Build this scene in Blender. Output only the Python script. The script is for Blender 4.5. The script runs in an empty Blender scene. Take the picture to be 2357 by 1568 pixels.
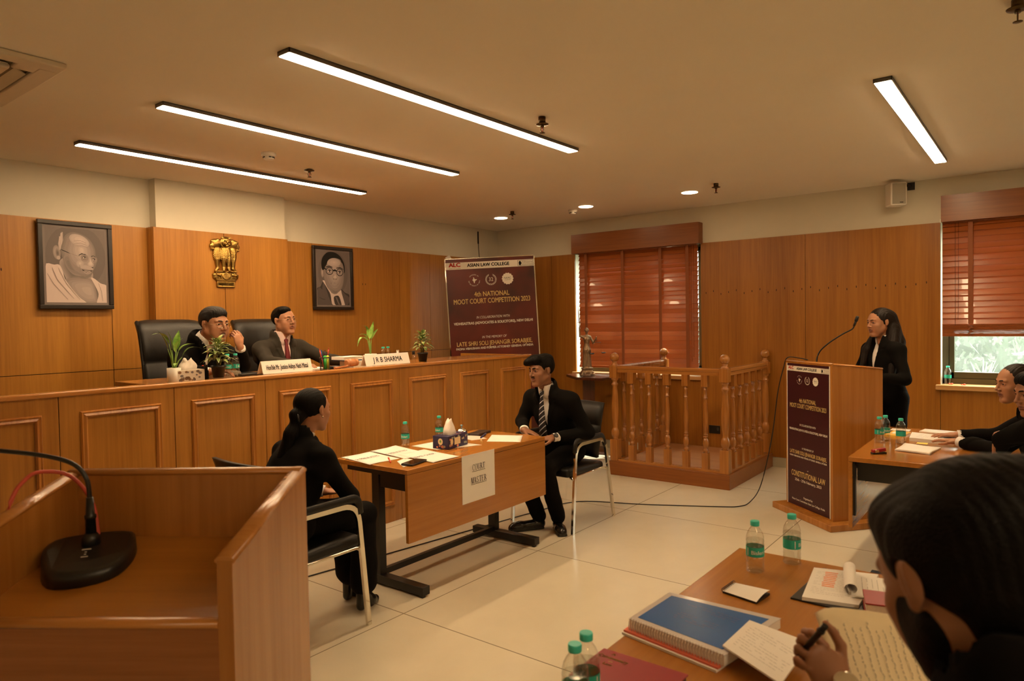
import bpy, bmesh, math, random
import numpy as np
from mathutils import Vector, Matrix, Euler
random.seed(7)
C = bpy.context.scene.collection
sc = bpy.context.scene
PI = math.pi
# ---------------------------------------------------------------- camera, world, exposure
cd = bpy.data.cameras.new('camera'); cam = bpy.data.objects.new('camera', cd); C.objects.link(cam)
fwd = Vector((0.7911, 0.6111, -0.02737)).normalized()
rgt = Vector((0.6112, -0.7913, -0.01738)); rgt = (rgt - fwd*rgt.dot(fwd)).normalized(); upv = rgt.cross(fwd)
M = Matrix((rgt, upv, -fwd)).transposed().to_4x4(); M.translation = (0, 0, 1.58)
cam.matrix_world = M
cd.sensor_width = 36.0; cd.lens = 1598.7/2357*36; cd.clip_start = 0.02
cd.dof.use_dof = True; cd.dof.focus_distance = 5.2; cd.dof.aperture_fstop = 4.8
sc.camera = cam
sc.view_settings.view_transform = 'Standard'; sc.view_settings.look = 'None'
sc.view_settings.gamma = 1; sc.view_settings.use_curve_mapping = False
sc.view_settings.exposure = 0.08
w = bpy.data.worlds.new('daylight'); sc.world = w; w.use_nodes = True
bg = w.node_tree.nodes['Background']; bg.inputs[0].default_value = (0.93, 1.0, 0.90, 1); bg.inputs[1].default_value = 12
LAMP = (1.0, 0.70, 0.40); STRIP = 57
XR, YB, ZC, ZW = 7.48, 6.0, 2.825, 2.42
XL, YF = -1.9, -2.6
# ---------------------------------------------------------------- materials
def nt(name):
    m = bpy.data.materials.new(name); m.use_nodes = True
    return m, m.node_tree.nodes, m.node_tree.links, m.node_tree.nodes['Principled BSDF']
def mat(name, col, rough=0.5, metal=0.0, spec=0.5, bump=0, bscale=60, var=0, vscale=8, **kw):
    m, N, L, b = nt(name)
    b.inputs['Base Color'].default_value = (*col, 1); b.inputs['Roughness'].default_value = rough
    b.inputs['Metallic'].default_value = metal; b.inputs['Specular IOR Level'].default_value = spec
    for k, v in kw.items(): b.inputs[k.replace('_', ' ')].default_value = v
    tc = N.new('ShaderNodeTexCoord')
    nz = N.new('ShaderNodeTexNoise'); nz.inputs['Scale'].default_value = vscale; nz.inputs['Detail'].default_value = 4
    L.new(tc.outputs['Object'], nz.inputs['Vector'])
    mx = N.new('ShaderNodeMixRGB'); mx.blend_type = 'MULTIPLY'; mx.inputs[0].default_value = 1
    mr = N.new('ShaderNodeMapRange'); mr.inputs[3].default_value = 1-var; mr.inputs[4].default_value = 1+var
    L.new(nz.outputs['Fac'], mr.inputs[0]); mx.inputs[1].default_value = (*col, 1); L.new(mr.outputs[0], mx.inputs[2])
    L.new(mx.outputs[0], b.inputs['Base Color'])
    if bump:
        n2 = N.new('ShaderNodeTexNoise'); n2.inputs['Scale'].default_value = bscale; n2.inputs['Detail'].default_value = 6
        L.new(tc.outputs['Object'], n2.inputs['Vector'])
        bp = N.new('ShaderNodeBump'); bp.inputs['Strength'].default_value = bump; bp.inputs['Distance'].default_value = 0.004
        L.new(n2.outputs['Fac'], bp.inputs['Height']); L.new(bp.outputs[0], b.inputs['Normal'])
    return m
def wood(name, c1, c2, axis=2, rough=0.35, coat=0.15, fine=55, streak=5):
    m, N, L, b = nt(name)
    tc = N.new('ShaderNodeTexCoord'); mp = N.new('ShaderNodeMapping')
    s = [1.0, 1.0, 1.0]; s[axis] = 0.03
    mp.inputs['Scale'].default_value = s; L.new(tc.outputs['Object'], mp.inputs['Vector'])
    n1 = N.new('ShaderNodeTexNoise'); n1.inputs['Scale'].default_value = fine; n1.inputs['Detail'].default_value = 5; n1.inputs['Roughness'].default_value = 0.65
    n2 = N.new('ShaderNodeTexNoise'); n2.inputs['Scale'].default_value = streak; n2.inputs['Detail'].default_value = 3; n2.inputs['Distortion'].default_value = 0.6
    L.new(mp.outputs[0], n1.inputs['Vector']); L.new(mp.outputs[0], n2.inputs['Vector'])
    a = N.new('ShaderNodeMath'); a.operation = 'MULTIPLY_ADD'; a.inputs[1].default_value = 0.55
    h = N.new('ShaderNodeMath'); h.operation = 'MULTIPLY'; h.inputs[1].default_value = 0.5
    L.new(n2.outputs['Fac'], h.inputs[0]); L.new(n1.outputs['Fac'], a.inputs[0]); L.new(h.outputs[0], a.inputs[2])
    cr = N.new('ShaderNodeValToRGB'); cr.color_ramp.elements[0].position = 0.34; cr.color_ramp.elements[1].position = 0.68
    cr.color_ramp.elements[0].color = (*c1, 1); cr.color_ramp.elements[1].color = (*c2, 1)
    L.new(a.outputs[0], cr.inputs[0]); L.new(cr.outputs[0], b.inputs['Base Color'])
    b.inputs['Roughness'].default_value = rough; b.inputs['Coat Weight'].default_value = coat; b.inputs['Coat Roughness'].default_value = 0.25
    b.inputs['Specular IOR Level'].default_value = 0.35
    return m
def emit(name, col, s):
    m, N, L, b = nt(name); N.remove(b)
    e = N.new('ShaderNodeEmission'); e.inputs[0].default_value = (*col, 1); e.inputs[1].default_value = s
    L.new(e.outputs[0], N['Material Output'].inputs[0]); return m
WD1, WD2 = (0.31, 0.122, 0.019), (0.50, 0.225, 0.038)
m_wall = wood('teak_veneer', WD1, WD2, 2)
m_wallr = wood('teak_veneer_shaded', (0.25, 0.088, 0.010), (0.40, 0.160, 0.022), 2)  # same teak as the back wall, with the right wall's shade put into its colour
m_wallx = wood('teak_veneer_across', WD1, WD2, 0)
m_wally = wood('teak_veneer_along', WD1, WD2, 1)
m_bench = wood('bench_veneer', (0.29, 0.115, 0.018), (0.48, 0.21, 0.038), 2)
m_pelmet = wood('pelmet_veneer', (0.19, 0.055, 0.010), (0.28, 0.095, 0.020), 1)
m_mould = wood('moulding_wood', (0.26, 0.08, 0.012), (0.52, 0.22, 0.045), 2, 0.3, 0.3)
m_lip = wood('polished_edge', (0.42, 0.16, 0.03), (0.56, 0.25, 0.06), 0, 0.25, 0.5)
m_table = wood('table_laminate', (0.34, 0.125, 0.018), (0.47, 0.19, 0.030), 0, 0.22, 0.4, 30, 3)
m_rail = wood('turned_teak', (0.22, 0.07, 0.010), (0.48, 0.20, 0.045), 2, 0.22, 0.6, 40, 9)
m_railx = wood('rail_teak', (0.22, 0.07, 0.010), (0.48, 0.20, 0.045), 1, 0.22, 0.6, 40, 9)
m_lect = wood('lectern_teak', (0.32, 0.12, 0.020), (0.50, 0.21, 0.042), 2, 0.25, 0.45, 30, 6)
m_lectf = wood('lectern_floor', (0.34, 0.13, 0.018), (0.48, 0.20, 0.034), 0, 0.3, 0.3, 25, 6)
m_dark = wood('dark_mahogany', (0.045, 0.012, 0.006), (0.11, 0.03, 0.012), 2, 0.25, 0.5)
m_groove = mat('groove', (0.02, 0.006, 0.002), 0.8)
m_plaster = mat('cream_plaster', (0.66, 0.61, 0.49), 0.9, spec=0.2, bump=0.05, bscale=30, var=0.03)
m_ceil = mat('ceiling_paint', (0.84, 0.78, 0.66), 0.9, spec=0.2, var=0.02, vscale=3)
m_white = mat('white_plastic', (0.75, 0.70, 0.62), 0.35, var=0.02)
m_black = mat('black_plastic', (0.012, 0.011, 0.010), 0.35, var=0.1)
m_metalb = mat('black_steel', (0.012, 0.011, 0.010), 0.45, var=0.1)
m_chrome = mat('chrome', (0.80, 0.76, 0.68), 0.08, 1.0)
m_leather = mat('black_leather', (0.007, 0.006, 0.005), 0.42, spec=0.35, bump=0.25, bscale=220, var=0.1)
m_paper = mat('white_paper', (0.86, 0.82, 0.76), 0.7, spec=0.2, var=0.02)
m_ink = mat('black_ink', (0.01, 0.01, 0.012), 0.7, spec=0.1)
m_grey_ink = mat('faded_print', (0.35, 0.32, 0.30), 0.7, spec=0.1)
m_cloth = mat('black_suit_cloth', (0.0040, 0.0034, 0.0030), 0.9, spec=0.12, bump=0.25, bscale=500, var=0.15)
m_cloth2 = mat('charcoal_suit_cloth', (0.034, 0.029, 0.022), 0.9, spec=0.2, bump=0.25, bscale=500, var=0.12)
m_shirt = mat('white_shirt', (0.80, 0.76, 0.74), 0.75, bump=0.15, bscale=300)
m_pink = mat('pale_pink_shirt', (0.80, 0.62, 0.60), 0.75, bump=0.15, bscale=300)
m_tie = mat('maroon_tie', (0.16, 0.010, 0.015), 0.5, bump=0.2, bscale=300)
m_shoe = mat('black_shoe', (0.010, 0.009, 0.008), 0.22)
m_gold = mat('brass', (0.42, 0.27, 0.075), 0.34, 1.0, bump=0.2, bscale=90, var=0.25, vscale=30)
m_bronze = mat('antique_bronze', (0.34, 0.24, 0.15), 0.35, 0.8, bump=0.3, bscale=120, var=0.35, vscale=40)
m_cap = mat('teal_cap', (0.05, 0.62, 0.50), 0.35)
m_soil = mat('white_pebbles', (0.70, 0.66, 0.55), 0.8, bump=1.0, bscale=90)
m_earth = mat('dark_soil', (0.03, 0.02, 0.012), 0.95, bump=1.0, bscale=90)
m_pot = mat('white_ceramic', (0.78, 0.74, 0.66), 0.3)
m_frame = mat('black_frame', (0.018, 0.012, 0.009), 0.3)
def skin(name, col):
    return mat(name, col, 0.48, spec=0.4, bump=0.08, bscale=180, var=0.10, vscale=14, Subsurface_Weight=0.08, Subsurface_Scale=0.01)
m_skA = skin('skin_light_brown', (0.42, 0.20, 0.11)); m_skB = skin('skin_brown', (0.32, 0.145, 0.075))
m_skC = skin('skin_mid_brown', (0.25, 0.11, 0.055)); m_lipm = mat('lip', (0.22, 0.082, 0.055), 0.5)
m_hair = mat('black_hair', (0.0035, 0.0026, 0.0020), 0.55, spec=0.10, bump=0.5, bscale=260, var=0.3)
m_hairb = mat('dark_brown_hair', (0.009, 0.0045, 0.0028), 0.5, spec=0.25, bump=0.5, bscale=260, var=0.3)
m_eye = mat('eye_white', (0.62, 0.56, 0.50), 0.15); m_iris = mat('eye_iris', (0.02, 0.01, 0.006), 0.1)
def glass(name, col=(1, 1, 1), ior=1.45, rough=0.0):
    m, N, L, b = nt(name); b.inputs['Base Color'].default_value = (*col, 1); b.inputs['Roughness'].default_value = rough
    b.inputs['Transmission Weight'].default_value = 1; b.inputs['IOR'].default_value = ior; return m
def thin(name, col, k, rough=0.04):
    m, N, L, b = nt(name); N.remove(b); t = N.new('ShaderNodeBsdfTransparent'); t.inputs[0].default_value = (*col, 1)
    g = N.new('ShaderNodeBsdfGlossy'); g.inputs[1].default_value = rough; fr = N.new('ShaderNodeLayerWeight'); fr.inputs[0].default_value = 0.5
    p = N.new('ShaderNodeMath'); p.operation = 'POWER'; p.inputs[1].default_value = 3.0; q = N.new('ShaderNodeMath'); q.operation = 'MULTIPLY_ADD'; q.inputs[1].default_value = k; q.inputs[2].default_value = 0.09
    L.new(fr.outputs['Facing'], p.inputs[0]); L.new(p.outputs[0], q.inputs[0])
    x = N.new('ShaderNodeMixShader'); L.new(q.outputs[0], x.inputs[0]); L.new(t.outputs[0], x.inputs[1]); L.new(g.outputs[0], x.inputs[2]); L.new(x.outputs[0], N['Material Output'].inputs[0]); return m
m_pet = thin('clear_pet', (0.97, 0.97, 0.95), 0.55)
m_water = thin('water', (0.95, 0.96, 0.95), 0.25)
m_lens = glass('spectacle_lens', (1, 1, 1), 1.02)
m_chr2 = mat('gold_rim', (0.6, 0.5, 0.35), 0.2, 1.0)
# ---------------------------------------------------------------- object helpers
def new_obj(name, me, parent=None, world=False):
    o = bpy.data.objects.new(name, me); C.objects.link(o)
    if parent is not None:
        o.parent = parent
        if world: o.matrix_parent_inverse = rootmat(parent).inverted()
    return o
def rootmat(o):
    m = Matrix.LocRotScale(o.location, o.rotation_euler, o.scale)
    if o.parent is not None: m = rootmat(o.parent) @ o.matrix_parent_inverse @ m
    return m
def tag(o, label=None, cat=None, group=None, kind=None):
    if label: o['label'] = label
    if cat: o['category'] = cat
    if group: o['group'] = group
    if kind: o['kind'] = kind
    return o
def thing(name, label, cat, loc=(0, 0, 0), rz=0, group=None):
    o = bpy.data.objects.new(name, None); C.objects.link(o); o.empty_display_size = 0.1
    o.location = loc; o.rotation_euler = (0, 0, rz); return tag(o, label, cat, group)
def copy_tree(o, parent=None):
    c = o.copy(); C.objects.link(c); c.parent = parent
    if parent is not None: c.matrix_parent_inverse = o.matrix_parent_inverse.copy()
    for ch in list(o.children): copy_tree(ch, c)
    return c
def axes(d, n=None):
    y = Vector(d).normalized(); t = Vector(n) if n is not None else (Vector((0, 0, 1)) if abs(y.z) < 0.95 else Vector((1, 0, 0)))
    x = y.cross(t).normalized(); z = x.cross(y).normalized()
    return Matrix((x, y, z)).transposed()
class MB:
    def __init__(s): s.b = bmesh.new(); s.mi = 0; s.sm = False
    def _f(s, vs, smooth=None):
        try: f = s.b.faces.new(vs)
        except ValueError: return None
        f.material_index = s.mi; f.smooth = s.sm if smooth is None else smooth; return f
    def box(s, c, h, R=None, bev=0.0, seg=2, taper=None):
        vs = []
        for dz in (-1, 1):
            for dx, dy in ((-1, -1), (1, -1), (1, 1), (-1, 1)):
                k = (taper if (taper is not None and dz > 0) else 1.0)
                p = Vector((dx*h[0]*k, dy*h[1]*k, dz*h[2]))
                if R is not None: p = R @ p
                vs.append(s.b.verts.new(Vector(c) + p))
        F = [s._f([vs[i] for i in q], False) for q in ((3, 2, 1, 0), (4, 5, 6, 7), (0, 1, 5, 4), (1, 2, 6, 5), (2, 3, 7, 6), (3, 0, 4, 7))]
        if bev > 0:
            es = list({e for f in F for e in f.edges})
            r = bmesh.ops.bevel(s.b, geom=es, offset=bev, segments=seg, profile=0.5, affect='EDGES')
            for f in r['faces']: f.material_index = s.mi; f.smooth = True
        return s
    def b2(s, lo, hi, bev=0.0, seg=2):
        lo, hi = Vector(lo), Vector(hi); return s.box((lo+hi)/2, (hi-lo)/2, None, bev, seg)
    def quad(s, *ps): s._f([s.b.verts.new(p) for p in ps], False); return s
    def poly(s, ps, z=None):
        s._f([s.b.verts.new(p if z is None else (p[0], p[1], z)) for p in ps], False); return s
    def prism(s, ps, d):
        d = Vector(d); a = [s.b.verts.new(p) for p in ps]; b = [s.b.verts.new(Vector(p)+d) for p in ps]; n = len(ps)
        s._f(a[::-1], False); s._f(b, False)
        for i in range(n): s._f([a[i], a[(i+1) % n], b[(i+1) % n], b[i]], False)
        return s
    def lathe(s, prof, n=24, c=(0, 0, 0), R=None, cap=True, sx=1, sy=1, smooth=True):
        rings = []
        for r, z in prof:
            ring = []
            for i in range(n):
                a = 2*PI*i/n; p = Vector((r*math.cos(a)*sx, r*math.sin(a)*sy, z))
                if R is not None: p = R @ p
                ring.append(s.b.verts.new(Vector(c)+p))
            rings.append(ring)
        for q in range(len(rings)-1):
            for i in range(n): s._f([rings[q][i], rings[q][(i+1) % n], rings[q+1][(i+1) % n], rings[q+1][i]], smooth)
        if cap:
            s._f(rings[0][::-1], False); s._f(rings[-1], False)
        return s
    def cyl(s, a, b, r, r2=None, n=20):
        a, b = Vector(a), Vector(b); d = b-a; R = axes(d) ; R = Matrix((R.col[0], -R.col[2], R.col[1])).transposed()
        return s.lathe([(r, 0), (r if r2 is None else r2, d.length)], n, a, R)
    def tube(s, pts, r, n=10, flat=None, closed=False, nrm=None):
        pts = [Vector(p) for p in pts]; m = len(pts); rings = []
        for i, p in enumerate(pts):
            a = pts[i-1] if (i > 0 or closed) else pts[i]; b = pts[(i+1) % m] if (i < m-1 or closed) else pts[i]
            R = axes(b-a, nrm); rr = r[i] if isinstance(r, (list, tuple)) else r; ring = []
            for k in range(n):
                t = 2*PI*(k+0.5)/n
                q = R.col[0]*math.cos(t)*rr*(flat[0] if flat else 1) + R.col[2]*math.sin(t)*rr*(flat[1] if flat else 1)
                ring.append(s.b.verts.new(p+q))
            rings.append(ring)
        last = m if closed else m-1
        for q in range(last):
            A, B = rings[q], rings[(q+1) % m]
            for i in range(n): s._f([A[i], B[i], B[(i+1) % n], A[(i+1) % n]], n > 4)
        if not closed: s._f(rings[0], False); s._f(rings[-1][::-1], False)
        return s
    def ball(s, c, r, n=16, R=None, rr=None):
        rr = rr or (r, r, r); prof = []
        k = max(4, n//2)
        prof = [(max(1e-4, math.sin(PI*i/k)), -math.cos(PI*i/k)) for i in range(k+1)]
        S = Matrix.Diagonal(Vector(rr)); RR = (R @ S) if R is not None else S
        return s.lathe(prof, n, c, RR, cap=False)
    def text(s, body, c, R, size, sx=1.0, off=0.0, align='CENTER', shear=0.0, ext=0.0):
        cu = bpy.data.curves.new('t', 'FONT'); cu.body = body; cu.size = size; cu.align_x = align; cu.align_y = 'CENTER'
        cu.shear = shear; cu.extrude = ext; cu.resolution_u = 3
        o = bpy.data.objects.new('t', cu); C.objects.link(o)
        bpy.context.view_layer.update()
        me = bpy.data.meshes.new_from_object(o.evaluated_get(bpy.context.evaluated_depsgraph_get()))
        for ox, oy in (((-off, 0), (off, 0), (0, off*.7), (0, -off*.7)) if off > 1e-5 else ((0, 0),)):
            vs = [s.b.verts.new(Vector(c) + R @ Vector((v.co.x*sx+ox, v.co.y+oy, v.co.z))) for v in me.vertices]
            for p in me.polygons: s._f([vs[i] for i in p.vertices], False)
        bpy.data.objects.remove(o); bpy.data.meshes.remove(me); return s
    def build(s, name, m, parent=None, world=False, bevel=0.0, keep=False):
        if not keep: bmesh.ops.recalc_face_normals(s.b, faces=s.b.faces)
        me = bpy.data.meshes.new(name); s.b.to_mesh(me); s.b.free()
        for x in (m if isinstance(m, (list, tuple)) else [m]): me.materials.append(x)
        return new_obj(name, me, parent, world)
def struct(name, mb, m): return tag(mb.build(name, m), kind='structure')
def RZ(a): return Matrix.Rotation(a, 3, 'Z')
def arc(c, r, a0, a1, n, ax=0):
    out = []
    for i in range(n+1):
        t = a0+(a1-a0)*i/n; u, v = r*math.cos(t), r*math.sin(t)
        out.append((c[0], c[1]+u, c[2]+v) if ax == 0 else ((c[0]+u, c[1], c[2]+v) if ax == 1 else (c[0]+u, c[1]+v, c[2])))
    return out
# ================================================================ SETTING
def room():
    m, N, L, b = nt('floor_tiles')
    tc = N.new('ShaderNodeTexCoord'); mp = N.new('ShaderNodeMapping'); mp.inputs['Location'].default_value = (-0.07, -0.26, 0)
    L.new(tc.outputs['Object'], mp.inputs['Vector'])
    br = N.new('ShaderNodeTexBrick'); br.offset = 0.0; br.squash = 1.0
    br.inputs['Color1'].default_value = (0.66, 0.60, 0.46, 1); br.inputs['Color2'].default_value = (0.62, 0.56, 0.43, 1)
    br.inputs['Mortar'].default_value = (0.25, 0.21, 0.15, 1); br.inputs['Scale'].default_value = 1.0
    br.inputs['Mortar Size'].default_value = 0.0035; br.inputs['Mortar Smooth'].default_value = 0.1
    br.inputs['Brick Width'].default_value = 1.257; br.inputs['Row Height'].default_value = 1.257
    L.new(mp.outputs[0], br.inputs['Vector'])
    nz = N.new('ShaderNodeTexNoise'); nz.inputs['Scale'].default_value = 5; nz.inputs['Detail'].default_value = 8
    L.new(tc.outputs['Object'], nz.inputs['Vector'])
    mr = N.new('ShaderNodeMapRange'); mr.inputs[3].default_value = 0.93; mr.inputs[4].default_value = 1.06
    L.new(nz.outputs['Fac'], mr.inputs[0])
    mx = N.new('ShaderNodeMixRGB'); mx.blend_type = 'MULTIPLY'; mx.inputs[0].default_value = 1
    L.new(br.outputs['Color'], mx.inputs[1]); L.new(mr.outputs[0], mx.inputs[2]); L.new(mx.outputs[0], b.inputs['Base Color'])
    b.inputs['Roughness'].default_value = 0.24; b.inputs['Specular IOR Level'].default_value = 0.4
    struct('floor', MB().b2((XL-.2, YF-.2, -0.1), (XR+.25, YB+.2, 0)), m)
    struct('ceiling', MB().b2((XL-.2, YF-.2, ZC), (XR+.25, YB+.2, ZC+.1)), m_ceil)
    # back wall: plaster, protruding pier
    struct('wall_back', MB().b2((XL-.2, YB, 0), (XR+.25, YB+.2, ZC)), m_plaster)
    struct('wall_pier', MB().b2((2.80, 5.895, ZW-.02), (4.04, YB+.01, ZC)), m_plaster)
    struct('wall_left', MB().b2((XL-.2, YF-.2, 0), (XL, YB, ZC)), m_plaster)
    struct('wall_front', MB().b2((XL, YF-.2, 0), (XR+.25, YF, ZC)), m_plaster)
    # teak cladding of the back wall, panel by panel
    def panels(y, xs, zs, mt, th=0.018):
        k = MB()
        for a, b_ in zip(xs[:-1], xs[1:]):
            for c, d in zip(zs[:-1], zs[1:]): k.b2((a+.0025, y-th, c+.0025), (b_-.0025, y, d-.0025))
        return k
    struct('trim_1', panels(YB, [-1.9, -.28, 1.10, 2.47, 2.765], [0.1, 1.245, ZW], m_wall), m_wall)
    struct('trim_2', panels(YB, [4.055, 4.41, 5.62, 6.12, XR-.002], [0.1, 1.245, ZW], m_wall), m_wall)
    struct('trim_3', panels(5.895, [2.765, 3.39, 4.055], [0.1, 1.245, ZW], m_wall, 0.02).b2((2.765, 5.89, .1), (2.785, YB, ZW)).b2((4.035, 5.89, .1), (4.055, YB, ZW)), m_wall)
    struct('trim_4', MB().b2((XL, YB-.010, .1), (2.765, YB-.001, ZW-.004)).b2((4.055, YB-.010, .1), (XR, YB-.001, ZW-.004)).b2((2.79, 5.885, .1), (4.03, 5.90, ZW-.004)), m_groove)
    # right wall with two window openings
    W1, W2 = (3.08, 4.74), (-0.88, 0.785); Z0, Z1 = 0.93, 2.45
    k = MB(); k.b2((XR, YF, 0), (XR+.2, W2[0], ZC)); k.b2((XR, W2[1], 0), (XR+.2, W1[0], ZC)); k.b2((XR, W1[1], 0), (XR+.2, YB, ZC))
    for a, b_ in (W1, W2): k.b2((XR, a, 0), (XR+.2, b_, Z0)); k.b2((XR, a, Z1), (XR+.2, b_, ZC))
    struct('wall_right', k, m_plaster)
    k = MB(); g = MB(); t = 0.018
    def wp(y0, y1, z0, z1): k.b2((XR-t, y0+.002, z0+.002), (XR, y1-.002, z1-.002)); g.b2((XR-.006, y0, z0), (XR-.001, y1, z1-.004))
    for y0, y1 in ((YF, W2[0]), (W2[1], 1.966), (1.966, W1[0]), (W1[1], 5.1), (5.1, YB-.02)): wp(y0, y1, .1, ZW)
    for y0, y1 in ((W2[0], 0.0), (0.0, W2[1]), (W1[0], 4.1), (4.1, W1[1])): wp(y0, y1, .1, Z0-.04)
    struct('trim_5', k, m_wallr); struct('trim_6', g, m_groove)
    # knots row
    k = MB()
    for i in range(26):
        y = 3.02-.085*i
        if W2[1]+.02 < y: k.ball((XR-t, y, 1.86+.02*math.sin(i*2.1)), .006, 8, rr=(.0012, .004, .012))
    for x in (1.66, 1.73, 4.75, 4.79, 5.07, 5.11): k.ball((x, YB-t, 2.02), .006, 8, rr=(.004, .0012, .012))
    struct('trim_7', k, m_groove)
    m_skirt = mat('stone_skirting', (0.50, 0.45, 0.33), 0.3, var=.05)
    struct('baseboard_right', MB().b2((XR-.022, YF, 0), (XR, YB, .098)), m_skirt)
    struct('baseboard_back', MB().b2((XL, YB-.022, 0), (XR-.025, YB, .098)), m_skirt)
    m_alu = mat('olive_aluminium', (0.10, 0.085, 0.045), 0.35, 0.5, var=.1)
    mg, N, L, b = nt('dusty_pane'); N.remove(b)
    tr = N.new('ShaderNodeBsdfTransparent'); tr.inputs[0].default_value = (.97, .99, .96, 1)
    df = N.new('ShaderNodeBsdfTranslucent'); df.inputs[0].default_value = (.9, .95, .9, 1); gl = N.new('ShaderNodeBsdfGlossy'); gl.inputs[1].default_value = .02
    tc = N.new('ShaderNodeTexCoord'); nz = N.new('ShaderNodeTexNoise'); nz.inputs['Scale'].default_value = 12; nz.inputs['Detail'].default_value = 9
    mr = N.new('ShaderNodeMapRange'); mr.inputs[3].default_value = .02; mr.inputs[4].default_value = .075
    L.new(tc.outputs['Object'], nz.inputs['Vector']); L.new(nz.outputs['Fac'], mr.inputs[0])
    m1 = N.new('ShaderNodeMixShader'); m2 = N.new('ShaderNodeMixShader'); m2.inputs[0].default_value = .05
    L.new(mr.outputs[0], m1.inputs[0]); L.new(tr.outputs[0], m1.inputs[1]); L.new(df.outputs[0], m1.inputs[2])
    L.new(m1.outputs[0], m2.inputs[1]); L.new(gl.outputs[0], m2.inputs[2]); L.new(m2.outputs[0], N['Material Output'].inputs[0])
    m_sill = wood('sill_teak', (0.42, 0.20, 0.07), (0.60, 0.33, 0.13), 1, .3, .4)
    m_wr = mat('white_reveal', (.85, .82, .72), .8)
    for i, (a, b_) in enumerate((W1, W2), 1):
        X = XR+.13
        f = MB(); f.b2((X, a, Z0), (X+.05, a+.05, Z1)); f.b2((X, b_-.05, Z0), (X+.05, b_, Z1)); f.b2((X, a, Z0), (X+.05, b_, Z0+.05)); f.b2((X, a, Z1-.05), (X+.05, b_, Z1))
        f.b2((X, (a+b_)/2-.03, Z0), (X+.05, (a+b_)/2+.03, Z1))
        f = f.build('window_%d' % i, m_alu); tag(f, kind='structure')
        s_ = MB()
        for p0, p1 in ((a+.05, (a+b_)/2-.03), ((a+b_)/2+.03, b_-.05)):
            s_.b2((X+.008, p0, Z0+.05), (X+.045, p0+.045, Z1-.05), .004); s_.b2((X+.008, p1-.045, Z0+.05), (X+.045, p1, Z1-.05), .004); s_.b2((X+.008, p0, Z0+.05), (X+.045, p1, Z0+.11), .004)
            s_.b2((X+.008, p0, Z1-.10), (X+.045, p1, Z1-.05), .004)
        s_.build('window_sash', m_alu, f)
        g_ = MB(); g_.b2((X+.025, a+.09, Z0+.1), (X+.03, b_-.09, Z1-.09)); g_.build('pane', mg, f)
        r = MB(); r.b2((XR-.002, b_-.002, Z0), (X, b_+.006, Z1)); r.b2((XR-.002, a-.006, Z0), (X, a+.002, Z1)); r.b2((XR-.002, a, Z1-.003), (X, b_, Z1+.003)); struct('trim_%d' % (7+i), r, m_wr)
        struct('trim_%d' % (9+i), MB().b2((XR-.07, a-.035, Z0-.045), (X, b_+.035, Z0), .006), m_sill)
        # pelmet box
        p = MB(); p.b2((XR-.12, a-.02, 2.41), (XR-.10, b_-.015+.0, 2.645)); p.b2((XR-.10, a-.02, 2.625), (XR, b_-.015, 2.645)); p.b2((XR-.10, a-.02, 2.41), (XR, a, 2.625)); p.b2((XR-.10, b_-.035, 2.41), (XR, b_-.015, 2.625))
        struct('trim_%d' % (11+i), p, m_pelmet)
    return W1, W2
W1, W2 = room()
# ---------------------------------------------------------------- outside
def outside():
    mgn = mat('lawn', (.04, .06, .025), .9, var=.4, vscale=2, bump=1)
    struct('ground_outside', MB().b2((XR+.25, -22, -.3), (40, 24, -.2)), mgn)
    mh = mat('hedge_leaves', (.030, .048, .020), .8, var=.6, vscale=5)
    r = random.Random(3)
    bushes = []; k = MB()
    for i in range(9):
        cx, cy = 13+r.uniform(-1, 2), -8.5+i*2.4
        for j in range(1500):
            p = Vector((r.gauss(0, .55), r.gauss(0, .9), .9+r.gauss(0, .5))); R = Euler((r.uniform(0, 6), r.uniform(0, 6), r.uniform(0, 6))).to_matrix(); s_ = r.uniform(.035, .10)
            k.quad(*[Vector((cx, cy, -.2)) + p + R @ Vector(q) for q in ((-s_, -s_*.4, 0), (s_, -s_*.4, 0), (s_, s_*.4, 0), (-s_, s_*.4, 0))])
        bushes.append(k)
    tag(bushes[-1].build('garden_hedge', mh), 'pale green leafy hedge in the garden seen through the right window', 'hedge')
    mp = mat('pale_leaf', (.60, .66, .52), .6)
    k = MB(); c = Vector((8.55, .53, .70))
    for i in range(26):
        a = i*2.4; e = .5+.5*((i*7) % 10)/10; n = 5; pr = None
        for j in range(n):
            t0, t1 = j/n, (j+1)/n
            f = lambda t: c + Vector((math.cos(a)*.26*e*t, math.sin(a)*.26*e*t, .50*t*(1.5-e)-.16*e*t*t*t))
            wv = Vector((-math.sin(a), math.cos(a), 0))*.019
            k.quad(f(t0)-wv*(1-t0), f(t0)+wv*(1-t0), f(t1)+wv*(1-t1)*1.0, f(t1)-wv*(1-t1))
    root = thing('spiky_plant', 'pale spiky plant in a pot just outside the right window', 'plant', c)
    k.build('leaves', mp, root, True)
    MB().lathe([(.09, -.9), (.13, -.02), (.14, 0)], 20, c).build('pot', m_pot, root, True)
    mw = mat('pale_render', (.10, .10, .085), .9)
    root = thing('garden_wall', 'pale low garden wall beyond the lawn', 'wall', (19, 0, -.2))
    MB().b2((19, -20, -.2), (19.2, 22, 1.5)).b2((18.95, -20, 1.5), (19.25, 22, 1.6)).build('masonry', mw, root, True)
outside()
sun = bpy.data.lights.new('sun', 'SUN'); sun.energy = 14.0; sun.angle = .02; sun.color = (1, .95, .85)
so = bpy.data.objects.new('sun', sun); C.objects.link(so); so.rotation_euler = (math.radians(21), math.radians(21), 0)
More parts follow.
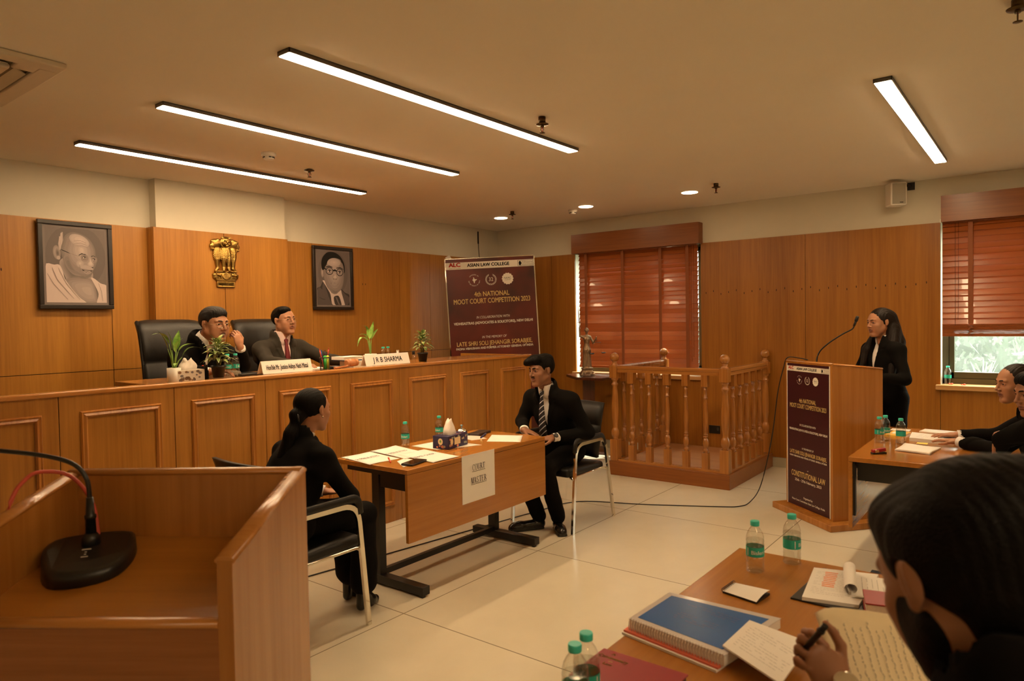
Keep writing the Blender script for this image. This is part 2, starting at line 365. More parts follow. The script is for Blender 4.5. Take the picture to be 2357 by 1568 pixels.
# ---------------------------------------------------------------- ceiling fittings
m_led = emit('led_diffuser', LAMP, STRIP); m_alus = mat('grey_aluminium', (.16, .15, .14), .35, .8)
def strip(x0, x1, y, label):
    L_ = (x1-x0)/2; root = thing('ceiling_light', label, 'light', ((x0+x1)/2, y, ZC), 0, 'linear ceiling lights')
    MB().b2((-L_, -.045, -.022), (-L_+.004, .045, 0)).b2((L_-.004, -.045, -.022), (L_, .045, 0)).b2((-L_, -.045, -.022), (L_, -.040, 0)).b2((-L_, .040, -.022), (L_, .045, 0)).b2((-L_, -.045, -.004), (L_, .045, 0)).build('housing', m_alus, root)
    MB().b2((-L_+.004, -.040, -.025), (L_-.004, .040, -.014), .003).build('diffuser', m_led, root)
strip(1.89, 4.31, 2.735, 'longest looking linear ceiling light, nearest the middle of the ceiling')
strip(1.89, 4.32, 3.90, 'linear ceiling light, middle one of the three on the left')
strip(1.92, 4.36, 5.10, 'linear ceiling light nearest the judges, above the emblem wall')
strip(4.11, 6.60, .692, 'linear ceiling light above the speaker podium at the right')
strip(-.5, 1.8, -1.25, 'linear ceiling light behind the viewer over the front seats')
m_spot = emit('downlight_glow', LAMP, 45)
for i, (x, y, lb) in enumerate(((6.555, 5.20, 'round recessed downlight nearest the corner'), (6.55, 4.007, 'round recessed downlight beside the smoke detector, middle of three'), (6.54, 2.805, 'round recessed downlight, rightmost of the row of three'))):
    root = thing('downlight', lb, 'light', (x, y, ZC), 0, 'recessed downlights')
    MB().lathe([(.082, -.004), (.088, -.001), (.088, 0)], 28, cap=False).lathe([(.082, -.004), (.076, -.002)], 28, cap=False).build('trim_ring', m_white, root)
    MB().lathe([(.0765, -.006), (.07, -.007), (.001, -.007)], 28, cap=True).build('lamp_disc', m_spot, root)
m_brs = mat('aged_brass', (.10, .065, .03), .35, .9); m_bulb = mat('red_bulb', (.5, .03, .02), .1)
def sprinkler(x, y, lb, s=1.0, drop=.03):
    root = thing('fire_sprinkler', lb, 'sprinkler', (x, y, ZC), 0, 'fire sprinklers'); d = drop
    MB().cyl((0, 0, 0), (0, 0, -d), .022).lathe([(.012, -d+.004), (.040, -d-.004), (.038, -d-.008), (.012, -d-.012)], 24).build('escutcheon', m_brs, root)
    k = MB().cyl((0, 0, -d-.008), (0, 0, -d-.022), .011)
    for q in (-1, 1): k.tube([(q*.009, 0, -d-.02), (q*.014, 0, -d-.034), (q*.011, 0, -d-.048), (0, 0, -d-.056)], .0028, 8)
    k.build('frame', m_brs, root)
    k = MB().cyl((0, 0, -d-.022), (0, 0, -d-.05), .0028); k.build('bulb', m_bulb, root)
    k = MB().lathe([(.004, -d-.054), (.017, -d-.056), (.017, -d-.058), (.004, -d-.059)], 16); k.build('deflector', m_brs, root)
sprinkler(3.51, 2.45, 'brass fire sprinkler in the middle of the ceiling, right of the longest light', 1, .04)
sprinkler(3.455, 4.69, 'brass fire sprinkler between two lights near the smoke detector', 1, .004)
sprinkler(6.26, 4.80, 'brass fire sprinkler above the banner')
sprinkler(6.29, 2.44, 'brass fire sprinkler above the witness stand')
sprinkler(3.46, .10, 'brass fire sprinkler at the top right corner of the view', 1, .03)
def detector(x, y, lb):
    root = thing('smoke_detector', lb, 'smoke detector', (x, y, ZC), .6, 'smoke detectors')
    MB().lathe([(.052, 0), (.052, -.018), (.047, -.024), (.047, -.026)], 28).lathe([(.040, -.026), (.036, -.043), (.028, -.048), (.001, -.048)], 28, cap=False).build('body', m_white, root)
    k = MB()
    for i in range(10):
        a = 2*PI*i/10
        if i % 5 != 0: k.box((math.cos(a)*.0385, math.sin(a)*.0385, -.034), (.002, .009, .004), RZ(a))
    k.build('vents', m_black, root)
detector(2.935, 4.455, 'white round smoke detector between the two left lights')
detector(6.665, 4.25, 'white round smoke detector near the corner downlights')
def cassette():
    root = thing('air_conditioner', 'white ceiling cassette air conditioner at the top left', 'air conditioner', (.90, 4.09, ZC), 0)
    m_off = mat('aged_white_plastic', (.62, .54, .42), .4)
    k = MB(); h = .445
    for s_ in (-1, 1):
        k.b2((-h, s_*.40-.045, -.028), (h, s_*.40+.045, -.0005), .008); k.b2((s_*.40-.045, -.36, -.028), (s_*.40+.045, .36, -.0005), .008)
    for a in (-1, 1):
        for b_ in (-1, 1): k.b2((a*.32-.05, b_*.32-.05, -.026), (a*.32+.05, b_*.32+.05, -.002), .006)
    k.build('outer_panel', m_off, root)
    MB().b2((-.27, -.27, -.030), (.27, .27, -.004), .01).build('intake_grille', m_off, root)
    MB().b2((-.36, -.36, -.010), (.36, .36, -.001)).build('duct', m_black, root)
    for i in range(4):
        R = RZ(i*PI/2); MB().box(R @ Vector((.315, 0, -.018)), (.028, .24, .002), R @ Matrix.Rotation(.5, 3, 'Y')).build('louver', m_off, root)
    k = MB()
    for i in range(14): k.b2((-.24, -.20+i*.03, -.032), (.24, -.195+i*.03, -.030))
    k.build('grille_slots', m_black, root)
cassette()
def wall_speaker():
    root = thing('wall_speaker', 'cream loudspeaker bracketed high on the right wall', 'loudspeaker', (7.30, 1.13, 2.58), 0)
    R = RZ(math.radians(30)); c = Vector((7.30, 1.12, 2.69))
    MB().box(c, (.07, .07, .105), R, .012, 3).build('cabinet', m_white, root, True)
    MB().box(c + R @ Vector((-.071, 0, 0)), (.003, .058, .093), R, .002).build('grille', mat('cream_mesh', (.42, .38, .30), .7, bump=.6, bscale=900), root, True)
    MB().box(c + R @ Vector((-.0745, -.02, -.08)), (.001, .015, .003), R).build('badge', m_ink, root, True)
    MB().tube([c + Vector((.03, 0, .09)), (7.40, 1.05, 2.78), (XR-.001, 1.02, 2.79)], .012, 8).box((XR-.006, 1.02, 2.78), (.005, .03, .035)).build('bracket', m_black, root, True)
wall_speaker()
# ---------------------------------------------------------------- venetian blinds
ms, N, L, b = nt('blind_slat'); tc = N.new('ShaderNodeTexCoord')
b.inputs['Base Color'].default_value = (.34, .095, .022, 1); b.inputs['Roughness'].default_value = .28; b.inputs['Coat Weight'].default_value = .3
tl = N.new('ShaderNodeBsdfTranslucent'); tl.inputs[0].default_value = (.75, .22, .05, 1); mx = N.new('ShaderNodeMixShader'); mx.inputs[0].default_value = .14
L.new(b.outputs[0], mx.inputs[1]); L.new(tl.outputs[0], mx.inputs[2]); L.new(mx.outputs[0], N['Material Output'].inputs[0])
m_tape = mat('blind_tape', (.26, .075, .02), .7)
def blind(y0, y1, zb, stack, lb, tapes):
    X = XR-.035; root = thing('window_blind', lb, 'blind', (X, (y0+y1)/2, 2.41))
    k = MB(); z = 2.40; zt = zb+.05+stack; n = 0
    while z > zt:
        R = Matrix.Rotation(math.radians(-68+3*math.sin(n*1.7)), 3, 'Y')
        k.box((X, (y0+y1)/2, z), (.031, (y1-y0)/2, .0015), R); z -= .052; n += 1
    i = 0
    while i*.006 < stack: k.box((X, (y0+y1)/2, zb+.026+i*.006), (.028, (y1-y0)/2, .0024), Matrix.Rotation(.03*math.sin(i*3), 3, 'Y')); i += 1
    k.build('slats', ms, root, True)
    MB().b2((X-.028, y0, zb), (X+.028, y1, zb+.024), .004).build('bottom_rail', ms, root, True)
    MB().b2((X-.03, y0, 2.40), (X+.03, y1, 2.45)).build('head_rail', ms, root, True)
    for ty in tapes:
        t_ = MB().b2((X-.034, ty-.018, zb+.03+stack), (X-.0325, ty+.018, 2.42))
        if stack: 
            for q in range(5): t_.box((X-.036, ty+.004*(-1)**q, zb+.02+q*stack/4.5), (.007, .018, .007), Matrix.Rotation(.4*(-1)**q, 3, 'X'), .002)
        t_.build('ladder_tape', m_tape, root, True)
    cy = y1-.10 if y1 < 2 else y0+.06
    MB().tube([(X-.04, cy, 2.4), (X-.042, cy, zb+.1)], .0015, 6).tube([(X-.04, cy-.025, 2.4), (X-.042, cy-.022, zb+.15)], .0015, 6).build('pull_cord', m_dark, root, True)
blind(3.105, 4.665, .995, 0, 'reddish wooden venetian blind closed behind the witness stand', (4.55, 3.92+.12, 3.55, 3.22))
blind(-.85, .765, 1.375, .085, 'reddish wooden venetian blind half raised at the right window', (.55, -.1, -.7))
# ================================================================ JUDGES' BENCH AND PLATFORM
def bench():
    struct('platform', MB().b2((1.95, 4.80, 0), (5.60, YB-.02, .485), .004), m_wallx) 
    root = thing('judges_bench', 'long panelled teak judges bench across the back of the courtroom', 'bench', (2.6, 4.15, 0))
    xs = [-1.8+.6125*0]; e = [-.94+.612*i for i in range(12)]
    edges = [-1.88, -1.55, -.94, -.33, .27, .84, 1.427, 2.04, 2.65, 3.262, 3.86, 4.483, 5.06, 5.655]
    for a, b_ in zip(edges[:-1], edges[1:]):
        k = MB().b2((a+.002, 4.135, .0), (b_-.002, 4.155, 1.225), .001)
        p = k.build('front_panel', m_bench, root, True)
        if b_-a < .5: continue
        k = MB(); m = .11; x0, x1, z0, z1 = a+m-.01, b_-m+.03, .135, 1.135
        pr = [(0, 0), (.035, 0), (.035, -.008), (.026, -.018), (.014, -.012), (.006, -.016), (0, -.006)]
        loop = [((x0, z0), (1, 1)), ((x1, z0), (-1, 1)), ((x1, z1), (-1, -1)), ((x0, z1), (1, -1))]
        rings = [[k.b.verts.new((c[0]+q[0]*s_[0], 4.135+q[1], c[1]+q[0]*s_[1])) for q in pr] for c, s_ in loop]
        for i in range(4):
            A, B = rings[i], rings[(i+1) % 4]
            for j in range(len(pr)): k._f([A[j], A[(j+1) % len(pr)], B[(j+1) % len(pr)], B[j]], False)
        k.build('panel_moulding', m_mould, p, True)
    MB().b2((-1.88, 4.122, 1.222), (5.66, 4.20, 1.249), .008, 3).build('top_rail', m_lip, root, True)
    MB().b2((-1.88, 4.150, 0), (5.655, 4.157, 1.22)).build('groove_backing', m_groove, root, True)
    MB().b2((5.63, 4.157, 0), (5.655, 5.06, 1.245), .003).build('side_panel', m_bench, root, True)
    MB().b2((1.985, 4.20, 1.205), (5.63, 4.80, 1.235), .004).build('desktop', m_table, root, True)
    MB().b2((1.985, 4.157, .1), (2.01, 4.78, 1.205)).b2((3.80, 4.157, .1), (3.825, 4.78, 1.205)).build('desk_support', m_bench, root, True)
bench()
# ---------------------------------------------------------------- portraits (flat prints in frames)
def shape(k, pts, y, mi, ox, oz, s):
    k.mi = mi; k.poly([(ox+p[0]*s, y, oz+p[1]*s) for p in pts])
def ell2(cx, cy, rx, ry, n=28, a0=0, rot=0):
    c, s_ = math.cos(rot), math.sin(rot)
    return [(cx+rx*math.cos(t)*c-ry*math.sin(t)*s_, cy+rx*math.cos(t)*s_+ry*math.sin(t)*c) for t in [a0+2*PI*i/n for i in range(n)]]
def smooth_poly(pts, n=6):
    out = []; m = len(pts)
    for i in range(m):
        p0, p1, p2, p3 = [pts[(i+j-1) % m] for j in range(4)]
        for q in range(n):
            t = q/n; out.append(tuple(.5*((2*p1[k])+(-p0[k]+p2[k])*t+(2*p0[k]-5*p1[k]+4*p2[k]-p3[k])*t*t+(-p0[k]+3*p1[k]-3*p2[k]+p3[k])*t**3) for k in (0, 1)))
    return out
NT = 26
def ton(t): return tuple(.006+(c-.006)*t**2.1 for c in (.64, .52, .49))
TON = [mat('print_tone_%d' % i, ton(i/(NT-1)), .45, spec=.3) for i in range(NT)]
OLD = {0: .52, 1: .40, 2: .60, 3: .72, 4: .82, 5: .95, 6: .28, 7: .06, 8: .55, 9: .66}
def blob(pts, ctr, t0, t1, n=8, k=.12):
    # nested shrinking outlines step from one printed tone to another
    out = []
    for i in range(n):
        f = i/(n-1); g = 1-f*(1-k); out.append((('t', t0+(t1-t0)*f), [(ctr[0]+(p[0]-ctr[0])*g, ctr[1]+(p[1]-ctr[1])*g) for p in pts]))
    return out
def band(pts, w_):
    out, n = [], len(pts)
    up, dn = [], []
    for i, p in enumerate(pts):
        a, b_ = pts[max(0, i-1)], pts[min(n-1, i+1)]; dx, dy = b_[0]-a[0], b_[1]-a[1]; l = math.hypot(dx, dy) or 1
        ww = w_*(.35+.65*math.sin(PI*(i+.5)/n)); up.append((p[0]-dy/l*ww, p[1]+dx/l*ww)); dn.append((p[0]+dy/l*ww, p[1]-dx/l*ww))
    return up+dn[::-1]
def portrait(name, x0, x1, z0, z1, y, lb, layers):
    root = thing(name, lb, 'picture', ((x0+x1)/2, y, (z0+z1)/2), 0, 'framed portraits on the teak wall')
    t = .032; k = MB()
    for a, b_ in (((x0, z0), (x1, z0+t)), ((x0, z1-t), (x1, z1)), ((x0, z0+t), (x0+t, z1-t)), ((x1-t, z0+t), (x1, z1-t))): k.b2((a[0], y-.022, a[1]), (b_[0], y+.008, b_[1]), .004)
    k.build('frame', m_frame, root, True)
    W_ = x1-x0-2*t; Hh = z1-z0-2*t
    k = MB(); ox, oz = x0+t, z0+t; k.mi = 14; k.b2((ox-.002, y-.006, oz-.002), (x1-t+.002, y+.006, z1-t+.002))
    m_ = .018; k.mi = 13; d = y-.0065; k.poly([(ox+m_, d, oz+m_), (ox+W_-m_, d, oz+m_), (ox+W_-m_, d, oz+Hh-m_), (ox+m_, d, oz+Hh-m_)])
    n = 0; u0, v0, uw, vh = ox+m_, oz+m_, W_-2*m_, Hh-2*m_
    for mi, pts in layers:
        n += 1; k.mi = int(round((mi[1] if isinstance(mi, tuple) else OLD[mi])*(NT-1))); k.poly([(u0+min(1, max(0, p[0]))*uw, d-.00003*n, v0+min(1, max(0, p[1]))*vh) for p in pts])
    k.build('print', TON, root, True, keep=True)
S = smooth_poly
HD = S([(.28, .80), (.33, .90), (.45, .95), (.60, .93), (.74, .86), (.82, .74), (.83, .62), (.84, .55), (.82, .50), (.78, .44), (.74, .37), (.66, .33), (.54, .34), (.42, .40), (.33, .48), (.28, .58), (.25, .70)])
gl = [(0, [(0, 0), (1, 0), (1, 1), (0, 1)])] + blob(ell2(.5, .62, .5, .44), (.45, .6), .50, .40, 6) + blob(S([(.22, .52), (.30, .36), (.40, .22), (.60, .24), (.76, .32), (.74, .46), (.5, .6), (.3, .6)]), (.42, .46), .70, .50, 7, .3) + blob(S([(.30, .30), (.62, .34), (.78, .28), (.84, .02), (.80, -.02), (.62, -.02), (.40, .10)]), (.70, .16), .66, .80, 6, .3) + [
      (5, S([(-.02, .47), (.14, .50), (.22, .50), (.27, .42), (.30, .32), (.40, .20), (.52, .08), (.62, -.02), (-.02, -.02)], 4)), (5, S([(.74, .34), (.80, .33), (.90, .27), (1.02, .22), (1.02, -.02), (.83, -.02), (.86, .12), (.80, .24)], 4))]
gl += blob(ell2(.185, .665, .062, .095, rot=.15), (.19, .67), .62, .78, 4, .5) + blob(ell2(.195, .66, .034, .060, rot=.15), (.20, .65), .62, .50, 3, .4) + [(4, ell2(.21, .595, .030, .026))]
for q in range(9):
    bx0 = .235+.006*q; gl.append((('t', .80+.02*(q % 4)), band([(bx0, .70+.008*q), (bx0-.012+.004*(q % 3), .78+.01*q), (bx0-.004*(q % 4), .845+.012*q)], .013)))
gl += blob(HD, (.60, .72), .58, .86, 12, .10) + blob(ell2(.56, .84, .17, .08, rot=-.25), (.58, .85), .80, .92, 6, .2) + blob(S([(.29, .60), (.36, .64), (.42, .52), (.50, .40), (.58, .36), (.44, .38), (.34, .47)]), (.38, .50), .62, .56, 5, .3)
gl += blob(ell2(.56, .53, .065, .05), (.56, .535), .76, .88, 5, .2) + blob(ell2(.635, .612, .060, .045), (.635, .62), .66, .54, 5, .3) + blob(ell2(.80, .592, .048, .042), (.80, .60), .66, .54, 5, .3) + [
      (6, band([(.54, .640), (.59, .665), (.66, .655)], .008)), (6, band([(.75, .635), (.79, .645), (.83, .630)], .007)), (5, ell2(.637, .612, .026, .010)), (5, ell2(.797, .592, .022, .009)), (7, ell2(.642, .613, .010, .010)), (7, ell2(.802, .593, .009, .009)), (6, band([(.605, .618), (.637, .628), (.668, .615)], .005)), (6, band([(.772, .600), (.797, .606), (.822, .595)], .005))]
gl += blob(S([(.715, .64), (.745, .62), (.785, .56), (.79, .51), (.75, .48), (.69, .49), (.67, .53), (.71, .58)]), (.74, .545), .72, .93, 7, .2) + [(2, band([(.67, .50), (.70, .485), (.725, .492)], .007)), (6, ell2(.765, .484, .016, .006)),
      (4, S([(.56, .475), (.62, .51), (.69, .505), (.76, .478), (.78, .455), (.72, .452), (.62, .462)])), (6, band([(.59, .448), (.66, .424), (.755, .438)], .009)), (5, band([(.625, .434), (.68, .422), (.73, .432)], .004)), (3, S([(.61, .43), (.68, .405), (.74, .425), (.73, .405), (.67, .388), (.62, .41)])), (2, band([(.58, .375), (.66, .345), (.74, .36)], .006)),
      (2, band([(.545, .51), (.56, .46), (.555, .41)], .004)), (9, band([(.46, .83), (.57, .845), (.67, .815)], .003)), (9, band([(.47, .795), (.58, .81), (.68, .785)], .003)), (9, band([(.50, .765), (.60, .775), (.69, .755)], .003)),
      (7, band([(.255, .705), (.30, .69), (.40, .66)], .005)), (9, band([(.38, .668), (.48, .64), (.575, .622)], .0035)), (3, band([(.02, .38), (.12, .24), (.34, .04)], .006)), (3, band([(.10, .46), (.18, .30), (.44, .05)], .005)), (4, band([(.20, .46), (.32, .26), (.54, .04)], .006)), (3, band([(.86, .27), (.91, .16), (.93, .02)], .005))]
for cx, cy, rx in ((.635, .612, .062), (.80, .592, .052)):
    o_, i_ = ell2(cx, cy, rx, .055), ell2(cx, cy, rx-.006, .050)
    for q in range(28): gl.append((2, [o_[q], o_[(q+1) % 28], i_[(q+1) % 28], i_[q]]))
portrait('framed_portrait', 1.95, 2.47, 1.735, 2.405, YB-.045, 'black framed sepia portrait of a bald elderly man in round glasses and white shawl', gl)
HA = S([(.20, .76), (.24, .86), (.40, .93), (.60, .92), (.76, .84), (.83, .72), (.835, .60), (.82, .44), (.74, .30), (.60, .23), (.44, .24), (.30, .34), (.22, .48), (.19, .62)])
al = [(0, [(0, 0), (1, 0), (1, 1), (0, 1)])] + blob(ell2(.5, .60, .46, .42), (.5, .6), .50, .44, 5) + [
      (6, S([(-.02, .28), (.10, .34), (.20, .44), (.34, .34), (.5, .2), (.72, .30), (.86, .24), (1.02, .18), (1.02, -.02), (-.02, -.02)], 4)), (1, S([(.0, .26), (.10, .32), (.20, .20), (.30, .0), (.0, -.02)], 3)),
      (5, S([(.19, .46), (.28, .34), (.4, .20), (.48, -.02), (.84, -.02), (.80, .20), (.70, .30)], 4)),
      (1, S([(.02, .17), (.14, .26), (.20, .42), (.34, .16), (.46, -.02), (.34, -.02), (.12, .10)], 3)), (1, S([(.74, .28), (.88, .20), (.99, .15), (.99, .06), (.88, -.02), (.82, .08)], 3)), (6, band([(.06, .14), (.16, .11), (.24, .10)], .006)),
      (6, S([(.50, .14), (.60, .18), (.68, .15), (.74, -.02), (.56, -.02)], 3)), (0, band([(.56, .16), (.62, .08), (.66, .0)], .016)), (2, band([(.60, .14), (.63, .06), (.70, .0)], .006))]
al += blob(ell2(.17, .60, .045, .09), (.175, .61), .66, .78, 4, .4) + blob(HA, (.56, .62), .60, .86, 12, .08) + blob(S([(.34, .34), (.48, .26), (.66, .27), (.74, .33), (.60, .215), (.44, .225)]), (.56, .26), .62, .54, 5, .3) + blob(ell2(.52, .80, .22, .08), (.54, .80), .80, .92, 6, .2) + [
      (7, S([(.165, .655), (.14, .76), (.17, .86), (.25, .935), (.36, .985), (.54, .99), (.70, .94), (.80, .86), (.865, .75), (.865, .62), (.84, .63), (.83, .72), (.795, .79), (.76, .815), (.72, .86), (.56, .885), (.42, .865), (.34, .82), (.30, .75), (.255, .71), (.215, .655)]))]
al += blob(ell2(.385, .635, .105, .062), (.385, .635), .74, .60, 5, .3) + blob(ell2(.70, .62, .100, .060), (.70, .62), .74, .60, 5, .3) + [
      (6, band([(.28, .705), (.38, .725), (.48, .705)], .012)), (6, band([(.60, .695), (.72, .71), (.82, .675)], .012)), (5, ell2(.385, .632, .055, .019)), (5, ell2(.70, .617, .050, .018)), (7, ell2(.390, .634, .021, .021)), (7, ell2(.705, .619, .020, .020)), (6, band([(.33, .642), (.385, .656), (.44, .642)], .008)), (6, band([(.65, .628), (.70, .641), (.75, .626)], .008))]
al += blob(S([(.52, .64), (.57, .62), (.62, .54), (.62, .50), (.54, .48), (.47, .50), (.48, .55), (.53, .58)]), (.56, .53), .74, .93, 7, .2) + [(6, ell2(.51, .492, .014, .006)), (6, ell2(.585, .490, .014, .006)), (1, band([(.42, .405), (.53, .412), (.64, .40)], .010)), (3, S([(.43, .40), (.48, .425), (.54, .415), (.60, .424), (.64, .40), (.54, .395)])), (3, S([(.45, .395), (.53, .36), (.61, .39), (.54, .398)])), (3, band([(.46, .335), (.54, .32), (.62, .335)], .006)), (3, band([(.40, .50), (.39, .45), (.37, .41)], .004)), (3, band([(.69, .49), (.70, .45), (.71, .41)], .004))]
for cx, cy, rx in ((.385, .635, .115), (.70, .62, .108)):
    o_, i_ = ell2(cx, cy, rx, .072), ell2(cx, cy, rx-.018, .059)
    for q in range(28): al.append((7, [o_[q], o_[(q+1) % 28], i_[(q+1) % 28], i_[q]]))
al += [(7, band([(.49, .645), (.55, .655), (.60, .64)], .018)), (7, band([(.17, .69), (.22, .685), (.28, .66)], .014))]
portrait('framed_portrait', 4.39, 4.905, 1.735, 2.395, YB-.045, 'black framed sepia portrait of a man in thick dark glasses, suit and tie', al)
# ================================================================ COURT TABLES (steel T legs, modesty panel)
def court_table(x0, x1, y0, y1, flip, lb):
    """panel at y0 (flip=False) or at y1 (flip=True)"""
    root = thing('court_table', lb, 'table', ((x0+x1)/2, (y0+y1)/2, 0), 0, 'teak laminate courtroom tables')
    MB().b2((x0, y0, .722), (x1, y1, .75), .003).build('tabletop', m_table, root, True)
    yp, s_ = (y1-.022, -1) if flip else (y0, 1)
    MB().b2((x0, yp, .33), (x1, yp+.022, .7205), .002).build('modesty_panel', m_table, root, True)
    yi = yp-.012 if flip else yp+.022; ym = (y0+y1)/2
    for x in (x0+.10, x1-.16):
        k = MB(); k.b2((x-.025, ym+.04-.03, .05), (x+.025, ym+.04+.03, .70)); k.b2((x-.03, y0+.03, .675), (x+.03, y1-.03, .7215))
        k.b2((x-.03, y0-.03, .012), (x+.03, y1-.10, .062), .003); k.b2((x-.024, y0-.024, 0), (x-.0, y0+.0, .012)).b2((x-.024, y1-.14, 0), (x-.0, y1-.116, .012))
        k.prism([(x-.024, ym+.01, .675), (x-.024, ym-.02+.03*0, .60), (x-.024, y0+.04 if not flip else y1-.04, .675)], (.048, 0, 0)) if False else None
        k.b2((x-.02, min(ym, yi), .60), (x+.02, max(ym, yi), .675))
        k.build('steel_leg', m_metalb, root, True)
    MB().b2((x0+.10, ym+.02, .05), (x1-.16, ym+.05, .085)).build('floor_bar', m_metalb, root, True)
    k = MB()
    for x in (x0+.02, x1-.05): k.b2((x, min(yi, yi+.012), .40), (x+.03, max(yi, yi+.012), .72))
    k.b2((x0+.02, min(yi, yi+.012), .70), (x1-.02, max(yi, yi+.012), .72)).build('panel_bracket', m_metalb, root, True)
    return root
court_table(2.715, 4.07, 2.86, 3.50, False, 'court master table with white sign on its front, in the middle of the room')
court_table(4.42, 5.775, .29, .93, True, 'table beside the speaker podium at the right, edge-on to the viewer')
court_table(.86, 2.46, .23, .88, True, 'near table at the bottom right with books, papers and bottles')
# ================================================================ LECTERNS (two alike, one near, one far)
def lectern(fl, fr, lb, far):
    fl, fr = Vector((*fl, 0)), Vector((*fr, 0)); u = (fr-fl).normalized(); d = Vector((-u.y, u.x, 0)); tv = Vector((.77, -.64, 0)) if far else Vector((-.8, -.58, 0))
    if d.dot(tv) < 0: d = -d
    D = (.43 if far else .42); wd = (fr-fl).length
    # local frame: x along front, y towards the speaker
    back = d if far else d
    root = thing('lectern', lb, 'lectern', fl, math.atan2(u.y, u.x), 'teak lecterns'); sgn = 1 if (RZ(root.rotation_euler.z) @ Vector((0, 1, 0))).dot(back) > 0 else -1
    def Y(v): return sgn*v
    zt, zn = 1.222, (1.137 if not far else 1.178)
    def side(x):
        k = MB(); ps = [(x, Y(0), .05), (x, Y(0), zt), (x, Y(D), zn), (x, Y(D), .05)]; k.prism(ps, (.03, 0, 0)); return k
    for x in (0, wd-.03):
        p = side(x).build('side_panel', m_lect, root)
        k = MB(); a, b_ = Vector((x+.015, Y(.004), zt-.001)), Vector((x+.015, Y(D), zn-.001)); k.tube([a, b_], .021, 12, flat=(.95, .45)); k.build('edge_band', m_lip, p)
    k = MB().b2((.03, min(Y(0), Y(.028)), .05), (wd-.03, max(Y(0), Y(.028)), zt-.002)); p = k.build('front_panel', m_lect, root)
    MB().tube([(0.005, Y(.014), zt-.001), (wd-.005, Y(.014), zt-.001)], .020, 12, flat=(.45, .95) if 0 else (.95, .45)).build('edge_band', m_lip, p)
    ys, zs, ze = .028, 1.06, .995
    k = MB().prism([(.03, Y(.028), 1.062), (.03, Y(D-.02), .995), (.03, Y(D-.02), .975), (.03, Y(.028), 1.042)], (wd-.06, 0, 0)); k.build('reading_shelf', m_lectf, root)
    k = MB().b2((.03, min(Y(D-.022), Y(D)), .72), (wd-.03, max(Y(D-.022), Y(D)), 1.012)); p = k.build('near_panel', wood('near_veneer', (.22, .075, .018), (.36, .135, .038), 0, .25, .4), root)
    MB().tube([(.03, Y(D-.011), 1.013), (wd-.03, Y(D-.011), 1.013)], .018, 12, flat=(.95, .5)).build('edge_band', m_lip, p)
    MB().b2((-.08, min(Y(-.08), Y(D+.04)), 0), (wd+.08, max(Y(-.08), Y(D+.04)), .05), .004).build('plinth', m_lect, root)
    return root, u, d, wd
lecA = lectern((.70, 1.95), (1.045, 1.465), 'near teak lectern at the bottom left holding a desk microphone', False)
lecB = lectern((5.86, 1.70), (5.49, 1.26), 'teak speaker podium on the right with a maroon banner on its front', True)
# ================================================================ WITNESS STAND
def turned(c, zb, zt, r, n=20):
    """turned baluster from zb to zt: square blocks at both ends, vase in between"""
    H = zt-zb; k = MB(); c = Vector(c); b0, b1 = zb+.175*H, zt-.125*H; h = b1-b0
    k.b2((c.x-r, c.y-r, zb), (c.x+r, c.y+r, b0), .002); k.b2((c.x-r, c.y-r, b1), (c.x+r, c.y+r, zt), .002)
    pr = [(.80, 0), (.55, .01), (.85, .03), (.85, .045), (.55, .06), (.62, .075), (.95, .11), (1.02, .145), (.92, .18), (.62, .215), (.50, .225), (.74, .235), (.74, .25), (.55, .258), (.74, .266), (.74, .28), (.55, .29), (.62, .33), (.80, .42), (.90, .52), (.82, .62), (.62, .74), (.50, .80), (.50, .815), (.72, .825), (.72, .84), (.46, .85), (.50, .93), (.66, .95), (.66, .965), (.45, .975), (.70, 1.0)]
    k.lathe([(r*a, b0+h*b_) for a, b_ in pr], n, (c.x, c.y, 0)); return k
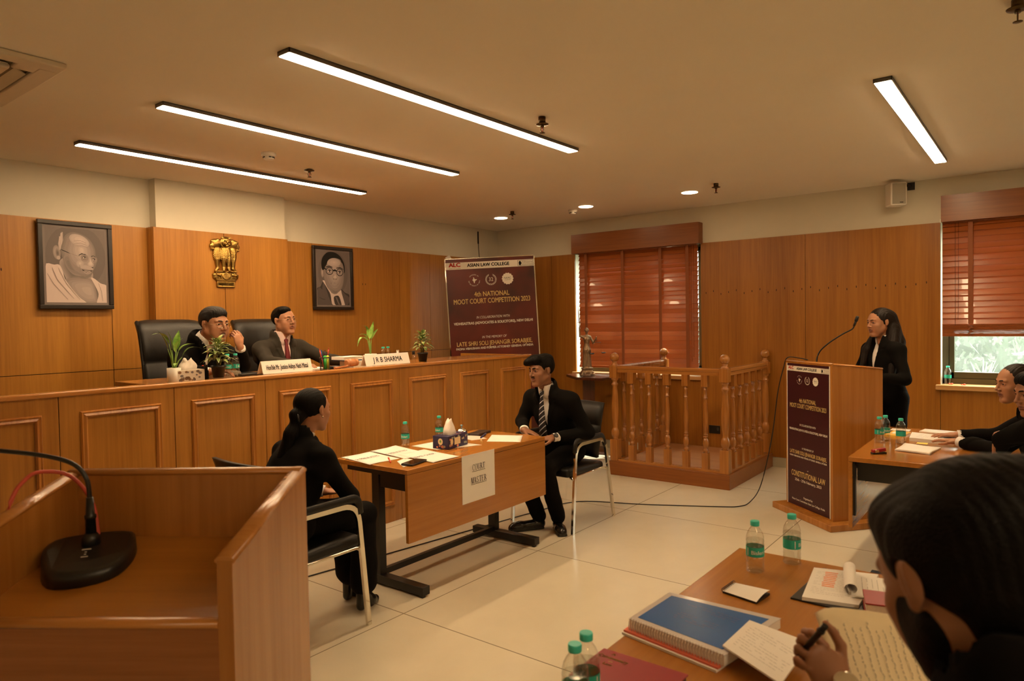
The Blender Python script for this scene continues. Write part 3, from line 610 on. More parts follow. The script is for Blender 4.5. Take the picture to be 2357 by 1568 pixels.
def witness():
    x0, x1, y0, y1 = 6.19, 7.45, 2.30, 3.56; zb = .14
    root = thing('witness_stand', 'turned teak witness stand with railings in front of the left window', 'witness box', (x0, y0, 0))
    MB().b2((x0, y0, 0), (x1, y1, zb), .003).build('base', m_pelmet, root, True)
    MB().b2((x0+.04, y0+.04, zb-.01), (x1, y1-.04, zb+.003)).build('floor_board', wood('box_floor', (.34, .15, .06), (.48, .24, .10), 1, .4), root, True)
    px = {'a': (6.245, 3.505), 'b': (6.245, 2.355), 'c': (7.395, 2.355), 'd': (7.395, 3.505)}
    for q, (x, y) in px.items():
        k = MB(); r = .042; k.b2((x-r, y-r, zb), (x+r, y+r, .36), .002); k.b2((x-r, y-r, .985), (x+r, y+r, 1.115), .003)
        b0, b1 = .36, .985; h = b1-b0
        pr = [(.80, 0), (.60, .02), (.78, .04), (.95, .07), (1.0, .10), (.95, .14), (.70, .175), (.60, .19), (.66, .25), (.86, .36), (.92, .50), (.80, .66), (.64, .80), (.58, .87), (.82, .885), (.82, .91), (.56, .925), (.60, .96), (.85, .975), (.85, 1)]
        k.lathe([(r*a, b0+h*b_) for a, b_ in pr], 24, (x, y, 0))
        p = k.build('corner_post', m_rail, root, True)
        k = MB(); k.lathe([(.040, 1.113), (.030, 1.128), (.022, 1.137), (.026, 1.146), (.020, 1.156)], 20, (x, y, 0)); k.ball((x, y, 1.196), .047, 24); k.build('finial', m_rail, p, True)
    def rail(a, b_, mt):
        a, b_ = Vector(a), Vector(b_); d = (b_-a).normalized(); n = Vector((-d.y, d.x, 0)); L_ = (b_-a).length
        pr = [(-.026, 1.045), (.026, 1.045), (.026, 1.075), (.032, 1.082), (.032, 1.098), (.020, 1.112), (-.020, 1.112), (-.032, 1.098), (-.032, 1.082), (-.026, 1.075)]
        MB().prism([a + n*u + Vector((0, 0, v)) for u, v in pr], d*L_).build('top_rail', mt, root, True)
        MB().prism([a + n*u + Vector((0, 0, v)) for u, v in ((-.03, zb-.004), (.03, zb-.004), (.03, zb+.022), (-.03, zb+.022))], d*L_).build('bottom_rail', mt, root, True)
    rail((6.245, 2.395, 0), (6.245, 3.465, 0), m_railx); rail((6.287, 2.355, 0), (7.353, 2.355, 0), wood('rail_teak_x', (0.26, 0.09, 0.02), (0.56, 0.26, 0.08), 0, .22, .6, 40, 9)); rail((6.287, 3.505, 0), (7.353, 3.505, 0), m_rail)
    base = turned((0, 0, 0), zb+.02, 1.046, .030).build('baluster', m_rail, root)
    base.location = (6.245, 2.355+.19, 0)
    pos = [(6.245, 2.355+.192*i) for i in range(2, 6)] + [(6.245+.192*i, 2.355) for i in range(1, 6)] + [(6.245+.192*i, 3.505) for i in range(1, 6)]
    base.matrix_parent_inverse = Matrix.Translation(-Vector((x0, y0, 0)))
    for x, y in pos:
        c = base.copy(); C.objects.link(c); c.parent = root; c.matrix_parent_inverse = base.matrix_parent_inverse.copy(); c.location = (x, y, 0)
witness()
root = thing('wall_socket', 'black switched wall socket low on the right wall behind the witness stand', 'socket', (XR-.018, 2.93, .34))
MB().b2((XR-.028, 2.872, .295), (XR-.0175, 2.998, .385), .003).build('plate', m_black, root, True)
MB().b2((XR-.032, 2.885, .33), (XR-.028, 2.905, .365), .001).build('rocker', mat('grey_plastic', (.06, .06, .06), .4), root, True)
# ================================================================ SIDE TABLE + STATUE
root = thing('pedestal_table', 'dark mahogany pedestal table holding the bronze statue', 'side table', (7.16, 4.36, 0))
MB().prism([(6.86, 4.36, .885), (6.86, 4.02, .885), (7.36, 4.02, .885), (7.36, 4.72, .885), (7.20, 4.72, .885)], (0, 0, .03)).build('table_top', m_dark, root, True, )
MB().box((7.13, 4.36, .455), (.07, .07, .43), RZ(.6), .004).build('pedestal', m_dark, root, True)
MB().box((7.13, 4.36, .015), (.2, .2, .015), RZ(.6), .006).build('foot', m_dark, root, True)
# ================================================================ BANNER STAND
m_ban, N, L, b = nt('maroon_banner'); tc = N.new('ShaderNodeTexCoord'); nz = N.new('ShaderNodeTexNoise'); nz.inputs['Scale'].default_value = 2.2; nz.inputs['Detail'].default_value = 2
cr = N.new('ShaderNodeValToRGB'); cr.color_ramp.elements[0].color = (.055, .008, .005, 1); cr.color_ramp.elements[1].color = (.17, .018, .010, 1); cr.color_ramp.elements[0].position = .35; cr.color_ramp.elements[1].position = .7
L.new(tc.outputs['Object'], nz.inputs['Vector']); L.new(nz.outputs['Fac'], cr.inputs[0]); L.new(cr.outputs[0], b.inputs['Base Color']); b.inputs['Roughness'].default_value = .32
m_yel = mat('banner_yellow', (.95, .74, .30), .5); m_cream = mat('banner_cream', (.88, .84, .74), .5); m_red = mat('logo_red', (.60, .03, .02), .5); m_purp = mat('dark_maroon_print', (.045, .006, .012), .35)
BM = [m_ban, m_cream, m_yel, m_red, m_ink, m_grey_ink]
def banner_art(name, parent, P0, R, W_, Hh, full, mats):
    """flat printed artwork; P0 = top centre, R = columns right, up, normal"""
    k = MB(); n = [0]
    def pt(x, y, e=.0006): return P0 + R @ Vector((x*W_, -y*W_, e))
    def rect(x0, y0, x1, y1, mi, e=.0005):
        k.mi = mi; k.quad(pt(x0, y1, e), pt(x1, y1, e), pt(x1, y0, e), pt(x0, y0, e))
    def tx(s_, x, y, size, mi, sx=1, off=0, align='CENTER', shear=0, fit=None, e=.0014):
        k.mi = mi; k.b.verts.ensure_lookup_table(); n0 = len(k.b.verts)
        k.text(s_, pt(x, y, e), R, size*W_, sx, off*W_, align, shear)
        if fit:
            k.b.verts.ensure_lookup_table(); vs = list(k.b.verts)[n0:]; inv = R.transposed(); c = pt(x, y, e)
            q = [inv @ (v.co-c) for v in vs]; lo, hi = min(p.x for p in q), max(p.x for p in q); s2 = fit*W_/(hi-lo); m_ = (lo+hi)/2
            for v, p in zip(vs, q): v.co = c + R @ Vector(((p.x-m_)*s2, p.y, p.z))
    rect(-.5, 0, .5, .038, 0); rect(-.5, .038, .5, .115, 1)
    tx('ALC', -.40, .066, .062, 3, 1, .004, fit=.135); tx('ASIAN LAW COLLEGE', -.40, .104, .014, 4, fit=.13)
    tx('ASIAN LAW COLLEGE', -.02, .076, .052, 4, 1, .0022, fit=.48)
    for a in ((.315, .045, .495, .048), (.315, .106, .495, .109), (.315, .045, .318, .109), (.492, .045, .495, .109)): rect(*a, 4, .0012)
    tx('Vidhisastras', .425, .067, .034, 5, fit=.125); tx('Advocates & Solicitors', .425, .092, .015, 4, fit=.125)
    k.mi = 4; k.poly([pt(.342+.016*math.cos(t)*(1+.15*math.cos(5*t)), .078+.024*math.sin(t), .0012) for t in [-2*PI*i/24 for i in range(24)]])
    def ring(cx, cy, r0, r1, mi, m_=36, gap=None):
        k.mi = mi
        for i in range(m_):
            if gap and gap(i): continue
            a, b_ = 2*PI*i/m_, 2*PI*(i+.98)/m_
            k.quad(*[pt(cx+r*math.sin(t), cy-r*math.cos(t), .0012) for r, t in ((r0, a), (r1, a), (r1, b_), (r0, b_))])
    yl = .245
    # seal 1: ring text around a map outline
    for i, ch in enumerate('APPROVED BY'):
        t = (i-5)*.17; k.mi = 1; Rr = R @ Matrix.Rotation(-t, 3, 'Z'); k.text(ch, pt(-.19+.062*math.sin(t), yl-.062*math.cos(t), .0014), Rr, .016*W_, 1, 0)
    for i, ch in enumerate('THE BAR COUNCIL OF INDIA'):
        t = PI+(11.5-i)*.125; k.mi = 1; Rr = R @ Matrix.Rotation(-t+PI, 3, 'Z'); k.text(ch, pt(-.19+.062*math.sin(t), yl-.062*math.cos(t), .0014), Rr, .016*W_, 1, 0)
    k.mi = 1; k.poly([pt(-.19+x*.034, yl-y*.034, .0014) for x, y in ((-.3, 1), (.0, .9), (.05, .5), (.4, .3), (.95, .35), (.8, .05), (.5, -.05), (.25, -.3), (.1, -1), (-.1, -.9), (-.3, -.2), (-.6, -.05), (-.5, .25), (-.25, .5))][::-1])
    # seal 2: laurel with 32
    ring(0, yl, .060, .063, 1, 40, lambda i: i < 2 or i > 37)
    for i in range(22):
        if abs(i-0) < 1.5 or i > 20: continue
        t = 2*PI*(i-.0)/22; k.mi = 1; c = pt(.052*math.sin(t), yl-.052*math.cos(t), .0013); Rr = R @ Matrix.Rotation(-t+.6*(1 if t < PI else -1), 3, 'Z')
        k.poly([c + Rr @ Vector((x*W_, y*W_, 0)) for x, y in ((-.003, -.008), (.003, -.003), (.004, .004), (0, .010), (-.004, .003))])
    tx('32', 0, yl, .060, 1, .9, .0005)
    # seal 3: scalloped badge
    k.mi = 1; k.poly([pt(.19+(.064+.0035*math.cos(14*t))*math.cos(t), yl+(.064+.0035*math.cos(14*t))*math.sin(t), .0012) for t in [-2*PI*i/84 for i in range(84)]])
    tx('NAAC', .19, yl-.008, .030, 4, fit=.078); tx('ACCREDITED', .19, yl+.014, .012, 4, fit=.07)
    y = .408 if full else .49
    if full:
        tx('4th NATIONAL', 0, .405, .076, 2, 1, .0016, fit=.40); tx('MOOT COURT COMPETITION 2023', 0, .482, .078, 2, 1, .0018, fit=.87)
        tx('IN COLLABORATION WITH', 0, .665, .040, 1, 1, 0, shear=.2, fit=.38); tx('VIDHISASTRAS (ADVOCATES & SOLICITORS), NEW DELHI', 0, .726, .040, 1, 1, .0022, fit=.90)
        tx('IN THE MEMORY OF', 0, .890, .038, 1, 1, 0, shear=.2, fit=.28); tx('LATE SHRI SOLI JEHANGIR SORABJEE,', 0, .958, .068, 2, 1, .0014, fit=.86)
        tx('PADMA VIBHUSHAN AND FORMER ATTORNEY GENERAL OF INDIA', 0, 1.010, .034, 1, 1, .0018, fit=.88)
    else:
        tx('4th NATIONAL', 0, .56, .090, 2, 1, .0018, fit=.40); tx('MOOT COURT COMPETITION 2023', 0, .645, .095, 2, 1, .0018, fit=.86)
        tx('IN COLLABORATION WITH', 0, .93, .045, 1, 1, 0, shear=.2, fit=.38); tx('VIDHISASTRAS (ADVOCATES & SOLICITORS), NEW DELHI', 0, 1.01, .045, 1, 1, .0022, fit=.90)
        tx('IN THE MEMORY OF', 0, 1.285, .040, 1, 1, 0, shear=.2, fit=.28); tx('LATE SHRI SOLI JEHANGIR SORABJEE,', 0, 1.36, .080, 2, 1, .0014, fit=.87)
        tx('PADMA VIBHUSHAN AND FORMER ATTORNEY GENERAL OF INDIA', 0, 1.42, .034, 1, 1, .0018, fit=.88)
        tx('on', 0, 1.60, .035, 1); tx('CONSTITUTIONAL LAW', 0, 1.69, .120, 2, 1, .0022, fit=.80); tx('25th - 27th February, 2023', 0, 1.78, .055, 1, 1, .002, fit=.63)
        tx('Organized by', 0, 2.03, .042, 1, 1, .0015, fit=.22); tx('Moot Court Committee Asian Law College, Noida', 0, 2.09, .042, 1, 1, .0015, fit=.78)
    return k.build(name, mats, parent, True, keep=True)
def standee():
    a, b_ = Vector((6.13, 5.70, 0)), Vector((6.90, 4.955, 0)); u = (b_-a); W_ = u.length; u.normalize(); nrm = Vector((u.y, -u.x, 0))
    if nrm.x > 0: nrm = -nrm
    up = (Vector((0, 0, 1)) - nrm*.0 + u*(-.045)).normalized(); right = up.cross(nrm).normalized() if up.cross(nrm).dot(u) > 0 else -up.cross(nrm).normalized()
    R = Matrix((right, up, nrm)).transposed(); c = (a+b_)/2; H_ = 2.355; top = Vector((c.x, c.y, H_))-u*.02
    root = thing('banner_stand', 'tall maroon competition banner standing in the corner behind the bench', 'banner', c)
    MB().box(top + R @ Vector((0, -1.05, -.008)), (W_/2, 1.05, .006), R).build('banner_sheet', m_ban, root, True)
    k = MB()
    for s_ in (-1, 1): k.box(top + R @ Vector((s_*(W_/2+.006), -1.05, -.006)), (.006, 1.06, .009), R)
    k.box(top + R @ Vector((0, .004, -.006)), (W_/2+.012, .005, .009), R); k.build('frame', m_chrome, root, True)
    MB().box(top + R @ Vector((-W_/2+.04, .02, -.02)), (.03, .025, .012), R @ Matrix.Rotation(.5, 3, 'Z'), .004).build('top_clip', m_white, root, True)
    MB().box(Vector((c.x, c.y, .04)), (W_/2, .09, .04), Matrix((u, -nrm, Vector((0, 0, 1)))).transposed(), .01).build('base', m_white, root, True)
    banner_art('print', root, top + R @ Vector((0, 0, 0)), R, W_, 2, True, BM)
standee()
def podium_banner():
    root, u, d, wd = lecB; fl = Vector((5.86, 1.70, 0)); n = -d
    uu = u; R = Matrix((uu, Vector((0, 0, 1)), n)).transposed()
    if R.determinant() < 0: R = Matrix((-uu, Vector((0, 0, 1)), n)).transposed()
    top = fl + u*(wd/2-.0) + Vector((0, 0, 1.205)) + n*.004
    k = MB().box(top + R @ Vector((0, -.57, -.001)), (.262, .57, .0015), R); bn = k.build('banner_sheet', m_purp, None)
    # a sheet stuck to the podium front
    t = thing('podium_banner', 'narrow dark maroon competition banner fixed to the front of the speaker podium', 'banner', top); bn.parent = t; bn.matrix_parent_inverse = rootmat(t).inverted()
    k = MB()
    for s_ in (-1, 1): k.box(top + R @ Vector((s_*.262, -.57, 0)), (.003, .57, .0025), R)
    k.build('edge_strip', m_cream, t, True)
    banner_art('print', t, top + R @ Vector((0, 0, .0006)), R, .522, 1, False, [m_purp]+BM[1:])
podium_banner()
# thin dark cord hanging on the wall above the banner
root = thing('hanging_cord', 'thin dark cord hanging on the upper wall above the tall banner', 'cord', (6.98, YB-.02, 2.6))
MB().tube([(7.06, YB-.008, 2.70), (7.065, YB-.008, 2.60), (7.07, YB-.012, 2.45), (7.10, YB-.03, 2.2)], .004, 6).tube([(7.06, YB-.006, 2.78), (7.06, YB-.008, 2.62)], .013, 6, flat=(1, .4)).build('cable', m_black, root, True)
# ================================================================ CHAIRS
def bent(pts, r, n=5):
    out = []
    pts = [Vector(p) for p in pts]; out.append(pts[0])
    for i in range(1, len(pts)-1):
        a, b_, c = pts[i-1], pts[i], pts[i+1]; u, v = (a-b_).normalized(), (c-b_).normalized(); rr = min(r, (a-b_).length/2, (c-b_).length/2)
        p, q = b_+u*rr, b_+v*rr
        for j in range(n+1):
            t = j/n; out.append(p*(1-t)**2 + b_*2*t*(1-t) + q*t*t)
    out.append(pts[-1]); return out
def visitor_chair(lb, loc, rz):
    """front faces +Y in its own frame"""
    root = thing('visitor_chair', lb, 'chair', loc, rz, 'chrome armchairs at the court master table')
    for s_ in (-1, 1):
        x = s_*.28
        MB().tube(bent([(x, .28, 0), (x, .22, .655), (x, -.20, .655), (x, -.33, 0)], .10, 7), .016, 4, flat=(1.15, .8), nrm=(1, 0, 0)).build('side_frame', m_chrome, root)
        k = MB(); pts = bent([(x, .235, .60), (x, .225, .685), (x, -.17, .680), (x, -.20, .60)], .07, 5); k.tube(pts, .017, 12, flat=(1.4, .75), nrm=(1, 0, 0)); k.build('armrest', m_leather, root)
        MB().tube([(x, .25, .40), (s_*.24, .24, .41), (s_*.24, -.22, .41), (x, -.25, .40)], .010, 8).build('seat_bracket', m_chrome, root)
    MB().box((0, .01, .435), (.245, .26, .035), Matrix.Rotation(.04, 3, 'X'), .028, 4).build('seat', m_leather, root)
    R = Matrix.Rotation(.17, 3, 'X')
    k = MB(); n = 9; rows = []
    prof = [(.50, -.215, .030), (.56, -.225, .034), (.62, -.235, .034), (.70, -.245, .030), (.745, -.252, .026), (.75, -.253, .022), (.755, -.254, .026), (.82, -.268, .034), (.88, -.285, .030), (.925, -.305, .018)]
    for z, y, t in prof:
        row = []
        for i in range(n):
            u = i/(n-1)*2-1; xx = u*(.235+.012*(z-.5)/.4); yc = y+.045*u*u
            row.append((xx, yc, z-.006*u*u, t*(1-.35*u**6)))
        rows.append(row)
    fr = [[k.b.verts.new((x, y+t, z)) for x, y, z, t in row] for row in rows]; bk = [[k.b.verts.new((x, y-t*.6, z)) for x, y, z, t in row] for row in rows]
    m_ = len(rows)
    for i in range(m_-1):
        for j in range(n-1):
            k._f([fr[i][j], fr[i][j+1], fr[i+1][j+1], fr[i+1][j]], True); k._f([bk[i][j+1], bk[i][j], bk[i+1][j], bk[i+1][j+1]], True)
        k._f([fr[i][0], fr[i+1][0], bk[i+1][0], bk[i][0]], True); k._f([fr[i][-1], bk[i][-1], bk[i+1][-1], fr[i+1][-1]], True)
    for j in range(n-1): k._f([fr[0][j+1], fr[0][j], bk[0][j], bk[0][j+1]], True); k._f([fr[-1][j], fr[-1][j+1], bk[-1][j+1], bk[-1][j]], True)
    k.build('backrest', m_leather, root)
    return root
visitor_chair('chrome and black leather armchair under the seated young man', (4.55, 3.045, 0), PI/2)
visitor_chair('chrome and black leather armchair under the woman seen from behind', (2.10, 3.10, 0), -PI/2)
def high_chair(lb, loc, rz, s=1.0):
    root = thing('executive_chair', lb, 'chair', loc, rz, 'high backed judges chairs')
    k = MB(); n = 13; W_ = .240
    prof = [(.42, -.20, .05), (.55, -.235, .055), (.70, -.26, .055), (.82, -.28, .050), (.835, -.282, .040), (.85, -.285, .052), (.95, -.305, .065), (1.05, -.335, .070), (1.12, -.37, .06), (1.155, -.405, .03)]
    rows = []
    for z, y, t in prof:
        wz = W_*(.90+.10*math.sin(min(1, (z-.42)/.5)*PI/2)); rows.append([(u*wz, y+.07*u*u, z-.022*abs(u)**5*(1 if z > 1.1 else 0), t*(1-.35*abs(u)**7)) for u in [i/(n-1)*2-1 for i in range(n)]])
    fr = [[k.b.verts.new((x, y+t, z)) for x, y, z, t in row] for row in rows]; bk = [[k.b.verts.new((x, y-t*.6, z)) for x, y, z, t in row] for row in rows]; m_ = len(rows)
    for i in range(m_-1):
        for j in range(n-1):
            k._f([fr[i][j], fr[i][j+1], fr[i+1][j+1], fr[i+1][j]], True); k._f([bk[i][j+1], bk[i][j], bk[i+1][j], bk[i+1][j+1]], True)
        k._f([fr[i][0], fr[i+1][0], bk[i+1][0], bk[i][0]], True); k._f([fr[i][-1], bk[i][-1], bk[i+1][-1], fr[i+1][-1]], True)
    for j in range(n-1): k._f([fr[0][j+1], fr[0][j], bk[0][j], bk[0][j+1]], True); k._f([fr[-1][j], fr[-1][j+1], bk[-1][j+1], bk[-1][j]], True)
    o = k.build('backrest', m_leather, root); 
    for s_ in (-1, 1):
        pts = [(s_*W_*.93, -.14+.07*0-.0, .50), (s_*W_*.99, -.175, .70), (s_*W_, -.20, .90), (s_*W_, -.25, 1.06), (s_*W_*.97, -.32, 1.14)]
        MB().tube(pts, .012, 8).build('piping', m_leather, o)
        MB().tube(bent([(s_*.26, -.20, .45), (s_*.28, -.18, .66), (s_*.28, .16, .66), (s_*.25, .20, .45)], .06), .022, 10, flat=(1.4, .8), nrm=(1, 0, 0)).build('armrest', m_leather, root)
    MB().box((0, .02, .43), (.27, .27, .05), None, .04, 4).build('seat', m_leather, root)
    MB().cyl((0, 0, .10), (0, 0, .40), .03).build('gas_column', m_black, root)
    for i in range(5):
        a = i*2*PI/5; e = Vector((math.cos(a)*.30, math.sin(a)*.30, .06)); l = MB().tube([(0, 0, .10), tuple(e)], [.028, .018], 8).build('star_leg', m_black, root)
        MB().cyl(e + Vector((-.012*math.sin(a), .012*math.cos(a), -.035)), e + Vector((.012*math.sin(a), -.012*math.cos(a), -.035)), .025).build('castor', m_black, l)
high_chair('high backed black leather chair behind the left judge and the white potted plant', (2.60, 5.06, .487), PI-.10)
high_chair('high backed black leather chair behind the right judge in the charcoal suit', (3.43, 5.16, .487), PI-.10)
# ================================================================ BOTTLES
m_lab, N, L, b = nt('green_label'); b.inputs['Base Color'].default_value = (.02, .42, .32, 1); b.inputs['Roughness'].default_value = .35
m_labw = mat('label_white', (.8, .8, .75), .4)
def bottle_proto(lb, loc, word, fill=.6, h=.205, s=1.0, cat='bottle', grp='plastic water bottles with teal caps'):
    root = thing('water_bottle', lb, cat, loc, 0, grp); r = .031; H = h
    body = [(.0275, .0), (.0305, .004), (r, .012), (.0295, .020), (r, .027), (.0298, .035), (r, .043), (.0298, .051), (r, .058), (.030, .064), (.030, .104), (r, .110), (.0298, .117), (r, .125), (.0295, .133), (.030, .140), (.026, .155), (.020, .168), (.0135, .178), (.0125, .186), (.0125, .196)]
    k = MB().lathe([(a, z) for a, z in body], 28, cap=False); k.lathe([(.001, .003), (.012, .004), (.0275, 0)], 28, cap=False); k.build('shell', m_pet, root)
    zf = .196*fill; wb = [(a-.0015, max(z, .0045)) for a, z in body if z < zf]; wb.append((wb[-1][0], zf)); MB().lathe(wb, 24).build('water', m_water, root)
    MB().lathe([(.0150, .184), (.0155, .186), (.0155, .200), (.0145, .203)], 24).build('cap', m_cap, root)
    l = MB().lathe([(.0308, .066), (.0308, .103)], 32, cap=False).build('label', m_lab, root)
    if word:
        k = MB(); R = Matrix(((1, 0, 0), (0, 0, -1), (0, 1, 0)))
        k.text(word, (0, 0, 0), Matrix.Identity(3), .021, .95, .0004)
        for v in k.b.verts:
            a = v.co.x/.0312; v.co = Vector((math.sin(a)*.0312, -math.cos(a)*.0312, .083+v.co.y))
        k.quad(*[Vector((math.sin(a)*.0312, -math.cos(a)*.0312, z)) for a, z in ((-1.25, .070), (-1.15, .070), (-1.15, .1), (-1.25, .1))])
        k.build('lettering', m_labw, l, keep=True)
    return root
bp = bottle_proto('water bottle on the near table, left of the pair at its far corner', (2.255, .755, .751), 'Bisleri', .66)
bp.rotation_euler.z = math.radians(-52); bp.scale = (.93, .93, .82)
def bottle(lb, loc, rz, grp=None, s=1.0):
    c = copy_tree(bp); c.location = loc; c.rotation_euler.z = math.radians(rz); c.scale = (.93*s, .93*s, .82*s); c['label'] = lb
    if grp: c['group'] = grp
    return c
bottle('water bottle on the near table, right of the pair at its far corner', (2.40, .680, .751), 15)
bottle('water bottle at the bottom edge of the near table, foremost of all', (1.186, .767, .751), 30)
bottle('water bottle just behind the foremost one at the bottom edge of the near table', (1.243, .775, .751), 60)
bottle('water bottle on the court master table beside the loose sheets, left of the tissue box', (3.245, 3.43, .751), -60)
bottle('water bottle on the court master table right behind the tissue box', (3.575, 3.43, .751), -80)
bottle('water bottle at the left front of the podium side table', (5.03, .87, .751), -30, s=1.0)
bottle('water bottle half hidden behind another on the podium side table', (5.12, .85, .751), -60, s=1.0)
bottle('water bottle standing alone at the right of the three on the podium side table', (5.02, .745, .751), 100)
bottle('small water bottle on the bench beside the black potted plant, left of a pair', (2.505, 4.34, 1.250), -30, s=.88)
bottle('small water bottle on the bench, right of the pair before the left judge', (2.575, 4.36, 1.250), 50, s=.88)
bottle('small water bottle behind the right nameplate, left of a pair', (4.02, 4.50, 1.236), 70, s=.88)
bottle('small water bottle behind the right nameplate, right of a pair', (4.095, 4.52, 1.236), 100, s=.88)
bottle('water bottle on the right window sill beside the window frame', (7.545, .735, .932), 80, s=1.0)
# ================================================================ PAPERS AND THINGS ON THE COURT MASTER TABLE
ZT = .7505
def sheet(name, lb, cat, pts, z, m_=None, text=None, grp=None, th=.0006, wav=.0):
    c = Vector((sum(p[0] for p in pts)/len(pts), sum(p[1] for p in pts)/len(pts), z))
    root = thing(name, lb, cat, c, 0, grp)
    k = MB(); n = 8
    P = [Vector((p[0], p[1], 0)) for p in pts]; g = []
    for i in range(n+1):
        row = []
        for j in range(n+1):
            u, v = i/n, j/n; q = P[0]*(1-u)*(1-v)+P[1]*u*(1-v)+P[2]*u*v+P[3]*(1-u)*v
            row.append((q.x, q.y, z+th+wav*(max(0, math.sin(u*5+v*3))*(abs(u-.5)+abs(v-.5)))))
        g.append(row)
    t = [[k.b.verts.new(p) for p in row] for row in g]; bt = [[k.b.verts.new((p[0], p[1], p[2]-th)) for p in row] for row in g]
    for i in range(n):
        for j in range(n): k._f([t[i][j], t[i+1][j], t[i+1][j+1], t[i][j+1]], True); k._f([bt[i][j+1], bt[i+1][j+1], bt[i+1][j], bt[i][j]], True)
    for i in range(n):
        for A in ((t[i][0], t[i+1][0], bt[i+1][0], bt[i][0]), (t[i+1][n], t[i][n], bt[i][n], bt[i+1][n]), (t[0][i+1], t[0][i], bt[0][i], bt[0][i+1]), (t[n][i], t[n][i+1], bt[n][i+1], bt[n][i])): k._f(list(A), False)
    p = k.build('sheet', m_ or m_paper, root, True)
    if text:
        k = MB(); u = (P[1]-P[0]).normalized(); v = Vector((-u.y, u.x, 0)); R = Matrix((u, v, Vector((0, 0, 1)))).transposed()
        w_ = (P[1]-P[0]).length; hh = (P[3]-P[0]).length
        for (s_, yy, size, fit) in text:
            cc = P[0]+u*w_*.5+v*hh*yy+Vector((0, 0, z+th+wav+.0012)); k.text(s_, cc, R, size, fit, size*.012)
        k.build('print', m_ink if text[0][2] > .02 else m_grey_ink, p, True, keep=True)
    return root
G1 = 'loose sheets on the court master table'
sheet('paper_sheet', 'white sheet printed 2 MINUTES at the left end of the court master table', 'paper', [(2.70, 3.16), (2.93, 3.15), (2.97, 3.47), (2.75, 3.49)][0:4], ZT, None, [('2 MINUTES', .5, .042, .85)], G1, wav=.004)
sheet('paper_sheet', 'white sheet printed 5 MINUTES behind the other time cards on the court master table', 'paper', [(2.93, 3.10), (3.15, 3.10), (3.21, 3.49), (2.99, 3.49)], ZT+.0015, None, [('5 MINUTES', .5, .042, .85)], G1, wav=.004)
sheet('paper_sheet', 'white sheet printed TIME OVER at the front edge of the court master table', 'paper', [(2.94, 2.875), (3.17, 2.875), (3.21, 3.22), (2.99, 3.24)], ZT+.003, None, [('TIME OVER', .5, .042, .85)], G1, wav=.003)
sheet('paper_sheet', 'white sheet lying under the tissue box on the court master table', 'paper', [(3.27, 3.40), (3.27, 3.16), (3.56, 3.02), (3.56, 3.38)], ZT, None, None, G1, wav=.001)
sheet('paper_sheet', 'blank white sheet at the right end of the court master table near the young man', 'paper', [(3.79, 2.87), (4.02, 3.02), (3.92, 3.23), (3.68, 3.08)], ZT, None, None, G1, wav=.001)
sheet('paper_slip', 'small white slip under the black phone on the court master table', 'paper', [(2.76, 2.94), (2.86, 3.10), (2.95, 3.13), (2.96, 2.99)], ZT, None, None, None)
sheet('paper_sheet', 'pale pink sheet below the brown wallet on the court master table', 'paper', [(3.66, 3.20), (3.78, 3.16), (3.86, 3.34), (3.72, 3.38)], ZT, mat('pale_pink_paper', (.80, .62, .56), .7), None, G1)
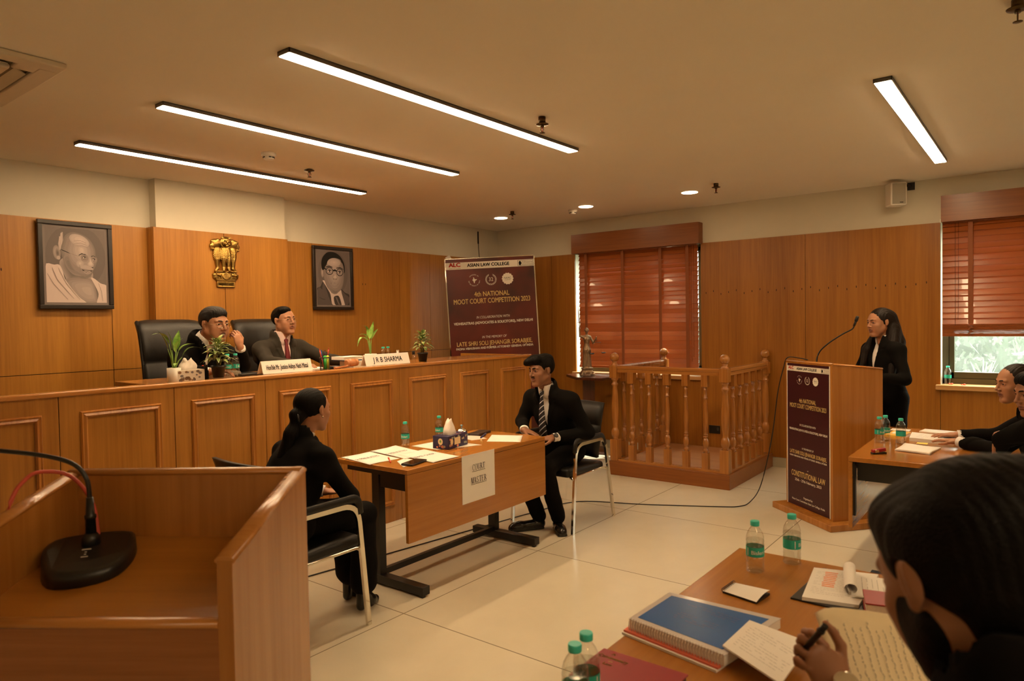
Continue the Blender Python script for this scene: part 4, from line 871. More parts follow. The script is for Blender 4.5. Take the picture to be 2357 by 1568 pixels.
def serif(k, ch, o, R, h, w):
    t, q, sf = .17*h*.8, .05*h, .055*h
    def P2(x, y): return o + R @ Vector((x*w, y*h, 0))
    def poly(ps): k.poly([P2(*p) for p in ps])
    def stem(x, y0=0, y1=1, tw=.2): poly([(x-tw/2, y0), (x+tw/2, y0), (x+tw/2, y1), (x-tw/2, y1)])
    def srf(x, y, l=.2): poly([(x-l, y), (x+l, y), (x+l, y+(.05 if y < .5 else -.05)), (x-l, y+(.05 if y < .5 else -.05))])
    def diag(a, b_, tw): poly([(a[0]-tw/2, a[1]), (a[0]+tw/2, a[1]), (b_[0]+tw/2, b_[1]), (b_[0]-tw/2, b_[1])])
    def bowl(cx, cy, rx, ry, a0, a1, thick=.17, thin_=.06, n=18):
        for i in range(n):
            u, v = a0+(a1-a0)*i/n, a0+(a1-a0)*(i+1)/n
            f = lambda a: thin_+(thick-thin_)*abs(math.cos(a))
            poly([(cx+rx*math.cos(u), cy+ry*math.sin(u)), (cx+rx*math.cos(v), cy+ry*math.sin(v)), (cx+(rx-f(v))*math.cos(v), cy+(ry-thin_)*math.sin(v)), (cx+(rx-f(u))*math.cos(u), cy+(ry-thin_)*math.sin(u))])
    if ch == 'C': bowl(.55, .5, .48, .52, .22*PI, 1.80*PI); poly([(.88, .68), (.96, .68), (.96, 1.0), (.92, 1.0)])
    if ch == 'O': bowl(.5, .5, .48, .52, 0, 2*PI, n=28)
    if ch == 'U': stem(.22, .3, .98); srf(.22, 1, .2); stem(.80, .3, .98, .07); srf(.80, 1, .15); bowl(.49, .34, .37, .36, PI, 2*PI, .19, .06)
    if ch == 'R': stem(.24); srf(.24, 0); srf(.24, 1); bowl(.42, .74, .38, .26, -PI/2, PI/2, .18, .05); poly([(.24, .95), (.45, .95), (.45, 1), (.24, 1)]); poly([(.24, .48), (.45, .48), (.45, .53), (.24, .53)]); diag((.92, 0), (.52, .5), .22)
    if ch == 'T': stem(.5); srf(.5, 0); poly([(.04, .94), (.96, .94), (.96, 1), (.04, 1)]); poly([(.04, .74), (.08, .74), (.13, .94), (.04, .94)]); poly([(.92, .74), (.96, .74), (.96, .94), (.87, .94)])
    if ch == 'M': stem(.10, 0, 1, .07); stem(.88, 0, 1, .2); srf(.10, 0, .13); srf(.88, 0, .2); srf(.10, 1, .1); srf(.90, 1, .16); diag((.47, 0), (.16, 1), .2); diag((.47, 0), (.84, 1), .07)
    if ch == 'A': diag((.80, 0), (.46, 1), .22); diag((.16, 0), (.46, 1), .06); poly([(.27, .30), (.70, .30), (.68, .35), (.29, .35)]); srf(.16, 0, .15); srf(.82, 0, .2)
    if ch == 'S': bowl(.5, .74, .32, .27, .15*PI, 1.45*PI, .17, .06); bowl(.5, .26, .36, .28, -.85*PI, .5*PI, .17, .06); poly([(.80, .76), (.86, .76), (.86, 1), (.82, 1)]); poly([(.12, 0), (.16, 0), (.2, .26), (.12, .26)])
    if ch == 'E': stem(.24); srf(.24, 0); srf(.24, 1); poly([(.2, .95), (.88, .95), (.88, 1), (.2, 1)]); poly([(.2, 0), (.92, 0), (.92, .05), (.2, .05)]); poly([(.3, .48), (.66, .48), (.66, .53), (.3, .53)]); poly([(.84, .74), (.88, .74), (.88, .96), (.80, .96)]); poly([(.88, .04), (.94, .26), (.90, .26), (.82, .04)]); poly([(.62, .36), (.66, .36), (.66, .65), (.62, .65)])
def sign():
    root = thing('paper_sign', 'white paper sign reading COURT MASTER taped to the front of the table', 'sign', (3.33, 2.858, .60))
    y = 2.8585; MB().b2((3.172, y-.0008, .452), (3.49, y, .752), .0).build('sheet', m_paper, root, True)
    k = MB(); R = Matrix(((1, 0, 0), (0, 0, -1), (0, 1, 0)))
    for s_, z, w_ in (('COURT', .665, .125), ('MASTER', .585, .150)):
        cw = w_/len(s_)
        for i, ch in enumerate(s_): serif(k, ch, Vector((3.331-w_/2+i*cw, y-.0015, z-.018)), R, .038, cw*.97)
        k.b2((3.331-w_/2, y-.0014, z-.026), (3.331+w_/2, y-.0009, z-.0235))
        # little serifs under and over the strokes
    k.build('lettering', m_ink, root, True, keep=True)
sign()
def phone():
    root = thing('mobile_phone', 'black mobile phone at the front left corner of the court master table', 'phone', (2.87, 2.97, ZT))
    R = RZ(math.radians(14)); MB().box((2.872, 2.965, ZT+.0075), (.082, .040, .0055), R, .004, 3).build('body', m_black, root, True)
    MB().box((2.872, 2.965, ZT+.0134), (.079, .0375, .0004), R).build('screen', mat('phone_glass', (.005, .005, .006), .05), root, True)
phone()
def pen(lb, a, b_, m1, m2, name='ballpoint_pen', r=.0045):
    a, b_ = Vector(a), Vector(b_); root = thing(name, lb, 'pen', a); d = (b_-a)
    MB().cyl(a, a+d*.62, r).build('barrel', m1, root, True); MB().cyl(a+d*.62, a+d*.9, r*1.12).build('pen_cap', m2, root, True)
    MB().cyl(a+d*.9, b_, r*.9, r*.3).build('tip', m1, root, True)
m_or = mat('orange_plastic', (.75, .09, .03), .35); m_blue = mat('blue_plastic', (.02, .03, .12), .3); m_ylw = mat('cream_plastic', (.7, .5, .22), .35)
pen('orange pen beside the time cards on the court master table', (2.80, 3.09, ZT+.005), (2.90, 3.22, ZT+.005), m_or, m_or)
pen('dark blue pen next to the wallet on the court master table', (3.76, 3.20, ZT+.006), (3.93, 3.29, ZT+.006), m_blue, m_blue, r=.006)
pen('cream pen with dark tip on the court master table', (3.64, 3.09, ZT+.005), (3.71, 3.16, ZT+.005), m_ylw, m_ylw, r=.006)
root = thing('wallet', 'dark brown leather wallet at the back of the court master table', 'wallet', (3.91, 3.33, ZT))
m_wal = mat('brown_leather', (.035, .016, .010), .4, bump=.3, bscale=300)
MB().box((3.91, 3.34, ZT+.008), (.095, .048, .008), RZ(.2), .006, 3).build('cover', m_wal, root, True)
MB().box((3.91, 3.34, ZT+.0165), (.09, .0015, .0008), RZ(.2)).build('seam', m_black, root, True)
root = thing('service_bell', 'chrome service bell with pale blue base behind the tissue box', 'bell', (3.79, 3.41, ZT))
m_lb = mat('pale_blue_enamel', (.25, .42, .55), .25)
MB().lathe([(.052, 0), (.052, .006), (.040, .014), (.012, .016)], 28, (3.79, 3.41, ZT)).build('base', m_lb, root, True)
MB().lathe([(.042, .020), (.041, .030), (.032, .044), (.016, .052), (.001, .054)], 28, (3.79, 3.41, ZT)).build('dome', m_chrome, root, True)
MB().cyl((3.79, 3.41, ZT+.05), (3.79, 3.41, ZT+.070), .004).lathe([(.003, .068), (.011, .072), (.011, .076), (.003, .079)], 16, (3.79, 3.41, ZT)).build('plunger', m_lb, root, True)
def crumple(k, c, s, h, seed=1):
    r = random.Random(seed); n = 18; rings = []
    for i in range(7):
        t = i/6; R_ = s*(1.0-.42*t+.15*math.sin(5*t)); ring = []
        for j in range(n):
            a = 2*PI*j/n; q = R_*(1+.28*math.sin(3*a+seed+t*2)*t+.12*math.sin(7*a-t*3)); ring.append(k.b.verts.new((c[0]+q*math.cos(a), c[1]+q*.62*math.sin(a), c[2]+h*t*(1+.16*math.sin(2*a+seed)))))
        rings.append(ring)
    for i in range(6):
        for j in range(n): k._f([rings[i][j], rings[i][(j+1) % n], rings[i+1][(j+1) % n], rings[i+1][j]], True)
    ct = k.b.verts.new((c[0], c[1], c[2]+h*.80))
    for j in range(n): k._f([rings[-1][j], rings[-1][(j+1) % n], ct], True)
m_tis = mat('tissue', (.86, .78, .70), .85, bump=.3, bscale=60)
def tissue_box(lb, c, h, rz, body, accents, seed, crest):
    root = thing('tissue_box', lb, 'tissue box', c, rz, 'tissue boxes')
    MB().box((0, 0, h[2]), h, None, .002).build('carton', body, root)
    k = MB(); r = random.Random(seed)
    for i in range(34):
        f = r.choice((0, 0, 0, 1, 2)); s_ = r.uniform(.006, .013)
        pts = ell2(0, 0, s_, s_*.8, 8, r.random())
        if f == 0: u, v = r.uniform(-h[0]+.012, h[0]-.012), r.choice((r.uniform(.008, .024), r.uniform(2*h[2]-.022, 2*h[2]-.010), r.uniform(.012, 2*h[2]-.012))); P_ = [(u+x, -h[1]-.0006, v+y) for x, y in pts]
        elif f == 1: u, v = r.uniform(-h[1]+.012, h[1]-.012), r.uniform(.010, .02); P_ = [(-h[0]-.0006, u-x, v+y) for x, y in pts]
        else: u, v = r.uniform(-h[0]+.012, h[0]-.012), r.choice((-1, 1))*r.uniform(h[1]*.6, h[1]-.012); P_ = [(u+x, v+y, 2*h[2]+.0005) for x, y in pts]
        k.mi = r.randrange(2); k.poly(P_)
    k.mi = 2; k.poly([(-h[0]-.001, -x, h[2]*1.15+y) for x, y in ell2(0, 0, .019, .022)]); k.mi = 3; k.poly([(-h[0]-.0014, -x, h[2]*1.2+y) for x, y in ell2(0, 0, .007, .009)])
    if crest:
        k.mi = 4; k.poly([(x, -h[1]-.001, z) for x, z in ((-.045, .022), (.025, .022), (.025, .068), (-.045, .068))]); k.mi = 2; k.poly([(-.075+x, -h[1]-.001, .045+y) for x, y in ell2(0, 0, .016, .020)])
        k.mi = 2; k.text('soft', (.055, -h[1]-.0012, .052), Matrix(((1, 0, 0), (0, 0, -1), (0, 1, 0))), .022, .9, .0008)
    k.build('printed_pattern', accents, root, keep=True)
    k = MB(); crumple(k, (-.01 if crest else .0, 0, 2*h[2]-.004), .052, .095 if crest else .07, seed); k.build('tissue', m_tis, root)
m_navy = mat('navy_carton', (.018, .012, .075), .35); m_peach = mat('peach_print', (.75, .28, .18), .4); m_grn = mat('green_print', (.20, .42, .08), .4); m_crm = mat('cream_print', (.85, .72, .45), .4)
tissue_box('navy floral tissue box on the court master table', (3.405, 3.165, ZT+.0016), (.115, .062, .042), math.radians(8), m_navy, [m_peach, mat('sage_print', (.35, .40, .30), .4), m_crm, m_grn, m_crm], 5, True)
# ================================================================ THINGS ON THE BENCH
ZD = 1.2355
tissue_box('white patterned tissue box on the bench beside the white flower pot', (2.245, 4.36, 1.236), (.085, .05, .036), math.radians(-6), mat('white_carton', (.66, .60, .50), .5), [mat('grey_print', (.18, .16, .16), .5), mat('brown_print', (.22, .12, .06), .5), mat('pale_print', (.62, .56, .48), .5), m_grn, m_crm], 9, False)
def nameplate(x0, x1, y, zb, zt, words, lb, tilt=0, size=.042, sx=.8):
    root = thing('name_plate', lb, 'nameplate', ((x0+x1)/2, y, zb), tilt, 'tent shaped nameplates on the bench')
    h = (x1-x0)/2; H_ = zt-zb; k = MB()
    k.prism([(-h, -.030, 0), (-h, -.004, H_), (-h, .004, H_), (-h, .045, 0), (-h, .042, 0), (-h, .0, H_-.005), (-h, -.027, 0)], (2*h, 0, 0)); k.build('card', m_paper, root)
    a = math.atan2(.026, H_); R = Matrix(((1, 0, 0), (0, math.sin(a), -math.cos(a)), (0, math.cos(a), math.sin(a))))
    k = MB(); k.text(words, Vector((0, -.0196, H_*.47)), R, size, sx, size*.012); k.build('lettering', m_ink, root, keep=True)
nameplate(2.715, 3.12, 4.285, 1.247, 1.335, "Hon'ble Mr. Justice Aditya Nath Mittal", "white nameplate lettered Hon'ble Mr. Justice Aditya Nath Mittal", 0, .050, .44)
nameplate(3.625, 4.10, 4.285, 1.247, 1.335, 'J R B SHARMA', 'white nameplate lettered J R B SHARMA on the bench', 0, .060, .84)
def leafmesh(k, base, tip, wid, droop=.15, fold=.25, n=8, side=None, mi=0):
    base, tip = Vector(base), Vector(tip); d = tip-base; L_ = d.length; s_ = Vector(side) if side is not None else d.cross(Vector((0, 0, 1)))
    if s_.length < 1e-4: s_ = Vector((1, 0, 0))
    s_.normalize(); up = s_.cross(d).normalized(); up = up if up.z > 0 else -up
    prev = None; k.mi = mi
    for i in range(n+1):
        t = i/n; c = base+d*t+up*(L_*droop*4*t*(1-t)); w_ = wid*math.sin(PI*min(1, t**.75))*(1-.15*t)+.0004
        row = [k.b.verts.new(c-s_*w_+up*fold*w_), k.b.verts.new(c-s_*w_*.5+up*fold*w_*.4), k.b.verts.new(c), k.b.verts.new(c+s_*w_*.5+up*fold*w_*.4), k.b.verts.new(c+s_*w_+up*fold*w_)]
        if prev:
            for j in range(4): k._f([prev[j], prev[j+1], row[j+1], row[j]], True)
        prev = row
def leaf_material(name, c1, c2, scale=18):
    m, N, L, b = nt(name); tc = N.new('ShaderNodeTexCoord'); nz = N.new('ShaderNodeTexNoise'); nz.inputs['Scale'].default_value = scale; nz.inputs['Detail'].default_value = 4; nz.inputs['Distortion'].default_value = 1.5
    cr = N.new('ShaderNodeValToRGB'); cr.color_ramp.elements[0].position = .42; cr.color_ramp.elements[1].position = .58; cr.color_ramp.elements[0].color = (*c1, 1); cr.color_ramp.elements[1].color = (*c2, 1)
    L.new(tc.outputs['Object'], nz.inputs['Vector']); L.new(nz.outputs['Fac'], cr.inputs[0]); L.new(cr.outputs[0], b.inputs['Base Color']); b.inputs['Roughness'].default_value = .35; return m
m_lily = leaf_material('lily_leaf', (.10, .24, .03), (.28, .48, .09), 14); m_vari = leaf_material('variegated_leaf', (.05, .13, .02), (.52, .58, .22), 70); m_stem = mat('green_stem', (.22, .38, .08), .5)
m_brown = mat('brown_stem', (.14, .12, .04), .6)
def lily(c, r, h, leaves, lb):
    c = Vector(c); root = thing('potted_peace_lily', lb, 'plant', c, 0, 'broad leaved plants in white pots')
    MB().lathe([(r*.92, 0), (r, .006), (r, h), (r*.9, h), (r*.88, h-.008)], 32, c).build('pot', m_pot, root, True)
    k = MB().lathe([(r*.88, h-.012), (.001, h-.004)], 24, c, cap=False)
    for i in range(26):
        a = i*2.4; q = r*.82*math.sqrt(i/26); k.ball(c+Vector((q*math.cos(a), q*math.sin(a), h-.004)), .008, 6, rr=(.009, .007, .006))
    k.build('pebbles', m_soil, root, True)
    for (b_, t, w_, dr) in leaves:
        B, T = c+Vector(b_), c+Vector(t); k = MB(); leafmesh(k, B, T, w_, dr, .25, 10, side=None if len(b_) < 4 else None)
        lf = k.build('leaf', m_lily, root, True)
        s0 = c+Vector((b_[0]*.12, b_[1]*.12, h-.005)); MB().tube([s0, s0.lerp(B, .5)+Vector((0, 0, .012)), B], [.0045, .0035, .0022], 6).build('stem', m_stem, lf, True)
lily((2.155, 4.36, 1.236), .041, .088, [((-.035, -.02, .24), (-.155, -.05, .300), .016, .25), ((-.035, 0, .21), (-.085, .02, .33), .026, .05), ((.0, .02, .20), (-.02, .03, .325), .026, .05), ((.02, 0, .20), (.055, .03, .325), .025, .06), ((.0, -.03, .185), (.03, -.06, .275), .034, .12), ((.03, 0, .19), (.125, -.03, .235), .034, .14), ((.05, -.01, .155), (.165, -.04, .205), .020, .25), ((-.01, -.05, .12), (-.03, -.07, .10), .012, .1)], 'bright green leafy plant in a white pot before the left judge')
lily((3.815, 4.42, 1.236), .049, .098, [((-.03, 0, .225), (-.11, .01, .255), .022, .22), ((-.02, .02, .235), (-.085, .0, .330), .013, .40), ((-.03, -.02, .20), (-.155, -.02, .160), .020, .42), ((-.01, 0, .22), (.035, .0, .365), .032, -.04), ((.0, -.01, .215), (.06, -.03, .305), .038, .02)], 'single tall leafy plant in a white pot behind the right nameplate')
def bushy(c, s, lb, seed, n=46, pk=1.0):
    c = Vector(c); root = thing('potted_foliage_plant', lb, 'plant', c, 0, 'variegated plants in black pots'); h = .078*s*pk
    MB().lathe([(.033*s, 0), (.043*s, h-.012), (.047*s, h-.012), (.048*s, h), (.044*s, h), (.042*s, h-.01)], 28, c).build('pot', m_black, root, True)
    MB().lathe([(.042*s, h-.014), (.001, h-.010)], 20, c, cap=False).build('soil', m_earth, root, True)
    r = random.Random(seed); st = MB(); tops = []
    for i in range(4):
        a = i*1.9+seed; e = c+Vector((.022*math.cos(a), .022*math.sin(a), h+.13*s)); st.tube([c+Vector((.008*math.cos(a), .008*math.sin(a), h-.01)), e.lerp(c, .4)+Vector((0, 0, .03)), e], [.004, .0035, .0025], 6); tops.append((c+Vector((0, 0, h)), e))
    st.build('stem', m_brown, root, True)
    for i in range(n):
        a = i*2.39996; t = (i+.5)/n; z = h+(.025+.135*t)*s; q = (.012+.008*r.random())*s; L_ = (.085*(1-.45*t)+.02*r.random())*s
        B = c+Vector((q*math.cos(a), q*math.sin(a), z)); el = -.25+1.0*t*t+r.uniform(-.25, .25); T = B+Vector((math.cos(a)*math.cos(el), math.sin(a)*math.cos(el), math.sin(el)))*L_
        k = MB(); leafmesh(k, B, T, .017*s, .16, .3, 6); k.build('leaf', m_vari, root, True)
bushy((2.40, 4.27, 1.249), 1.0, 'yellow green bushy plant in a black pot before the left judge', 2, 44)
bushy((4.245, 4.25, 1.249), 1.0, 'cream edged bushy plant in a black pot at the right end of the bench', 5, 44)
def pen_holder():
    c = Vector((3.285, 4.33, 1.236)); root = thing('pen_holder', 'black mesh pen holder between the two nameplates', 'pen holder', c)
    k = MB(); r = .036
    for i in range(22):
        a = 2*PI*i/22
        for s_ in (-1, 1): k.tube([c+Vector((r*math.cos(a+s_*t*1.1), r*math.sin(a+s_*t*1.1), .098*t)) for t in (0, .25, .5, .75, 1)], .0009, 4)
    k.lathe([(r+.002, 0), (r+.002, .004)], 28, c).lathe([(r, .092), (r+.003, .092), (r+.003, .1), (r, .1)], 28, c, cap=False).build('mesh_cup', m_black, root, True)
    for i, (dx, dy, lx, l, m_, lb) in enumerate(((-.02, 0, -.030, .16, m_or, 'red pencil leaning left in the pen holder'), (-.008, .01, -.02, .15, mat('bright_blue', (.02, .12, .5), .3), 'blue pen in the pen holder'), (.02, 0, .022, .165, mat('red_pencil', (.5, .04, .03), .4), 'red pencil leaning right in the pen holder'), (.012, .012, .0, .15, m_black, 'black pen in the pen holder'))):
        a = c+Vector((dx*.4, dy, .006)); b_ = a+Vector((dx+lx*.6, dy*.3, l)); pen(lb, a, b_, m_, m_, 'pencil' if 'pencil' in lb else 'ballpoint_pen', .0038)
    for dx, m_, lb in ((-.006, mat('highlighter_green', (.05, .6, .10), .4), 'green highlighter in the pen holder'), (.018, mat('highlighter_yellow', (.65, .70, .05), .4), 'yellow highlighter in the pen holder')):
        q = thing('highlighter_pen', lb, 'pen', c+Vector((dx, -.012, .01))); MB().cyl(c+Vector((dx, -.012, .01)), c+Vector((dx, -.012, .095)), .010).ball(c+Vector((dx, -.012, .100)), .012, 14, rr=(.014, .012, .012)).build('body', m_, q, True)
pen_holder()
def gavel():
    m_gv = wood('gavel_wood', (.38, .13, .05), (.55, .24, .10), 0, .2, .6, 60, 12)
    root = thing('gavel', 'polished wooden gavel lying on the bench right of the pen holder', 'gavel', (3.43, 4.24, 1.25))
    c = Vector((3.495, 4.275, 1.283)); d = Vector((.98, .15, 0)).normalized(); R = axes(d); R = Matrix((R.col[0], -R.col[2], R.col[1])).transposed()
    MB().lathe([(.020, -.062), (.028, -.054), (.030, -.044), (.024, -.038), (.026, -.033), (.030, -.028), (.032, 0), (.030, .028), (.026, .033), (.024, .038), (.030, .044), (.028, .054), (.020, .062)], 28, c, R).build('head', m_gv, root, True)
    MB().tube([c+Vector((-.01, -.01, -.014)), c+Vector((-.09, -.045, -.022)), c+Vector((-.17, -.07, -.025)), c+Vector((-.23, -.085, -.025))], [.009, .007, .008, .009], 12).build('handle', m_gv, root, True)
    q = thing('sound_block', 'black sound block beside the gavel head', 'gavel block', (3.40, 4.33, 1.236)); MB().lathe([(.046, 0), (.048, .006), (.048, .020), (.042, .026)], 28, (3.40, 4.36, 1.2355)).build('disc', m_black, q, True)
gavel()
def book(name, lb, c, h, rz, cover, pages, cat='book', grp=None):
    root = thing(name, lb, cat, c, rz, grp)
    MB().box((0, 0, .0015), (h[0], h[1], .0015)).box((0, 0, h[2]*2-.0015), (h[0], h[1], .0015)).box((-h[0]+.001, 0, h[2]), (.0015, h[1], h[2])).build('cover', cover, root)
    MB().box((.002, 0, h[2]), (h[0]-.004, h[1]-.004, h[2]-.002)).build('pages', pages, root)
    return root
m_pg = mat('page_edges', (.68, .58, .45), .8, var=.1, vscale=200)
book('bound_volume', 'cream bound volume at the bottom of the stack behind the gavel', (3.66, 4.42, ZD), (.10, .08, .026), .05, m_paper, m_pg, grp='volumes behind the gavel')
book('bound_volume', 'dark covered folder in the middle of the stack behind the gavel', (3.62, 4.44, ZD+.054), (.11, .08, .004), .0, m_blue, m_pg, grp='volumes behind the gavel')
book('bound_volume', 'open edged paper volume on top of the stack behind the gavel', (3.60, 4.44, ZD+.064), (.105, .08, .012), -.04, m_paper, m_pg, grp='volumes behind the gavel')
sheet('open_file', 'white open papers on the desk left of the pen holder', 'papers', [(3.13, 4.40), (3.40, 4.40), (3.42, 4.62), (3.15, 4.62)], ZD, None, None, None, .012)
sheet('paper_sheet', 'white paper pad on the desk just left of the first nameplate', 'papers', [(2.66, 4.42), (2.80, 4.42), (2.80, 4.60), (2.66, 4.60)], ZD, None, None, None, .012)
book('file_folder', 'yellowish file lying behind the pair of small bottles', (2.50, 4.44, ZD), (.07, .07, .012), 0, m_pg, m_pg, 'file')
root = thing('laptop', 'black closed laptop lying on the desk before the left judge', 'laptop', (2.78, 4.45, ZD))
MB().box((2.715, 4.46, ZD+.009), (.10, .10, .008), None, .003).build('body', m_black, root, True)
root = thing('rolled_papers', 'dark rolled spectacles case beside the small bottles', 'case', (2.62, 4.45, ZD)); MB().cyl((2.62, 4.40, ZD+.02), (2.62, 4.54, ZD+.02), .019).build('roll', mat('grey_case', (.3, .27, .22), .5), root, True)
def pump(lb, c, m_liq):
    c = Vector(c); root = thing('sanitizer_bottle', lb, 'bottle', c, 0, 'small black capped bottles on the bench')
    MB().lathe([(.016, 0), (.017, .004), (.017, .055), (.012, .062), (.008, .066)], 20, c).build('bottle', m_liq, root, True)
    MB().lathe([(.0125, .064), (.0125, .092), (.011, .095)], 20, c).build('cap', m_black, root, True)
pump('clear bottle with black cap beside the right black pot', (4.165, 4.28, 1.249), m_pet)
pump('black capped bottle behind the left black pot', (2.375, 4.38, 1.236), m_ink)
q = thing('folded_tissue', 'white folded tissue sticking up behind the right nameplate', 'tissue', (4.20, 4.52, ZD)); k = MB(); crumple(k, (4.19, 4.50, ZD), .022, .10, 4); k.build('tissue', m_tis, q, True)
# ================================================================ NEAR TABLE THINGS
m_bluec = mat('blue_card', (.025, .13, .42), .25); m_clear = mat('clear_cover', (.62, .58, .56), .15, Alpha=1.0); m_coral = mat('coral_paper', (.80, .18, .10), .6)
def para(k, P0, u, v, rows, w_, z, seed, hgt=.0012, gap=.006, m_=0, dens=.8):
    r = random.Random(seed); k.mi = m_
    for i in range(rows):
        x = 0; L_ = w_*(1 if r.random() < .8 else r.uniform(.3, .8))
        while x < L_:
            l = r.uniform(.004, .013)
            if r.random() < dens: k.quad(*[P0+u*(x+a)-v*(i*gap+b_)+Vector((0, 0, z)) for a, b_ in ((0, 0), (0, hgt), (l, hgt), (l, 0))])
            x += l+.0025
def blue_docs():
    P = [Vector((1.62, .875, 0)), Vector((1.57, .60, 0)), Vector((1.85, .555, 0)), Vector((1.845, .865, 0))]
    c = sum(P, Vector())/4; u = (P[2]-P[1]).normalized(); root = thing('spiral_bound_report', 'blue covered spiral bound report on top of the pile on the near table', 'report', (c.x, c.y, ZT+.02), 0)
    def inset(f, z): return [(*(c+(p-c)*f).xy, z) for p in P]
    MB().prism(inset(1, ZT+.012), (0, 0, .024)).build('pages', m_paper, root, True)
    k = MB().prism(inset(1.01, ZT+.0365), (0, 0, .0012)); k.build('clear_cover', m_clear, root, True)
    k = MB().prism([(*(P[0].lerp(P[1], .04)+u*.022).xy, ZT+.0378), (*(P[1].lerp(P[0], .06)+u*.022).xy, ZT+.0378), (*(P[2].lerp(P[3], .06)-u*.022).xy, ZT+.0378), (*(P[3].lerp(P[2], .06)-u*.02).xy, ZT+.0378)], (0, 0, .0006)); card = k.build('blue_card', m_bluec, root, True)
    k = MB(); vv = (P[0]-P[1]).normalized()
    para(k, P[1]+u*.20+vv*.07, vv, -(-u), 3, .15, ZT+.0387, 2, .002, .012); para(k, P[1]+u*.13+vv*.09, vv, u*1, 4, .11, ZT+.0387, 3, .002, .012); k.build('print', mat('dark_blue_print', (.01, .05, .22), .5), card, True)
    k = MB(); n = 34
    for i in range(n):
        q = P[0].lerp(P[1], (i+.5)/n); R = [q+u*.008*math.cos(a)*1.0-u*.001+Vector((0, 0, ZT+.024+.016*math.sin(a))) for a in [2*PI*j/10 for j in range(10)]]; k.tube(R, .0011, 4, closed=True)
    k.build('spiral_binding', m_white, root, True)
    c2 = thing('paper_stack', 'coral topped stack of papers under the blue spiral report', 'papers', (c.x, c.y, ZT)); d = Vector((-.02, .015, 0))
    MB().prism([(p.x-.02, p.y+.012, ZT) for p in P], (0, 0, .006)).build('white_sheets', m_paper, c2, True); MB().prism([(p.x-.014, p.y+.010, ZT+.0062) for p in P], (0, 0, .005)).build('coral_sheets', m_coral, c2, True)
blue_docs()
def printed(name, lb, pts, z, th, seed, hi=None, cat='papers', rows=16, m_=None):
    root = thing(name, lb, cat, (sum(p[0] for p in pts)/4, sum(p[1] for p in pts)/4, z)); P = [Vector((p[0], p[1], 0)) for p in pts]
    MB().prism([(p.x, p.y, z) for p in P], (0, 0, th)).build('sheets', m_ or m_paper, root, True)
    u = (P[1]-P[0]).normalized(); v = -(P[3]-P[0]).normalized(); w_ = (P[1]-P[0]).length; hh = (P[3]-P[0]).length
    k = MB(); para(k, P[3]+u*w_*.1+v*hh*.12, u, -v, rows, w_*.8, z+th+.0004, seed, .0013, hh*.76/rows)
    k.build('print', m_grey_ink, root, True)
    if hi:
        k = MB(); nl = 9
        for j in range(nl):
            y0 = hi[1]+(hi[3]-hi[1])*j/nl; y1 = y0+(hi[3]-hi[1])/nl*.62; k.quad(*[P[3]+u*w_*a+v*hh*b_+Vector((0, 0, z+th+.0002)) for a, b_ in ((hi[0]+.01*(j % 3), y1), (hi[2]-.01*(j % 2), y1), (hi[2]-.01*(j % 2), y0), (hi[0]+.01*(j % 3), y0))])
        k.build('highlighted_lines', mat('orange_highlighter', (.85, .30, .14), .6), root, True)
printed('stapled_papers', 'white stapled papers held over the blue report on the near table', [(1.60, .615), (1.50, .45), (1.735, .45), (1.775, .61)], ZT+.042, .004, 11, rows=10)
printed('printed_notes', 'printed notes with orange highlighted lines at the far side of the near table', [(2.09, .565), (2.12, .42), (2.41, .42), (2.36, .60)], ZT+.004, .010, 21, (.25, .1, .5, .62), rows=16)
book('black_folder', 'black folder under the highlighted printed notes', (2.24, .47, ZT), (.155, .12, .002), -.05, m_black, m_black, 'folder')
def roll():
    root = thing('folded_notepad', 'handwritten notepad with its pages curled over, lying on the highlighted notes', 'notepad', (2.26, .46, ZT+.015)); z = ZT+.015
    c = Vector((2.27, .40, z)); u = Vector((.97, .22, 0)); v = Vector((-.22, .97, 0))
    MB().prism([c-u*.10-v*.05, c+u*.09-v*.06, c+u*.10+v*.07, c-u*.09+v*.07], (0, 0, .004)).build('pages', m_paper, root, True)
    k = MB(); pts = []
    for i in range(22):
        a = -PI/2+i*.36; r_ = .021-.0006*i; pts.append((math.cos(a)*r_, math.sin(a)*r_+.022))
    o = c+v*.07; rows = [[k.b.verts.new(o+u*x+v*p[0]*1.1+Vector((0, 0, p[1]+.004))) for p in pts] for x in (-.10, .10)]
    for i in range(len(pts)-1): k._f([rows[0][i], rows[1][i], rows[1][i+1], rows[0][i+1]], True)
    k.build('curled_pages', m_paper, root, True)
    k = MB(); para(k, c-u*.08+v*.04, u, v, 6, .15, .0046, 8, .0012, .014); k.build('handwriting', m_grey_ink, root, True)
roll()
def pocket_pad():
    root = thing('pocket_notepad', 'small open pocket notepad in the middle of the near table', 'notepad', (2.05, .715, ZT)); P = [(1.995, .665), (2.085, .655), (2.105, .770), (2.02, .775)]
    MB().prism([(x, y, ZT) for x, y in P], (0, 0, .006)).build('cover', m_black, root, True); k = MB(); n = 8
    g = [[k.b.verts.new((*(Vector(P[0]).lerp(Vector(P[1]), i/n).lerp(Vector(P[3]).lerp(Vector(P[2]), i/n), j/n)), ZT+.0065+.010*math.sin(i/n*2.2)*(1-j/n))) for j in range(n+1)] for i in range(n+1)]
    for i in range(n):
        for j in range(n): k._f([g[i][j], g[i+1][j], g[i+1][j+1], g[i][j+1]], True)
    k.build('page', m_paper, root, True)
    k = MB()
    for i in range(12): q = Vector(P[3]).lerp(Vector(P[2]), (i+.5)/12); k.tube([(q.x, q.y+.005*math.cos(a), ZT+.008+.006*math.sin(a)) for a in [j*2*PI/8 for j in range(8)]], .0008, 4, closed=True)
    k.build('wire_binding', m_black, root, True)
pocket_pad()
